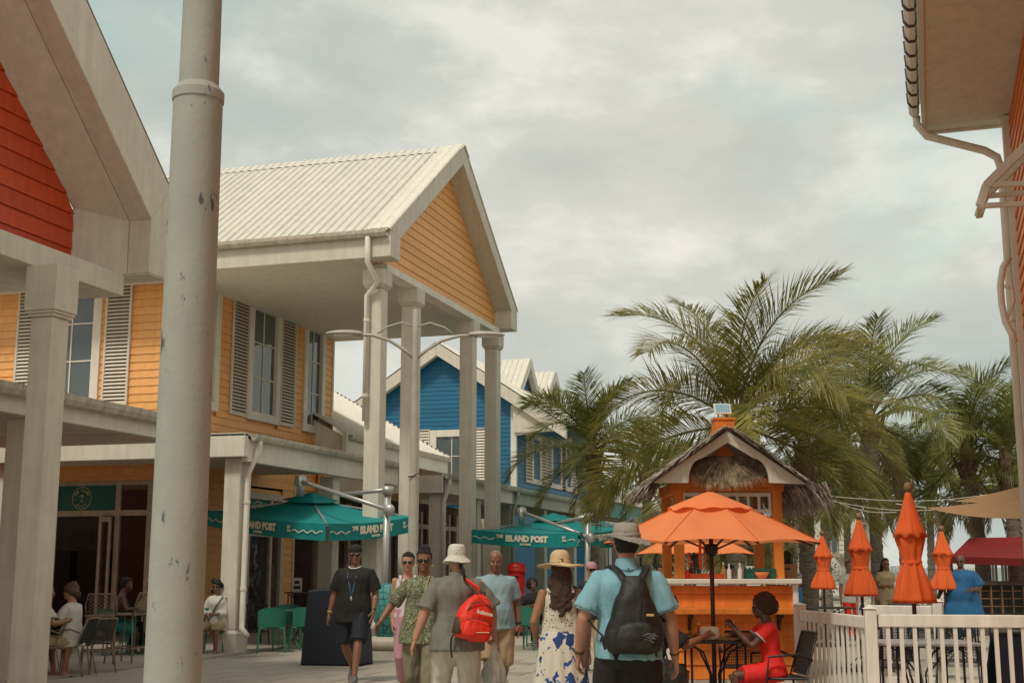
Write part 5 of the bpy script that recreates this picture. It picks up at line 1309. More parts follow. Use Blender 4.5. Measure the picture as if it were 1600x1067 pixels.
# ================================================================ SHADE SAIL, TENT, BAR
t = thing('shade_sail', 'tan triangular shade sail stretched at the right edge below the palms', 'shade sail', gnd(1540, 885, 17))
def sail(c1, c2, c3, sag, nm='cloth'):
    c1, c2, c3 = map(Vector, (c1, c2, c3)); n_ = 12; vs = []; idx = {}
    for i in range(n_ + 1):
        for j in range(n_ + 1 - i):
            a, b_ = i / n_, j / n_; c = 1 - a - b_; q = c1 * a + c2 * b_ + c3 * c; e = a * b_ + b_ * c + a * c
            cen = (c1 + c2 + c3) / 3; q = q.lerp(cen, .35 * (e - 3 * a * b_ * c * 3) if e > 0 else 0) if False else q
            q.z -= sag * e * 3 * .6; idx[i, j] = len(vs); vs.append(q)
    f = [(idx[i, j], idx[i + 1, j], idx[i, j + 1]) for i in range(n_) for j in range(n_ - i)] + [(idx[i + 1, j], idx[i + 1, j + 1], idx[i, j + 1]) for i in range(n_) for j in range(n_ - i - 1)]
    m_ = MB(); m_.add(vs, f); return m_.build(nm, 'tan_sail', t, smooth=True)
sail(dep(1447, 793, 17), dep(1680, 748, 17), dep(1640, 806, 15), .16); sail(dep(1490, 783, 17.8), dep(1700, 728, 17.8), dep(1690, 780, 16.6), .08)
m_ = MB(); m_.tube([dep(1447, 793, 17), dep(1400, 787, 18)], .008, 5); m_.build('stay', 'cable', t)
tt = thing('tent', 'dark red pop-up tent roof behind the leaning palm trunk', 'tent', gnd(1545, 885, 30))
m_ = MB(); c_ = [dep(1486, 869, 30), dep(1600, 872, 27), dep(1700, 868, 31), dep(1590, 866, 35)]; ap_ = dep(1515, 840, 31); ap2 = dep(1640, 838, 31)
m_.add([c_[0], c_[1], c_[2], c_[3], ap_, ap2], [(0, 1, 5, 4), (1, 2, 5), (2, 3, 4, 5), (3, 0, 4)]); m_.build('roof', 'red_tent', tt)
m_ = MB()
for i in range(4):
    a, b_ = c_[i], c_[(i + 1) % 4]; m_.add([a, b_, b_ - Vector((0, 0, .16)), a - Vector((0, 0, .16))], [(0, 1, 2, 3)])
m_.build('valance', 'red_tent', tt)
for c in c_: m_ = MB(); m_.tube([c, (c.x, c.y, 0)], .03, 6); m_.build('leg', 'black_metal', tt)
bt_ = thing('bar_counter', 'dark wooden bar counter with shelves under the red tent', 'bar', gnd(1560, 885, 29))
m_ = MB(); bb(m_, 1505, 908, 1680, 914, 28.5, .7); m_.build('top', 'wood_dark', bt_)
m_ = MB(); bb(m_, 1515, 914, 1680, 960, 28.7, .4); m_.build('front', 'dark', bt_)
m_ = MB()
for k in range(9): bb(m_, 1516 + k * 17, 915, 1518 + k * 17, 958, 28.55, .06)
for k in range(3): bb(m_, 1516, 922 + k * 12, 1680, 923.5 + k * 12, 28.6, .06)
m_.build('frame', 'wood', bt_)
dr_ = thing('curtain', 'white gathered curtain with tall gaps behind the dark bar', 'curtain', gnd(1570, 885, 33))
m_ = MB()
for k in range(26):
    x_ = 1538 + k * 5; a = dep(x_, 873, 33 + .12 * math.sin(k * 2.1)); b_ = dep(x_ + 4.4, 873, 33 + .12 * math.sin(k * 2.1 + 2.1)); 
    if k % 6 == 4: continue
    m_.add([(a.x, a.y, a.z + .03), (b_.x, b_.y, b_.z + .03), (b_.x, b_.y, 1.05), (a.x, a.y, 1.05)], [(0, 1, 2, 3)])
m_.build('cloth', 'white_cloth', dr_, smooth=True)
def railing(label, x0, x1, y0, y1, Dn, n, diag=False):
    t = thing('railing', label, 'railing', gnd((x0 + x1) / 2, 885, Dn)); m_ = MB(); bb(m_, x0, y0, x1, y0 + 2, Dn, .06); m_.build('top_rail', 'white_pvc', t)
    m_ = MB(); bb(m_, x0, y1 - 2, x1, y1, Dn, .06); m_.build('bottom_rail', 'white_pvc', t)
    for k in range(n):
        m_ = MB(); x_ = x0 + (x1 - x0) * (k + .3) / n; bb(m_, x_, y0 + 2, x_ + (x1 - x0) / n * .38, y1 - 2, Dn, .03); m_.build('baluster', 'white_pvc', t)
    if diag:
        m_ = MB()
        for k in range(4): bb(m_, x0, y0 + 2 + (y1 - y0) * (k + 1) / 5, x1, y0 + 2 + (y1 - y0) * (k + 1) / 5 + 1.2, Dn - .05, .03)
        m_.build('lattice', 'white_pvc', t)
railing('white lattice railing left of the second folded parasol', 1300, 1338, 884, 908, 42, 8, True)
railing('white lattice railing between the two tallest folded parasols', 1368, 1408, 884, 908, 42, 8, True)
railing('white balustrade behind the person in blue', 1462, 1545, 879, 906, 40, 18)
railing('white lattice railing seen through the kiosk opening', 1155, 1212, 884, 905, 40, 10, True)
fp = thing('flag_pole', 'slim pale pole standing beside the middle palm trunk', 'pole', gnd(1355, 885, 28)); m_ = MB(); m_.tube([gnd(1355, 885, 28), dep(1352, 745, 28)], [.06, .045], 10); m_.build('shaft', 'cream', fp, smooth=True)

# ================================================================ STREET THINGS ON THE LEFT
nb = thing('display_board', 'tall navy blue box board standing on the pavement behind the walking man in black', 'board', gnd(533, 1030, 20.2), YAW + R(-12))
b = MB(); b.add([(-.55, -.3, .03), (.38, -.3, .03), (.42, .3, .03), (-.50, .3, .03), (-.50, -.2, 1.14), (.36, -.2, 1.20), (.38, .2, 1.22), (-.46, .2, 1.16)], [(3, 2, 1, 0), (4, 5, 6, 7), (0, 1, 5, 4), (1, 2, 6, 5), (2, 3, 7, 6), (3, 0, 4, 7)]); b.build('panel', 'navy', nb, world=False, bevel=.02)
b = MB(); b.box(-.56, .43, -.31, .31, 0, .03); b.build('foot', 'black_metal', nb, world=False)
pc = thing('planter', 'round stone planter ring with a teal net-patterned drum on it, beside the umbrella mast', 'planter', gnd(611, 1020, 21.9))
b = MB(); b.lathe((0, 0, 0), [(.46, 0), (.46, .14), (.44, .16)], 30); b.build('plinth', 'pole_grey', pc, world=False)
b = MB(); b.lathe((0, 0, .16), [(.47, .0), (.48, .12), (.45, .17), (.3, .2)], 30); b.build('ring', 'base_stone', pc, world=False, smooth=True)
b = MB(); b.lathe((0, 0, .36), [(.27, 0), (.29, .5), (.30, .8), (.24, .86)], 24); b.build('drum', 'teal_net', pc, world=False, smooth=True)
pb = thing('pillar_box', 'round red pillar post box standing behind the man in the light blue T-shirt', 'post box', gnd(807, 885, 29))
pz = lambda y: dep(806, y, 29).z
b = MB(); b.lathe((0, 0, 0), [(.20, 0), (.20, .12), (.19, .14), (.19, 1.38)], 28); b.build('body', 'pillar_red', pb, world=False, smooth=False)
for f_ in pb.children[0].data.polygons: f_.use_smooth = len(f_.vertices) == 4
b = MB(); b.lathe((0, 0, 1.40 - .02), [(.19, 0), (.215, .02), (.22, .06), (.205, .075), (.21, .10), (.205, .16), (.12, .20), (.01, .22)], 28); b.build('cap', 'pillar_red', pb, world=False, smooth=True)
b = MB(); b.box(-.06, .10, -.2, -.17, 1.40 - .12, 1.40 - .09); b.build('slot', 'dark', pb, world=False)
b = MB(); b.lathe((0, 0, 0), [(.215, 0), (.215, .10)], 24); b.build('base', 'black_metal', pb, world=False)

# ================================================================ CHAIRS AND TABLES
def bar_chair(label, loc, rz, seat=.76, back=1.10, m='rattan', group='woven bar chairs'):
    t = thing('bar_chair', label, 'chair', loc, rz, group)
    for sx_ in (-1, 1):
        for sy in (-1, 1):
            b = MB(); b.tube([(sx_ * .24, sy * .24, 0), (sx_ * .19, sy * .18, seat)], .014, 6); b.build('leg', m, t, world=False, smooth=True)
    b = MB()
    for a, c in (((-.22, -.22), (.22, -.22)), ((.22, -.22), (.22, .22)), ((.22, .22), (-.22, .22)), ((-.22, .22), (-.22, -.22))): b.bar((*a, seat * .36), (*c, seat * .36), .022)
    b.build('footrest', m, t, world=False)
    b = MB(); b.box(-.22, .22, -.21, .21, seat, seat + .025); b.build('seat', m, t, world=False, bevel=.01)
    b = MB(); b.tube([(-.21, .2, seat), (-.22, .25, seat + .2), (-.19, .29, back), (.19, .29, back), (.22, .25, seat + .2), (.21, .2, seat)], .014, 6); b.build('back_frame', m, t, world=False, smooth=True)
    b = MB(); n = 9
    for i in range(-n, n + 1):      # diagonal weave
        for s in (-1, 1):
            pts = []
            for k in range(9):
                z_ = seat + .03 + (back - seat - .05) * k / 8; x_ = i * .05 + s * (k - 4) * .033
                if abs(x_) < .2: pts.append((x_, .215 + .075 * k / 8 + .006 * s, z_))
            if len(pts) > 1: b.tube(pts, .0045, 4)
    o = b.build('weave', m, t, world=False); return t
def arm_chair(label, loc, rz, m='rattan', mesh='black_cloth', group=None, high=.82, slats=8):
    t = thing('chair', label, 'chair', loc, rz, group)
    for sx_ in (-1, 1):
        b = MB(); b.tube([(sx_ * .25, -.24, 0), (sx_ * .25, -.22, .45), (sx_ * .26, -.2, .64), (sx_ * .26, .1, .66), (sx_ * .24, .25, .60)], .012, 6); b.build('arm', m, t, world=False, smooth=True)
        b = MB(); b.tube([(sx_ * .24, .30, 0), (sx_ * .22, .20, .44)], .012, 6); b.build('leg', m, t, world=False, smooth=True)
        b = MB(); b.tube([(sx_ * .22, -.22, .43), (sx_ * .22, .18, .42), (sx_ * .215, .24, .6), (sx_ * .20, .32, high)], .012, 6); b.build('side_frame', m, t, world=False, smooth=True)
    b = MB(); b.box(-.21, .21, -.23, .2, .425, .44); b.build('seat', mesh, t, world=False, bevel=.004)
    b = MB(); b.tube([(-.2, .32, high), (.2, .32, high)], .012, 6)
    b.build('top_rail', m, t, world=False)
    b = MB()
    for k in range(22):
        z_ = .46 + (high - .48) * k / 21; y_ = .205 + .115 * (z_ - .46) / (high - .46); b.bar((-.205, y_, z_), (.205, y_, z_), .007)
    for k in range(21): x_ = -.2 + .02 * k; b.bar((x_, .205, .46), (x_, .32, high), .005)
    b.build('mesh_back', mesh, t, world=False); return t
def plastic_chair(label, loc, rz, group='green plastic chairs'):
    t = thing('chair', label, 'chair', loc, rz, group)
    for sx_ in (-1, 1):
        for sy in (-1, 1):
            b = MB(); b.tube([(sx_ * .25, sy * .25, 0), (sx_ * .21, sy * .20, .44)], [.014, .024], 6); b.build('leg', 'green_plastic', t, world=False)
    b = MB(); b.box(-.23, .23, -.22, .22, .43, .455); b.build('seat', 'green_plastic', t, world=False, bevel=.012)
    b = MB(); K = 10; vs = []
    for i in range(K + 1):
        a = PI * i / K; x_ = -.25 * math.cos(a); y_ = .05 + .2 * math.sin(a)
        for z_, o_ in ((.46, 0), (.66, .02), (.80, .04 + .0 * math.sin(a))): vs.append((x_ * (1 + o_), y_ + o_ * math.sin(a), z_ - (.10 if z_ == .80 else 0) * (1 - math.sin(a))))
    f = [(i * 3 + j, (i + 1) * 3 + j, (i + 1) * 3 + j + 1, i * 3 + j + 1) for i in range(K) for j in range(2)]
    b.add(vs + [Vector(v) + Vector((0, -.015, 0)) for v in vs], f + [tuple(q + 33 for q in reversed(g_)) for g_ in f]); b.build('backrest', 'green_plastic', t, world=False, smooth=True)
    return t
def table(label, loc, rz, r=.36, z=.73, m='black_metal', group=None, w=None, top=None):
    t = thing('table', label, 'table', loc, rz, group); b = MB()
    if w: b.box(-w, w, -r, r, z - .025, z)
    else: b.lathe((0, 0, z - .025), [(r, 0), (r, .025)], 28)
    b.build('table_top', top or m, t, world=False, bevel=.004)
    for k in range(4):
        a = PI / 4 + k * PI / 2; c, s = math.cos(a), math.sin(a); q = (w or r) * .95
        b = MB(); b.tube([(c * q, s * r * .9, z - .03), (c * q * 1.0, s * r * .95, .0)], .013, 6); b.build('leg', m, t, world=False)
        b = MB(); b.tube([(c * q, s * r * .9, z - .04), (c * q * .5, s * r * .5, z - .12), (c * .06, s * .06, z * .55), (c * .07, s * .07, .25), (c * q * .6, s * r * .6, .06), (c * q, s * r * .95, .04)], .010, 6); b.build('scroll_brace', m, t, world=False, smooth=True)
    return t
c = gnd(1113, 885, 13.4)
table('dark metal table with curved legs under the open orange parasol', c, YAW, r=.38, z=dep(1113, 998, 13.4).z, w=.40)
ztab = dep(1113, 998, 13.4).z
def on_tab(name, label, cat, px, py_d=13.2, rz=0): q = gnd(px, 885, py_d); return thing(name, label, cat, (q.x, q.y, ztab), YAW + rz)
t = on_tab('napkin_box', 'white rounded box at the middle of the metal table', 'box', 1106); b = MB(); b.box(-.095, .095, -.06, .06, 0, .135); b.build('body', 'white', t, world=False, bevel=.03)
b = MB(); b.prism([(-.05, -.063, .04), (.04, -.063, .035), (.06, -.063, .06), (.02, -.063, .085), (-.05, -.063, .08)], (0, .002, 0)); b.build('label_print', 'food', t, world=False)
t = on_tab('food_basket', 'shallow basket heaped with fried food at the left of the metal table', 'food', 1078)
b = MB(); b.lathe((0, 0, 0), [(.09, 0), (.13, .035), (.125, .035), (.085, .008)], 20); b.build('basket', 'rattan', t, world=False)
b = MB(); rr = random.Random(2)
for _ in range(46): a = rr.uniform(0, 6.28); q = rr.random() * .1; p_ = Vector((q * math.cos(a), q * math.sin(a), .03 + rr.random() * .05 * (1 - q * 6))); b.bar(p_, p_ + Vector((rr.uniform(-.05, .05), rr.uniform(-.05, .05), rr.uniform(0, .03))), .009)
b.build('fries', 'food', t, world=False)
t = on_tab('paper_wrap', 'crumpled brown food paper lying in front of the white box', 'paper', 1134, 13.15)
m_ = MB(); m_.ell((0, 0, .012), (.14, .09, .02), 16, 6); o = link('sheet', remesh(m_, .01, 0, lambda c_, n_: .012 * noise.noise(c_ * 18)), 'cardboard', t)
m_ = MB(); m_.ell((-.03, 0, .04), (.05, .035, .035), 12, 8); link('sandwich', remesh(m_, .008, 0, lambda c_, n_: .008 * noise.noise(c_ * 40)), 'food', t)
t = on_tab('drink', 'small clear cup with a white straw near the diner in red', 'drink', 1144, 13.25); b = MB(); b.lathe((0, 0, 0), [(.025, 0), (.035, .09), (.033, .09), (.02, .01)], 14); b.build('cup', 'strap_brown', t, world=False, smooth=True); b = MB(); b.tube([(0, 0, .02), (.0, 0, .19)], .004, 6); b.build('straw', 'white', t, world=False)
t = on_tab('sauce_bottle', 'small red sauce bottle left of the white box', 'bottle', 1089, 13.45); b = MB(); b.lathe((0, 0, 0), [(.02, 0), (.022, .08), (.008, .11), (.008, .14)], 10); b.build('body', 'red_siding', t, world=False, smooth=True); b = MB(); b.lathe((0, 0, .14), [(.011, 0), (.009, .02)], 8); b.build('cap', 'white', t, world=False)
t = on_tab('tray', 'round black tray at the back of the metal table', 'tray', 1136, 13.6); b = MB(); b.lathe((0, 0, 0), [(.13, 0), (.15, .02), (.14, .02), (.12, .008)], 24); b.build('dish', 'black_metal', t, world=False)
arm_chair('black mesh-backed metal chair the diner in red sits on', gnd(1213, 885, 13.05), YAW + R(-82), 'black_metal', 'black_metal', 'black mesh chairs', .86)
arm_chair('black mesh-backed metal chair turned away on the far side of the parasol table', gnd(1158, 885, 14.3), YAW + R(172), 'black_metal', 'black_metal', 'black mesh chairs', .82)

# chairs in front of the shop on the left
bar_chair('woven tan bar chair seen from behind, left of the other bar chair', gnd(152, 1040, 19.6), YAW + R(200))
bar_chair('woven tan bar chair turned sideways with a slanting back, nearest the big lamp post', gnd(197, 1040, 20.3), YAW + R(-105))
arm_chair('brown round-armed chair behind the woman in white', gnd(138, 1040, 18.6), YAW + R(-120), 'rattan', 'dark', 'brown low chairs', .78)
arm_chair('brown low chair the seated woman in white uses', gnd(108, 1040, 18.15), YAW + R(-95), 'rattan', 'dark', 'brown low chairs', .80)
table('small green table with the bent-over guest behind the bar chairs', gnd(192, 1010, 22.0), YAW, .38, .74, 'green_plastic', 'green tables')
plastic_chair('green chair under the guest with the bare back', gnd(176, 1010, 22.3), YAW + R(60))
plastic_chair('green chair beside the big lamp post, behind the tan bar chair', gnd(226, 1010, 22.4), YAW + R(-90))
plastic_chair('green chair of the guest with the dark shoulder strap', gnd(334, 1010, 22.9), YAW + R(175))
table('round green table between the green chairs under the near teal umbrella', gnd(455, 1010, 23.8), YAW, .42, .74, 'green_plastic', 'green tables')
plastic_chair('green chair with its back to us, left one beside the canopy post', gnd(424, 1010, 23.1), YAW + R(190))
plastic_chair('green chair with its back to us, right one beside the navy board', gnd(480, 1010, 23.3), YAW + R(165))
plastic_chair('green chair on the far side of the round green table', gnd(448, 1010, 24.8), YAW + R(10))
bar_chair('dark bar chair deep in the arcade behind the green chairs', gnd(395, 1010, 25.2), YAW + R(30), m='wood_dark')
t = thing('menu_stand', 'small menu card standing on the dark high table by the shop door', 'menu', gnd(462, 985, 26.2) + Vector((0, 0, 1.0)), YAW)
b = MB(); b.box(-.1, .1, -.01, .01, 0, .28); b.build('card', 'white', t, world=False); b = MB(); b.box(-.07, .07, -.013, -.011, .06, .12); b.box(-.05, .05, -.013, -.011, .16, .22); b.build('print', 'dark', t, world=False)
table('dark high table deep in the arcade carrying the menu card', gnd(470, 985, 26.2), YAW, .35, 1.0, 'wood_dark')
# green chairs further along
plastic_chair('green chair behind the red post box', gnd(826, 985, 24), YAW + R(150))
table('green table behind the straw-hatted woman', gnd(845, 985, 25), YAW, .4, .74, 'green_plastic', 'green tables')
plastic_chair('green chair far behind the straw-hatted woman', gnd(862, 985, 25.6), YAW + R(30))
table('green table behind the pair of walking women', gnd(600, 985, 26), YAW, .4, .74, 'green_plastic', 'green tables')

# terrace furniture behind the white fence
table('slatted metal table pierced by the tallest folded parasol', gnd(1433, 885, 13.6), YAW, .42, .74, 'black_metal', 'terrace tables', w=.5, top='steel')
for px, Dn, rz_, lb in ((1378, 14.5, -100, 'black mesh chair at the left of the slatted table behind the fence'), (1395, 15.5, 170, 'black mesh chair at the far left of the slatted table behind the fence'),
                        (1488, 15.2, 160, 'black mesh chair at the far right of the slatted table behind the fence'), (1465, 17.8, 20, 'black mesh chair beyond the far fence post')):
    arm_chair(lb, gnd(px, 885, Dn), YAW + R(rz_), 'black_metal', 'black_metal', 'black mesh chairs', .84)
table('small dark table beyond the far white fence', gnd(1490, 885, 20), YAW, .4, .74, 'black_metal', 'terrace tables', w=.6)
table('dark table beside the second folded parasol', gnd(1345, 885, 19), YAW, .4, .74, 'black_metal', 'terrace tables', w=.5)
table('dark table around the smallest folded parasol', gnd(1286, 885, 25), YAW, .4, .74, 'black_metal', 'terrace tables', w=.5)
t = thing('a_board', 'dark folding board behind the pickets at the right edge', 'board', gnd(1592, 885, 13.3), YAW + R(10))
b = MB(); b.prism([(-.35, -.30, 0), (-.35, -.27, 0), (-.35, 0, .82), (-.35, -.03, .82)], (.7, 0, 0)); b.prism([(-.35, .30, 0), (-.35, .27, 0), (-.35, -.0, .82), (-.35, .03, .82)], (.7, 0, 0)); b.build('panel', 'navy', t, world=False)
b = MB(); b.box(-.36, .36, -.04, .04, .82, .85); b.build('hinge_rail', 'black_metal', t, world=False)
t = thing('carton', 'brown carton with white paper standing beside the dark folding board', 'carton', gnd(1560, 885, 13.9), YAW); b = MB(); b.box(-.12, .12, -.1, .1, 0, .42); b.build('body', 'cardboard', t, world=False, bevel=.004); b = MB(); b.ell((0, -.02, .46), (.1, .08, .1), 10, 7); link('crumpled_paper', remesh(b, .012, 0, lambda c_, n_: .02 * noise.noise(c_ * 20)), 'white', t)
t = thing('bin', 'bright blue bin below the tallest folded parasol', 'bin', gnd(1408, 885, 21), YAW); b = MB(); b.lathe((0, 0, 0), [(.2, 0), (.24, .8), (.25, .85), (.22, .86)], 20); b.build('body', 'blue_cloth', t, world=False, smooth=True); b = MB(); b.lathe((0, 0, .86), [(.26, 0), (.26, .04), (.1, .08)], 20); b.build('lid', 'navy', t, world=False)

# ================================================================ PEOPLE
def ik(a, c, l1, l2, pole):
    a, c = Vector(a), Vector(c); d = c - a; L_ = d.length; mx_ = (l1 + l2) * .998
    if L_ > mx_: c = a + d * (mx_ / L_); d = c - a; L_ = mx_
    x_ = (l1 * l1 - l2 * l2 + L_ * L_) / (2 * L_); h = math.sqrt(max(0, l1 * l1 - x_ * x_)); dn = d.normalized(); p = Vector(pole); p = (p - dn * p.dot(dn)).normalized()
    return a + dn * x_ + p * h, c
def ering(c, rx, rf, rb, M3, n=18, e=2.0):
    """oval slice with different depth in front (rf) and behind (rb)"""
    out = []
    for k in range(n):
        a = 2 * PI * k / n; ca, sa = math.cos(a), math.sin(a); x = rx * math.copysign(abs(ca) ** (2 / e), ca); y = math.copysign(abs(sa) ** (2 / e), sa) * (rf if sa > 0 else rb)
        out.append(Vector(c) + M3 @ Vector((x, y, 0)))
    return out
def folds(amp, fx=9, fz=3.5, seed=0):
    o = Vector((seed * 3.1, seed * 1.7, 0))
    return lambda c, n: amp * (noise.noise(Vector((c.x * fx, c.y * fx, c.z * fz)) + o) + .5 * noise.noise(Vector((c.x * fx * 2.3 + c.z * 4, c.y * fx * 2.3, c.z * fz * 2.2)) + o))
def hand_mesh(wrist, d, n, side, s=1, curl=.5, spread=1, grip=False):
    """palm and five separate fingers; d along the hand, n out of the palm, thumb towards side"""
    d = Vector(d).normalized(); n = Vector(n); n = (n - d * n.dot(d)).normalized(); x = Vector(side); x = (x - d * x.dot(d) - n * x.dot(n)).normalized()
    mb = MB(); w = Vector(wrist); P_ = lambda a, b, c: w + (d * a + x * b + n * c) * s
    rg = []
    for a, rx, rn in ((-.03, .026, .019), (0, .027, .019), (.03, .034, .018), (.06, .039, .016), (.085, .038, .013), (.095, .034, .009)):
        rg.append([P_(a, rx * math.cos(2 * PI * k / 12), rn * math.sin(2 * PI * k / 12)) for k in range(12)])
    mb.rings(rg)
    cu = 1.6 if grip else curl
    for b, L_, r_ in ((.029, .070, .0082), (.010, .080, .0085), (-.010, .074, .0082), (-.028, .058, .0074)):
        p = P_(.078, b, 0); ang = .15 * cu; dirx = b * 1.6 * spread; pts = [p]; 
        for seg, k in ((.46, 1), (.30, 2), (.24, 3)):
            ang += cu * .42; v = (d * math.cos(ang) + n * math.sin(ang) + x * dirx).normalized(); pts.append(pts[-1] + v * L_ * seg * s)
        mb.tube(pts, [r_ * s * 1.05, r_ * s, r_ * s * .92, r_ * s * .72], 8)
    t0 = P_(.012, .024, .004); v1 = (d * .62 + x * .68 + n * .35).normalized(); v2 = (d * .85 + x * .25 + n * .45).normalized()
    mb.tube([t0, t0 + v1 * .035 * s, t0 + v1 * .035 * s + v2 * .03 * s, t0 + v1 * .035 * s + v2 * .055 * s], [.013 * s, .0115 * s, .010 * s, .007 * s], 8)
    return mb
def join_mesh(a, b):
    na = len(a.vertices); v = [x.co.copy() for x in a.vertices] + [x.co.copy() for x in b.vertices]
    f = [tuple(p.vertices) for p in a.polygons] + [tuple(i + na for i in p.vertices) for p in b.polygons]
    me = bpy.data.meshes.new('body'); me.from_pydata([tuple(q) for q in v], [], f); me.update()
    for p in me.polygons: p.use_smooth = True
    return me
class Person: pass
def person(label, loc, face_dir, H=1.72, bw=1.0, belly=0, fem=False, skin='skin_tan', lean=0, twist=0, pelvis=None, feet=None, wrists=None, elbows=None, knees=None,
           head_yaw=0, head_pitch=0, head_roll=0, lod=1, grip=(False, False), curl=.5, palm=None, handn=None, group=None):
    """face_dir: heading in degrees relative to looking away from the camera (0 = back to us, 180 = towards us)"""
    s = H / 1.75; q = Person(); q.s = s
    t = thing('person', label, 'person', (loc[0], loc[1], 0), YAW + R(face_dir), group); q.t = t
    pv_ = Vector(pelvis) if pelvis else Vector((0, 0, .93)); pv_ = pv_ * s if not pelvis else Vector(pelvis)
    T = Matrix.Translation(pv_) @ Matrix.Rotation(-R(lean), 4, 'X') @ Matrix.Rotation(R(twist), 4, 'Z'); M3 = T.to_3x3(); q.T = T; q.M3 = M3
    tp = lambda x, y, z: T @ Vector((x * s, y * s, z * s)); q.tp = tp
    sh_w = (.158 if fem else .178) * (bw * .7 + .3); hip_w = .092 * (1.04 if fem else 1) * bw
    q.sh = [tp(-sh_w, -.01, .462), tp(sh_w, -.01, .462)]; q.hip = [pv_ + Vector((-hip_w * s, 0, -.02 * s)), pv_ + Vector((hip_w * s, 0, -.02 * s))]
    feet = feet or [(-.10, 0, 0), (.10, .0, 0)]; q.ank = [Vector((f[0] * s, f[1] * s, (f[2] + .085) * s)) for f in feet]; q.footdir = [Vector((f[3], f[4], f[5])) if len(f) > 3 else Vector((0, 1, 0)) for f in feet]
    knees = knees or [(-.1, 1, 0), (.1, 1, 0)]; q.knee = []
    for i in (0, 1): k_, a_ = ik(q.hip[i], q.ank[i], .44 * s, .42 * s, knees[i]); q.knee.append(k_); q.ank[i] = a_
    wrists = wrists or [(-.07, .03, -.53), (.07, .03, -.53)]; elbows = elbows or [(-.4, -1, 0), (.4, -1, 0)]; q.el = []; q.wr = []
    for i in (0, 1): k_, a_ = ik(q.sh[i], q.sh[i] + Vector(wrists[i]) * s, .285 * s, .255 * s, elbows[i]); q.el.append(k_); q.wr.append(a_)
    # torso section table: z, rx, front, back
    b = bw
    if fem: tor = [(-.12, .13, .08, .09), (-.05, .172, .10, .125), (.03, .172, .10, .115), (.12, .145, .095, .09), (.20, .13, .09, .082), (.29, .142, .105, .09), (.37, .15, .125, .095), (.42, .152, .10, .09), (.462, .135, .075, .078), (.495, .098, .06, .065), (.53, .060, .05, .052)]
    else: tor = [(-.12, .125, .08, .09), (-.05, .162, .10, .12), (.03, .163, .105, .105), (.12, .155, .105, .095), (.20, .15, .105, .09), (.29, .165, .11, .10), (.37, .178, .115, .11), (.42, .180, .10, .105), (.462, .158, .078, .09), (.495, .122, .066, .077), (.53, .070, .060, .062)]
    q.tor = [(z, rx * b, f * b + belly * math.exp(-((z - .13) / .14) ** 2), bk * b) for z, rx, f, bk in tor]
    mb = MB(); mb.rings([ering(tp(0, 0, z), rx * s, f * s, bk * s, M3) for z, rx, f, bk in q.tor])
    nb_ = tp(0, -.012, .50); hb = tp(0, .012, .60)
    mb.tube([nb_, hb, hb + (hb - nb_) * .5], [(.066 * s, .062 * s), (.055 * s, .054 * s), (.052 * s, .05 * s)], 12)
    # head
    HM = Matrix.Translation(tp(0, .020, .563)) @ (M3 @ Matrix.Rotation(R(lean) * .7, 3, 'X')).to_4x4() @ Matrix.Rotation(R(head_yaw), 4, 'Z') @ Matrix.Rotation(R(head_pitch), 4, 'X') @ Matrix.Rotation(R(head_roll), 4, 'Y'); q.HM = HM
    hp = lambda x, y, z: HM @ Vector((x * s, y * s, z * s)); q.hp = hp; H3 = HM.to_3x3(); q.H3 = H3
    hd = [(0, .026, .078, -.02), (.012, .040, .088, .01), (.035, .056, .090, .04), (.065, .066, .088, .065), (.095, .072, .086, .083), (.125, .076, .083, .092), (.155, .078, .085, .097), (.185, .074, .078, .093), (.208, .060, .062, .078), (.226, .036, .038, .05), (.232, .012, .012, .02)]
    fs = .95 if fem else 1.0; q.hd = hd
    mb.rings([ering(hp(0, 0, z), rx * s * fs, f * s, max(bk, -.01) * s if bk > 0 else .02 * s, H3, 20) for z, rx, f, bk in hd])
    # nose, brow, chin, lips, ears
    mb.tube([hp(0, .082, .125), hp(0, .094, .100), hp(0, .104, .080), hp(0, .092, .070)], [.007 * s, .010 * s, .014 * s, .010 * s], 8)
    for e in (-1, 1):
        mb.ell(hp(e * .010, .094, .078), (.008 * s, .008 * s, .007 * s), 8, 6); mb.ell(hp(e * .076 * fs, -.005, .105), (.009 * s, .018 * s, .032 * s), 10, 6, H3)
        mb.ell(hp(e * .030, .082, .134), (.022 * s, .010 * s, .007 * s), 8, 6, H3); mb.ell(hp(e * .042, .070, .085), (.022 * s, .016 * s, .018 * s), 8, 6, H3)
    mb.ell(hp(0, .088, .052), (.024 * s, .010 * s, .009 * s), 10, 6, H3); mb.ell(hp(0, .084, .020), (.020 * s, .014 * s, .015 * s), 10, 6, H3)
    # limbs
    al = .054 * (b * .5 + .5) * (0.95 if fem else 1.05)
    for i in (0, 1):
        S0, E_, W_ = q.sh[i], q.el[i], q.wr[i]; m1 = S0.lerp(E_, .45); m2 = E_.lerp(W_, .3); m3 = E_.lerp(W_, .75)
        mb.tube([S0 + (S0 - E_).normalized() * .02 * s, S0, m1, E_, m2, m3, W_, W_ + (W_ - E_).normalized() * .02 * s], [al * .7 * s, al * s, al * .92 * s, al * .76 * s, al * .80 * s, al * .58 * s, al * .50 * s, al * .48 * s], 12)
        h_, k_, a_ = q.hip[i], q.knee[i], q.ank[i]
        mb.tube([h_ + Vector((0, 0, .03 * s)), h_.lerp(k_, .2), h_.lerp(k_, .6), k_, k_.lerp(a_, .28), k_.lerp(a_, .65), a_], [.075 * b * s, .085 * b * s, .068 * b * s, .052 * s, .056 * s, .042 * s, .035 * s], 12)
        fd = q.footdir[i].normalized(); dn = Vector((0, 0, -1)) if abs(fd.z) < .3 else (Vector((0, 0, -1)) - fd * fd.dot(Vector((0, 0, -1)))).normalized()
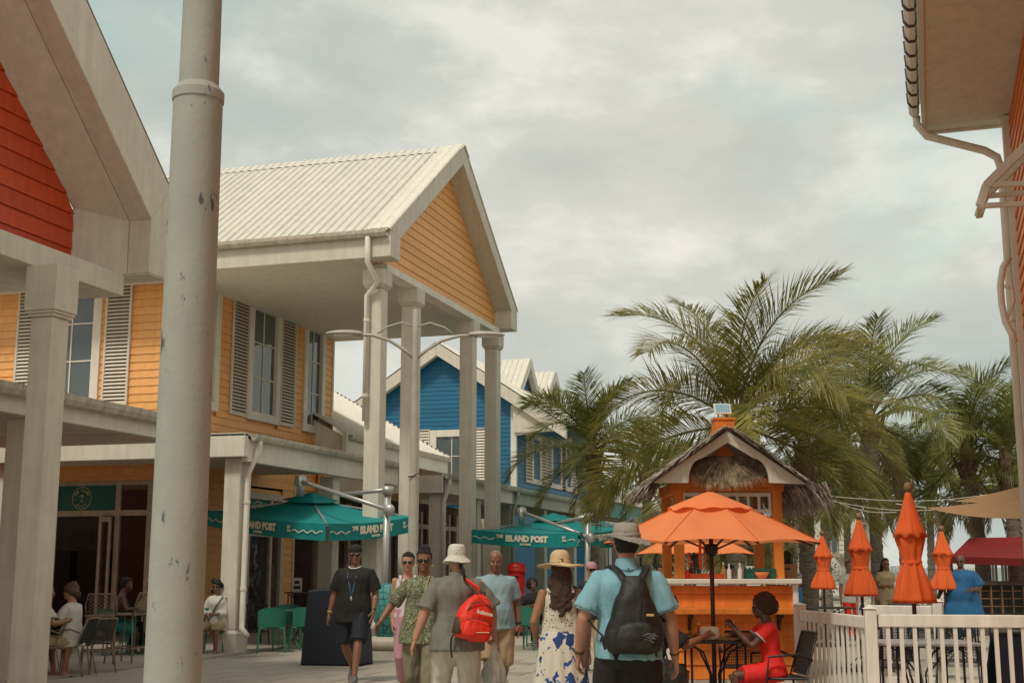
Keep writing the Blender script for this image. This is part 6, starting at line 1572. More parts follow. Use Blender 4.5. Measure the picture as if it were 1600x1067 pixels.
        heel = a_ - fd * .04 * s + dn * .05 * s; toe = a_ + fd * .15 * s + dn * .062 * s
        mb.tube([a_, a_ + dn * .03 * s, a_ + fd * .05 * s + dn * .045 * s, toe, toe + fd * .035 * s], [.034 * s, .036 * s, .036 * s, .026 * s, .014 * s], 10); mb.ell(heel, (.03 * s, .034 * s, .03 * s), 10, 7)
    vx = .0095 if lod == 1 else .015
    def face_disp(c, n):
        l_ = HM.inverted() @ c; l_ /= s; r_ = 0
        for e in (-1, 1): r_ -= .007 * math.exp(-((l_.x - e * .030) ** 2 / .0003 + (l_.z - .112) ** 2 / .00018)) if l_.y > .05 else 0
        r_ -= .004 * math.exp(-((l_.x) ** 2 / .0006 + (l_.z - .051) ** 2 / .00001)) if l_.y > .06 else 0
        return r_ * s
    me = remesh(mb, vx, 2 if lod == 1 else 1, face_disp if lod == 1 else None)
    hs = .92 if fem else 1.0
    for i in (0, 1):
        W_ = q.wr[i]; d = (W_ - q.el[i]).normalized()
        nn = Vector(handn[i]) if handn and handn[i] else Vector(((1, -1)[i], 0, 0)); 
        sd_ = Vector((0, 1, 0)) if not (palm and palm[i]) else Vector(palm[i])
        hm = hand_mesh(W_ + d * .012 * s, d, nn, sd_, s * hs, curl, 1, grip[i]); hme = remesh(hm, .0045 if lod == 1 else .008, 1); me = join_mesh(me, hme)
    me.name = 'body'; q.body = link('body', me, skin, t); q.skin = skin; q.lod = lod; q.bw = bw; q.fem = fem
    # eyes and lips
    e_ = MB()
    for e in (-1, 1): e_.ell(hp(e * .030, .0755, .112), (.012 * s, .008 * s, .006 * s), 10, 6, H3)
    e_.build('eye', 'white', t, world=False, smooth=True); i_ = MB()
    for e in (-1, 1): i_.ell(hp(e * .030, .0825, .112), (.0052 * s, .003 * s, .0052 * s), 8, 6, H3); i_.ell(hp(e * .031, .087, .1285), (.019 * s, .006 * s, .0032 * s), 8, 5, H3)
    i_.build('brow', 'hair_dark', t, world=False, smooth=True)
    l_ = MB(); l_.ell(hp(0, .0935, .0545), (.021 * s, .006 * s, .0045 * s), 10, 6, H3); l_.ell(hp(0, .0935, .0465), (.018 * s, .006 * s, .0052 * s), 10, 6, H3); l_.build('lips', 'lip' if 'dark' not in skin else 'skin_brown', t, world=False, smooth=True)
    return q
def cloth(q, name, mb, m_, amp=.006, fx=10, fz=4, seed=0, vx=None, sm=3, label=None):
    me = remesh(mb, vx or (.011 if q.lod == 1 else .018), sm, folds(amp * 1.7 * q.s, fx, fz, seed)); return link(name, me, m_, q.t, label=label)
def shirt(q, m_, z0=-.10, off=.018, sleeve=.62, soff=.022, flare=.02, name='shirt', neck=True, amp=.007, seed=1, zt=None):
    s = q.s; mb = MB(); rg = []; T_ = q.tor
    def at_z(z):
        for a, b in zip(T_, T_[1:]):
            if a[0] <= z <= b[0]: f = (z - a[0]) / (b[0] - a[0]); return [a[k] + (b[k] - a[k]) * f for k in (1, 2, 3)]
        return list(T_[0][1:]) if z < T_[0][0] else list(T_[-1][1:])
    zs_ = [z0] + [z for z, *_ in T_ if z > z0 + .02 and z < (zt or .53)] + ([zt] if zt else [.522])
    mxr = max(at_z(z)[0] for z in (-.05, .03)); 
    for z in zs_:
        rx, f, b = at_z(max(z, -.05)); fl_ = flare * max(0, (.25 - z)) / .3
        k = 1 if z < .44 else max(.30, 1 - (z - .44) / .07 * .6)
        if z < .22: rx = max(rx, mxr * .9)
        rg.append(ering(q.tp(0, 0, z), (rx + off * k + fl_) * s, (f + off * k + fl_) * s, (b + off * k + fl_) * s, q.M3, 22, 2.15))
    mb.rings(rg)
    if sleeve:
        for i in (0, 1):
            S0, E_, W_ = q.sh[i], q.el[i], q.wr[i]; r0 = .062 * (q.bw * .5 + .5) * (.92 if q.fem else 1.06)
            if sleeve <= 1: end = S0.lerp(E_, sleeve); nk_ = q.tp(0, -.01, .47); mb.tube([S0.lerp(nk_, .35) + Vector((0, 0, -.01 * s)), S0.lerp(nk_, .06) - Vector((0, 0, .010 * s)), S0.lerp(end, .5), end], [r0 * .88 * s, r0 * 1.04 * s, (r0 + soff * .35) * s, (r0 + soff * .6) * s], 14)
            else: nk_ = q.tp(0, -.01, .47); mb.tube([S0.lerp(nk_, .35), S0.lerp(nk_, .06) - Vector((0, 0, .01 * s)), E_, E_.lerp(W_, sleeve - 1)], [r0 * .8 * s, r0 * .96 * s, (r0 + soff * .4) * s, (r0 + soff * .2) * s], 14)
    o = cloth(q, name, mb, m_, amp, seed=seed); return o
def trousers(q, m_, length=1.0, hemr=.075, ztop=.08, off=.014, name='trousers', amp=.008, seed=2, thigh=.10):
    """length 0..1 hip to knee, 1..2 knee to ankle"""
    s = q.s; b = q.bw; mb = MB()
    rx, f, bk = [max(t_[k] for t_ in q.tor[:3]) for k in (1, 2, 3)]
    pm = Vector((q.hip[0] + q.hip[1]) / 2)
    mb.rings([ering(q.tp(0, 0, z), (rx * k + off) * s, (f * k + off) * s, (bk * k + off) * s, q.M3, 22, 2.2) for z, k in ((-.11, .82), (-.06, 1.0), (0, 1.0), (.05, .97), (ztop, .93))])
    mb.ell(pm + Vector((0, 0, -.11 * s)), (.10 * s, .095 * b * s, .10 * s))
    for i in (0, 1):
        h_, k_, a_ = q.hip[i], q.knee[i], q.ank[i]; pts = [h_ + Vector((0, 0, .04 * s)), h_.lerp(k_, .15), h_.lerp(k_, .55)]; rd = [.085 * b * s, thigh * b * s, (thigh * .9) * b * s]
        if length <= 1.0: pts = pts[:2] + [h_.lerp(k_, length * .6), h_.lerp(k_, length)]; rd = rd[:2] + [(thigh + hemr) / 2 * b * s, hemr * b * s]
        elif length <= 1.2: pts += [k_, k_.lerp(a_, length - 1)]; rd += [hemr * 1.02 * s, hemr * s]
        else: pts += [k_, k_.lerp(a_, (length - 1) * .5), k_.lerp(a_, length - 1)]; rd += [(hemr * .6 + .03) * s, hemr * 1.0 * s, hemr * s]
        mb.tube(pts, rd, 16)
    return cloth(q, name, mb, m_, amp, seed=seed)
def shoes(q, m_='shoe_grey', sandals=False):
    s = q.s
    for i in (0, 1):
        a_ = q.ank[i]; fd = q.footdir[i].normalized(); dn = Vector((0, 0, -1)) if abs(fd.z) < .3 else (Vector((0, 0, -1)) - fd * fd.dot(Vector((0, 0, -1)))).normalized(); sd_ = fd.cross(dn).normalized()
        def rg(f, w, z0, z1, n=12): c = a_ + fd * f * s; return [c + sd_ * w * s * math.cos(2 * PI * k / n) + dn * ((z0 + z1) / 2 + (z1 - z0) / 2 * math.sin(2 * PI * k / n)) * s for k in range(n)]
        if not sandals:
            mb = MB(); mb.rings([rg(-.085, .02, .03, .07), rg(-.07, .036, -.01, .078), rg(-.02, .042, -.025, .08), rg(.04, .044, .0, .08), rg(.10, .048, .022, .08), rg(.155, .044, .04, .08), rg(.185, .022, .05, .078)])
            o = link('shoe', remesh(mb, .010, 2), m_, q.t); sb = MB()
            sb.rings([rg(-.092, .02, .066, .086), rg(-.07, .042, .066, .086), rg(.0, .045, .068, .086), rg(.10, .052, .068, .086), rg(.165, .046, .068, .086), rg(.195, .02, .066, .084)]); sb.build('sole', 'sole', o, world=False, smooth=True)
        else:
            mb = MB(); mb.rings([rg(-.09, .02, .075, .09), rg(-.07, .04, .075, .09), rg(.06, .044, .075, .09), rg(.15, .046, .075, .09), rg(.19, .02, .075, .09)]); o = mb.build('sandal', m_, q.t, world=False)
            mb = MB(); mb.tube([a_ + fd * .05 * s + sd_ * .045 * s + dn * .07 * s, a_ + fd * .08 * s + dn * .02 * s, a_ + fd * .05 * s - sd_ * .045 * s + dn * .07 * s], .009, 6); mb.tube([a_ + fd * .11 * s + sd_ * .045 * s + dn * .07 * s, a_ + fd * .12 * s + dn * .035 * s, a_ + fd * .11 * s - sd_ * .045 * s + dn * .07 * s], .008, 6); mb.build('sandal_strap', m_, o, world=False)
def sunglasses(q, big=1.0):
    s = q.s; m_ = MB(); hp = q.hp
    for e in (-1, 1): m_.ell(hp(e * .033, .0925, .112), (.026 * s * big, .006 * s, .019 * s * big), 14, 6, q.H3)
    m_.bar(hp(-.012, .099, .118), hp(.012, .099, .118), .005)
    for e in (-1, 1): m_.tube([hp(e * .056, .088, .118), hp(e * .074, .05, .118), hp(e * .080, -.01, .116)], .0032 * s, 5)
    m_.build('sunglasses', 'lens', q.t, world=False, smooth=True)
def hair(q, m_, kind='short', name='hair', amp=.006):
    s = q.s; hp = q.hp; mb = MB(); H3 = q.H3
    if kind == 'bald_fringe':
        mb.rings([ering(hp(0, -.012, z), r * s, f * s, b * s, H3) for z, r, f, b in ((.075, .072, .01, .090), (.11, .079, .012, .098), (.15, .079, .03, .102), (.19, .074, .055, .096), (.222, .050, .045, .062), (.236, .02, .02, .02))]); amp = .002
    else:
        mb.rings([ering(hp(0, -.012, z), r * s, f * s, b * s, H3) for z, r, f, b in ((.055, .060, .0, .088), (.09, .076, .0, .098), (.12, .082, .02, .106), (.15, .083, .04, .110), (.172, .081, .082, .110), (.185, .079, .094, .105), (.212, .066, .08, .09), (.236, .040, .05, .06), (.246, .014, .02, .025))])
    if kind == 'afro':
        mb.ell(hp(0, -.052, .138), (.118 * s, .122 * s, .128 * s), 18, 12, H3); mb.ell(hp(0, -.11, .10), (.09 * s, .08 * s, .09 * s), 14, 10, H3)
        amp = .017
    if kind == 'curly':
        for k in range(30):
            a = k * 2.4; z = .03 + .2 * ((k * .618) % 1); r_ = .08; y_ = math.sin(a) * r_ - .025
            if y_ > .03 and z < .165: continue
            mb.ell(hp(math.cos(a) * r_ * 1.02, y_, z), (.044 * s,) * 3, 8, 6)
        amp = .014
    if kind == 'bun': mb.ell(hp(0, -.10, .18), (.045 * s, .04 * s, .04 * s), 10, 8)
    if kind == 'high': mb.ell(hp(0, -.02, .235), (.06 * s, .07 * s, .045 * s), 12, 8)
    if kind in ('long', 'longcurl'):
        n_ = 5 if kind == 'long' else 13; r2 = random.Random(4)
        for k in range(n_):
            x0 = -.06 + .12 * k / (n_ - 1); L_ = .26 if kind == 'long' else .42 - .5 * abs(x0) + r2.uniform(-.04, .04)
            pts = [hp(x0, -.085 + abs(x0) * .4, .13)]
            for j in range(1, 8): pts.append(pts[0] + Vector((math.sin(j * 1.5 + k) * .014 * s * (kind != 'long') + x0 * .35 * j / 7, -.012 * j * s * .6 + math.cos(j * 1.5 + k * 2) * .010 * s, -L_ * j / 7 * s)))
            mb.tube(pts, [(.026 + .012 * math.sin(min(1, j / 4) * PI / 2)) * s * (1 if j < 6 else .6) for j in range(8)], 8)
        amp = .009
    me = remesh(mb, .009 if q.lod == 1 else .014, 1, lambda c, n: amp * s * (noise.noise(c * 38) + .6 * noise.noise(c * 80))); return link(name, me, m_, q.t)
def hat(q, kind, m_):
    s = q.s; hp = q.hp; H3 = q.H3
    mb = MB(); r2 = noise
    def prof(pts, wob=0, tilt=None):
        rg = []
        for z, rx, ry in pts:
            ring = []
            for k in range(40):
                a = 2 * PI * k / 40; w_ = wob * max(0, (rx - .1)) * (math.sin(a * 2 + .6) + .5 * math.sin(a * 3 + 1)); zz = z + w_
                if tilt: zz += tilt(math.cos(a), math.sin(a), rx)
                ring.append(hp(rx * math.cos(a), ry * math.sin(a) - .008, zz))
            rg.append(ring)
        return rg
    if kind == 'bucket': p = [(.085, .135, .152), (.088, .137, .154), (.118, .108, .124), (.142, .088, .106), (.150, .087, .105), (.20, .084, .100), (.240, .078, .092), (.256, .062, .072), (.262, .02, .03)]; mb.rings(prof(p, .25))
    if kind == 'straw': p = [(.128, .222, .235), (.132, .224, .237), (.144, .17, .18), (.150, .10, .12), (.158, .092, .11), (.20, .090, .107), (.24, .085, .099), (.265, .070, .080), (.278, .04, .045), (.281, .012, .015)]; mb.rings(prof(p, .12))
    if kind == 'boonie': p = [(.125, .168, .185), (.129, .170, .187), (.148, .12, .135), (.155, .092, .110), (.162, .090, .108), (.200, .089, .106), (.232, .080, .094), (.248, .058, .068), (.254, .02, .03)]; mb.rings(prof(p, .18, lambda c_, s_, r_: max(0, r_ - .09) * (.75 * max(0, -c_ - .3) - .25 * max(0, c_))))
    if kind in ('cap', 'cap_back'):
        p = [(.150, .090, .108), (.155, .091, .109), (.195, .088, .104), (.228, .070, .082), (.244, .045, .05), (.249, .012, .014)]; mb.rings(prof(p)); sg = 1 if kind == 'cap' else -1
        bz = MB(); rg = []
        for k in range(9):
            x_ = -.068 + .017 * k; d_ = .075 * math.sqrt(max(0.02, 1 - (x_ / .075) ** 2)); y0 = .085 * math.sqrt(max(0, 1 - (x_ / .09) ** 2)) + .012
            rg.append([hp(x_, sg * (y0) - .008, .158), hp(x_, sg * (y0 + d_) - .008, .150 - .6 * x_ * x_), hp(x_, sg * (y0 + d_) - .008, .144 - .6 * x_ * x_), hp(x_, sg * y0 - .008, .152)])
        bz.rings(rg)
    inner = link('hat', remesh(mb, .008 if kind != 'straw' else .007, 1, folds(.004 * s, 20, 20, 5)), m_, q.t)
    if kind in ('cap', 'cap_back'): bz.build('peak', m_, inner, world=False, smooth=True)
    if kind in ('straw', 'boonie'):
        b = MB(); b.rings(prof([(.158, .0955, .1135), (.160, .0965, .1145), (.182, .0955, .1125), (.184, .0925, .1095)])); b.build('band', {'straw': 'straw', 'boonie': 'hat_grey'}[kind], inner, world=False, smooth=True)
    return inner
def band(q, which, pos, m_, r=.032, name='bracelet', w=.008):
    W_, E_ = q.wr[which], q.el[which]; c = W_.lerp(E_, pos); d = (W_ - E_).normalized(); m2 = MB(); m2.tube([c - d * w, c + d * w], r * q.s, 14); m2.build(name, m_, q.t, world=False, smooth=False)
def strap_pts(q, pts, m_, w=.03, name='strap', th=.006, parent=None):
    """flat ribbon through torso points"""
    P_ = [q.tp(*p) for p in pts]; mb = MB()
    mb.tube(P_, [(w / 2, th)] * len(P_), 8); return mb.build(name, m_, parent or q.t, world=False, smooth=True)
def in_root(t, q):      # world placement of a point in person space
    Mx = Matrix.Translation(q.t.location) @ q.t.rotation_euler.to_matrix().to_4x4(); return Mx

# --- the man in black, walking towards us
q = person('stocky man in black T-shirt, black cap and sunglasses walking towards us with a blue lanyard', gnd(553, 1000, 17.2), 172, 1.80, 1.12, .02, skin='skin_brown',
           feet=[(-.10, .34, .0), (.09, -.30, .10, 0, .75, -.6)], wrists=[(-.07, .08, -.50), (.13, .02, -.52)], head_yaw=10)
shirt(q, 'black_cloth', -.17, .03, .85, .035, .03, seed=3); trousers(q, 'navy_cloth', .95, .095, name='shorts', thigh=.115); shoes(q, 'shoe_grey')
hat(q, 'cap_back', 'black_cloth'); sunglasses(q, 1.1); hair(q, 'hair_dark', 'bald_fringe')
s_ = MB(); s_.tube([q.tp(-.075, .055, .515), q.tp(-.05, .15, .40), q.tp(-.02, .165, .25), q.tp(0, .17, .15), q.tp(.02, .165, .25), q.tp(.06, .15, .40), q.tp(.08, .055, .515)], .006, 6); ly = s_.build('lanyard', 'lanyard', q.t, world=False, smooth=True)
s_ = MB(); s_.ell(q.tp(0, .18, .13), (.016, .01, .03)); s_.build('badge', 'steel', ly, world=False, smooth=True)
s_ = MB(); s_.tube([q.tp(.075 * math.cos(a * PI / 12), .02 + .078 * math.sin(a * PI / 12) , .535 - .03 * math.sin(a * PI / 12)) for a in range(13)], .008, 6); s_.build('necklace', 'white', q.t, world=False, smooth=True)
band(q, 1, .08, 'gold', .035); band(q, 0, .12, 'black_metal', .036, 'watch', .012)
Mx = in_root(None, q); t = thing('paper', 'crumpled white paper in the left hand of the man in black', 'paper', Mx @ (q.wr[0] + Vector((0, .03, -.15)))); b = MB(); b.ell((0, 0, 0), (.03, .03, .075), 10, 8); link('sheet', remesh(b, .01, 0, lambda c_, n_: .02 * noise.noise(c_ * 22)), 'white', t)

# --- woman in pink trousers
q = person('woman in sunglasses, pale sleeveless top and long pink trousers walking towards us', gnd(636, 1000, 15.6), 182, 1.69, .92, 0, True, 'skin_light', feet=[(-.06, .26, 0), (.06, -.22, .06, 0, .8, -.5)], wrists=[(-.04, .18, -.40), (.03, .03, -.52)], head_yaw=-4)
shirt(q, 'pale_pink', -.0, .012, 0, name='top', flare=.0, zt=.47, amp=.004, seed=4); trousers(q, 'pink', 1.86, .062, .12, thigh=.092, seed=5, amp=.005); shoes(q, 'hair_brown', True); hair(q, 'hair_dark', 'bun'); sunglasses(q)
strap_pts(q, [(-.085, .105, .44), (-.09, .05, .515), (-.085, -.06, .50), (-.08, -.10, .43)], 'pale_pink', .035); strap_pts(q, [(.085, .105, .44), (.09, .05, .515), (.085, -.06, .50), (.08, -.10, .43)], 'pale_pink', .035)

# --- woman in the green crochet blouse
q = person('woman in green crochet blouse and loose olive trousers, one arm held out, walking towards us', gnd(662, 1000, 13.1), 170, 1.70, 1.05, .02, True, 'skin_brown', feet=[(-.12, .22, 0), (.10, -.28, .06, 0, .8, -.5)], wrists=[(-.08, .05, -.50), (.25, .18, -.40)], elbows=[(-.4, -1, 0), (.5, -.5, -.4)], head_yaw=8, curl=.35)
shirt(q, 'crochet', -.16, .026, .98, .035, .045, seed=6, amp=.008); trousers(q, 'olive_pants', 1.88, .11, .06, name='trousers', seed=7, amp=.014, thigh=.115); shoes(q, 'hair_brown', True); hair(q, 'hair_dark', 'high'); sunglasses(q, 1.05)
s_ = MB(); s_.tube([q.tp(-.07, .06, .52), q.tp(-.045, .15, .38), q.tp(-.02, .165, .22), q.tp(.03, .175, .10), q.tp(.13, .165, .0)], .005, 6); s_.tube([q.tp(-.07, .06, .52), q.tp(-.08, -.07, .5)], .005, 6); s_.build('long_necklace', 'gold', q.t, world=False, smooth=True)
b = MB(); 
for e in (-1, 1): b.lathe(q.hp(e * .085, -.0, .06), [(.004, -.012), (.012, 0), (.004, .012)], 10)
b.build('earring', 'gold', q.t, world=False)

# --- man with the red backpack, back to us
q = person('man in white bucket hat, grey-green shirt and white trousers with his back to us', gnd(714, 1000, 11.8), 14, 1.70, 1.12, .05, skin='skin_light', lean=2, feet=[(-.11, .10, 0), (.12, -.10, .0)], wrists=[(-.20, -.02, -.50), (.19, .14, -.46)], elbows=[(-.6, -1, 0), (.6, -1, 0)], head_yaw=-16, head_pitch=-4, curl=.6, grip=(False, True))
shirt(q, 'grey_shirt', -.15, .034, .92, .045, .035, seed=8, amp=.012); trousers(q, 'white_pants', 1.9, .10, .06, thigh=.118, seed=9, amp=.012); shoes(q, 'sole'); hair(q, 'hair_grey', 'bald_fringe'); hat(q, 'bucket', 'hat_white')
b = MB(); b.rings([ering(q.tp(0, -.005, z), r * q.s, r * q.s, r * q.s, q.M3) for z, r in ((.50, .088), (.525, .078), (.56, .071), (.57, .066))]); link('collar', remesh(b, .01, 1), 'grey_shirt', q.t)
Mx = in_root(None, q)
qb = q
t = thing('backpack', 'bright red backpack with dark side pocket slung on the shoulder of the bucket hat man', 'backpack', Mx @ q.tp(.065, -.20, -.05), q.t.rotation_euler[2] + R(10))
b = MB(); tl = Matrix.Rotation(R(13), 3, 'Y'); L3 = lambda x_, y_, z_: tl @ Vector((x_, y_, z_))
def bag_ring(z, rx, ry, y0=-.05, n=20): return [L3(rx * math.copysign(abs(math.cos(2 * PI * k / n)) ** .62, math.cos(2 * PI * k / n)), y0 + ry * math.copysign(abs(math.sin(2 * PI * k / n)) ** .7, math.sin(2 * PI * k / n)), z) for k in range(n)]
b.rings([bag_ring(z, rx, ry) for z, rx, ry in ((-.0, .10, .04), (.015, .155, .085), (.08, .17, .105), (.18, .165, .105), (.27, .14, .09), (.34, .11, .07), (.39, .07, .05), (.41, .03, .02))])
body = link('main_pocket', remesh(b, .012, 2, folds(.013, 9, 7, 3)), 'bag_red', t)
b = MB(); b.rings([bag_ring(z, rx, ry, -.145) for z, rx, ry in ((.01, .11, .02), (.03, .135, .04), (.10, .14, .045), (.155, .12, .035), (.18, .07, .012))]); link('front_pocket', remesh(b, .01, 2, folds(.008, 12, 9, 6)), 'bag_red', body)
b = MB(); b.tube([L3(-.125, -.165, .165), L3(-.05, -.19, .185), (L3(.06, -.19, .18)), L3(.12, -.165, .15)], .004, 5); b.tube([L3(-.12, -.13, .24), L3(-.09, -.14, .31), L3(0, -.135, .345), L3(.09, -.13, .31), L3(.12, -.12, .25)], .006, 5); b.build('zip', 'strap_brown', body, world=False)
b = MB(); b.rings([bag_ring(z, .045, .07, -.05) for z in (.03, .12, .17)]); o = link('side_pocket', b.mesh('p', True), 'strap_brown', t); o.location = L3(-.135, 0, 0)
b = MB(); b.tube([L3(-.14, .0, .05), L3(-.17, -.02, -.02), L3(-.16, -.03, -.10), L3(-.13, -.03, -.18)], [(.012, .004)] * 4, 6); b.build('loose_strap', 'black_cloth', t, world=False)
b = MB(); top_ = L3(0, -.02, .40); b.tube([top_ + Vector((0, 0, -.03)), top_ + Vector((.0, .02, .06)), Vector((-.01, .06, .53))], [(.032, .012), (.03, .012), (.026, .010)], 8); b.build('shoulder_strap', 'bag_red', t, world=False, smooth=True)
b = MB(); b.tube([Vector((-.012, .058, .52)), Vector((-.015, .09, .60)), Vector((-.015, .15, .645)), Vector((-.015, .24, .64))], [(.026, .011)] * 4, 8); b.build('strap_pad', 'black_cloth', t, world=False, smooth=True)
b = MB(); b.tube([L3(-.04, -.06, .385), L3(-.03, -.08, .43), L3(.03, -.08, .43), L3(.04, -.06, .385)], .008, 6); b.build('grab_handle', 'strap_brown', t, world=False)
text_obj('balance', .05, L3(-.045, -.172, .235), tl @ Vector((1, -.05, 0)), tl @ Vector((0, .12, 1)), 'cream_print', t, bold=.001, world=False)
b = MB(); b.tube([L3(-.02, -.196, .07), L3(.10, -.19, .095)], .003, 5); b.build('reflective_line', 'cream_print', t, world=False)
# plastic bag in his right hand
hp_ = Mx @ (q.wr[1] + Vector((0, .02, -.08)))
t = thing('carrier_bag', 'thin whitish plastic carrier bag with teal things inside, held beside the red backpack', 'bag', hp_, q.t.rotation_euler[2])
b = MB(); b.rings([[Vector((rx * math.cos(a_) , ry * math.sin(a_), z)) for a_ in [2 * PI * k / 20 for k in range(20)]] for z, rx, ry in ((-.0, .015, .012), (-.08, .03, .02), (-.16, .07, .04), (-.26, .115, .07), (-.36, .14, .09), (-.44, .13, .085), (-.47, .06, .04))])
mt_ = bpy.data.materials.new('carrier'); mt_.use_nodes = True; nn_ = mt_.node_tree; pb_ = nn_.nodes['Principled BSDF']; pb_.inputs['Base Color'].default_value = (.62, .60, .54, 1); pb_.inputs['Roughness'].default_value = .35
tr_ = nn_.nodes.new('ShaderNodeBsdfTransparent'); mm_ = nn_.nodes.new('ShaderNodeMixShader'); mm_.inputs[0].default_value = .62; nn_.links.new(tr_.outputs[0], mm_.inputs[1]); nn_.links.new(pb_.outputs[0], mm_.inputs[2]); nn_.links.new(mm_.outputs[0], nn_.nodes['Material Output'].inputs[0]); M['carrier'] = mt_
link('film', remesh(b, .012, 1, folds(.024, 16, 5, 9)), 'carrier', t); b = MB(); b.ell((-.05, 0, -.30), (.055, .04, .11)); b.ell((.06, 0, -.40), (.05, .04, .05)); link('contents', remesh(b, .014, 1, folds(.01, 14, 9, 4)), 'aqua', t)

# --- man in the light blue T-shirt
q = person('bald man in light blue T-shirt and khaki shorts walking towards us, hand at his side', gnd(774, 1000, 14.8), 186, 1.70, 1.06, .05, skin='skin_brown', feet=[(-.10, -.25, .06, 0, .8, -.5), (.10, .28, 0)], wrists=[(-.09, -.02, -.51), (.05, .14, -.46)], head_yaw=-6, head_pitch=-8)
shirt(q, 'lblue_shirt', -.10, .024, .78, .028, .03, seed=10); trousers(q, 'khaki', 1.02, .10, .06, name='shorts', thigh=.115, seed=11, amp=.013); shoes(q, 'shoe_grey'); hair(q, 'hair_grey', 'bald_fringe'); band(q, 0, .05, 'black_metal', .034, 'watch', .012)

# --- woman in straw hat
q = person('woman in wide straw hat, white lace top and blue-flowered skirt, her back to us', gnd(876, 1000, 11.0), 2, 1.62, .95, 0, True, 'skin_tan', feet=[(-.08, .10, 0), (.08, -.08, 0)], wrists=[(-.06, .16, -.42), (.10, .06, -.50)], head_pitch=-3)
shirt(q, 'lace', -.12, .016, 0, name='top', flare=.02, zt=.485, amp=.007, seed=12); hair(q, 'hair_brown', 'longcurl'); hat(q, 'straw', 'straw'); shoes(q, 'strap_brown', True)
b = MB(); b.rings([ering((0, 0, z), rx, ry, ry, Matrix.Identity(3), 28) for z, rx, ry in ((.97, .15, .11), (.90, .178, .135), (.78, .195, .16), (.6, .225, .19), (.4, .26, .225), (.2, .30, .26), (.13, .31, .27))])
link('skirt', remesh(b, .014, 2, lambda c_, n_: .020 * max(0, (1.0 - c_.z)) * math.sin(math.atan2(c_.y, c_.x) * 11 + c_.z * 2) + .010 * noise.noise(Vector((c_.x * 8, c_.y * 8, c_.z * 3)))), 'skirt', q.t)
strap_pts(q, [(-.10, -.085, .46), (-.10, -.04, .50), (-.10, .05, .49)], 'lace', .05)
strap_pts(q, [(.10, -.085, .46), (.10, -.04, .50), (.10, .05, .49)], 'lace', .05)
Mx = in_root(None, q); t = thing('shoulder_bag', 'brown shoulder bag strap hanging on the right shoulder of the straw hat woman', 'bag', Mx @ q.tp(.19, .03, .0), q.t.rotation_euler[2])
b = MB(); b.tube([(-.02, .05, .20), (-.045, .03, .46), (-.05, -.05, .475), (-.02, -.12, .40), (.0, -.09, .10)], [(.022, .005)] * 5, 8); b.build('strap', 'strap_brown', t, world=False, smooth=True); b = MB(); b.box(-.03, .05, -.14, .14, -.18, .10); link('body', remesh(b, .012, 3), 'strap_brown', t)
band(q, 1, .06, 'gold', .028)

# --- tall man with the black backpack
q = person('tall man in light blue polo, grey sun hat and black shorts, back to us', gnd(981, 1000, 8.75), 1, 1.80, 1.03, .02, skin='skin_light', feet=[(-.11, .15, 0), (.11, -.12, 0)], wrists=[(-.13, .10, -.49), (.13, .06, -.51)], elbows=[(-.5, -1, 0), (.5, -1, 0)], head_yaw=4, curl=.75)
shirt(q, 'sky_shirt', -.06, .030, .80, .040, .02, seed=13, amp=.009); trousers(q, 'black_cloth', 1.0, .11, .10, name='shorts', thigh=.125, seed=14, off=.034, amp=.008); shoes(q, 'shoe_grey'); hair(q, 'hair_dark', 'short'); hat(q, 'boonie', 'hat_grey')
b = MB(); b.rings([ering(q.tp(0, -.005, z), r * q.s, r * q.s, r * q.s, q.M3) for z, r in ((.50, .092), (.53, .082), (.57, .073), (.585, .067))]); link('collar', remesh(b, .009, 1), 'sky_shirt', q.t)
for i in (0, 1):    # ribbed sleeve ends
    c_ = q.sh[i].lerp(q.el[i], .79); d_ = (q.el[i] - q.sh[i]).normalized(); b = MB(); b.tube([c_ - d_ * .016, c_ + d_ * .014], [.079, .080], 20); link('sleeve_cuff', remesh(b, .008, 1), 'lblue_shirt', q.t)
band(q, 1, .10, 'black_metal', .034, 'bracelet', .004); band(q, 0, .06, 'strap_brown', .034, 'watch_strap', .010)
b = MB(); b.ell(q.tp(0, -.098, .515), (.006, .004, .005)); b.build('tag', 'dark', q.t, world=False)
Mx = in_root(None, q)
t = thing('backpack', 'black backpack worn on both shoulders by the tall man in the light blue polo', 'backpack', Mx @ q.tp(.02, -.135, -.0), q.t.rotation_euler[2]); t.scale = (1.22, 1.15, .98)
def br_(z, rx, ry, y0=-.065, n=22): return [Vector((rx * math.copysign(abs(math.cos(2 * PI * k / n)) ** .7, math.cos(2 * PI * k / n)) + .00, y0 + ry * math.copysign(abs(math.sin(2 * PI * k / n)) ** .8, math.sin(2 * PI * k / n)), z)) for k in range(n)]
b = MB(); b.rings([br_(z, rx, ry) for z, rx, ry in ((-.015, .10, .03), (.0, .135, .07), (.05, .158, .085), (.13, .158, .09), (.22, .135, .085), (.32, .105, .075), (.41, .078, .06), (.47, .06, .04), (.50, .045, .02))])
body = link('main_pocket', remesh(b, .011, 2, folds(.010, 10, 6, 7)), 'bag_black', t)
b = MB(); b.rings([br_(z, rx, ry, -.15) for z, rx, ry in ((.01, .09, .02), (.03, .11, .035), (.10, .115, .04), (.17, .095, .03), (.20, .05, .01))]); link('front_pocket', remesh(b, .010, 2, folds(.006, 14, 8, 8)), 'bag_black', body)
b = MB(); b.tube([(.02, -.155, .20), (.03, -.15, .32), (.02, -.13, .42)], .004, 5); b.tube([(-.10, -.12, .12), (-.085, -.13, .25), (-.06, -.12, .38)], .004, 5); b.build('zip', 'black_metal', body, world=False)
b = MB(); b.box(.055, .095, -.163, -.157, .235, .250); b.build('name_tag', 'gold', body, world=False)
b = MB()
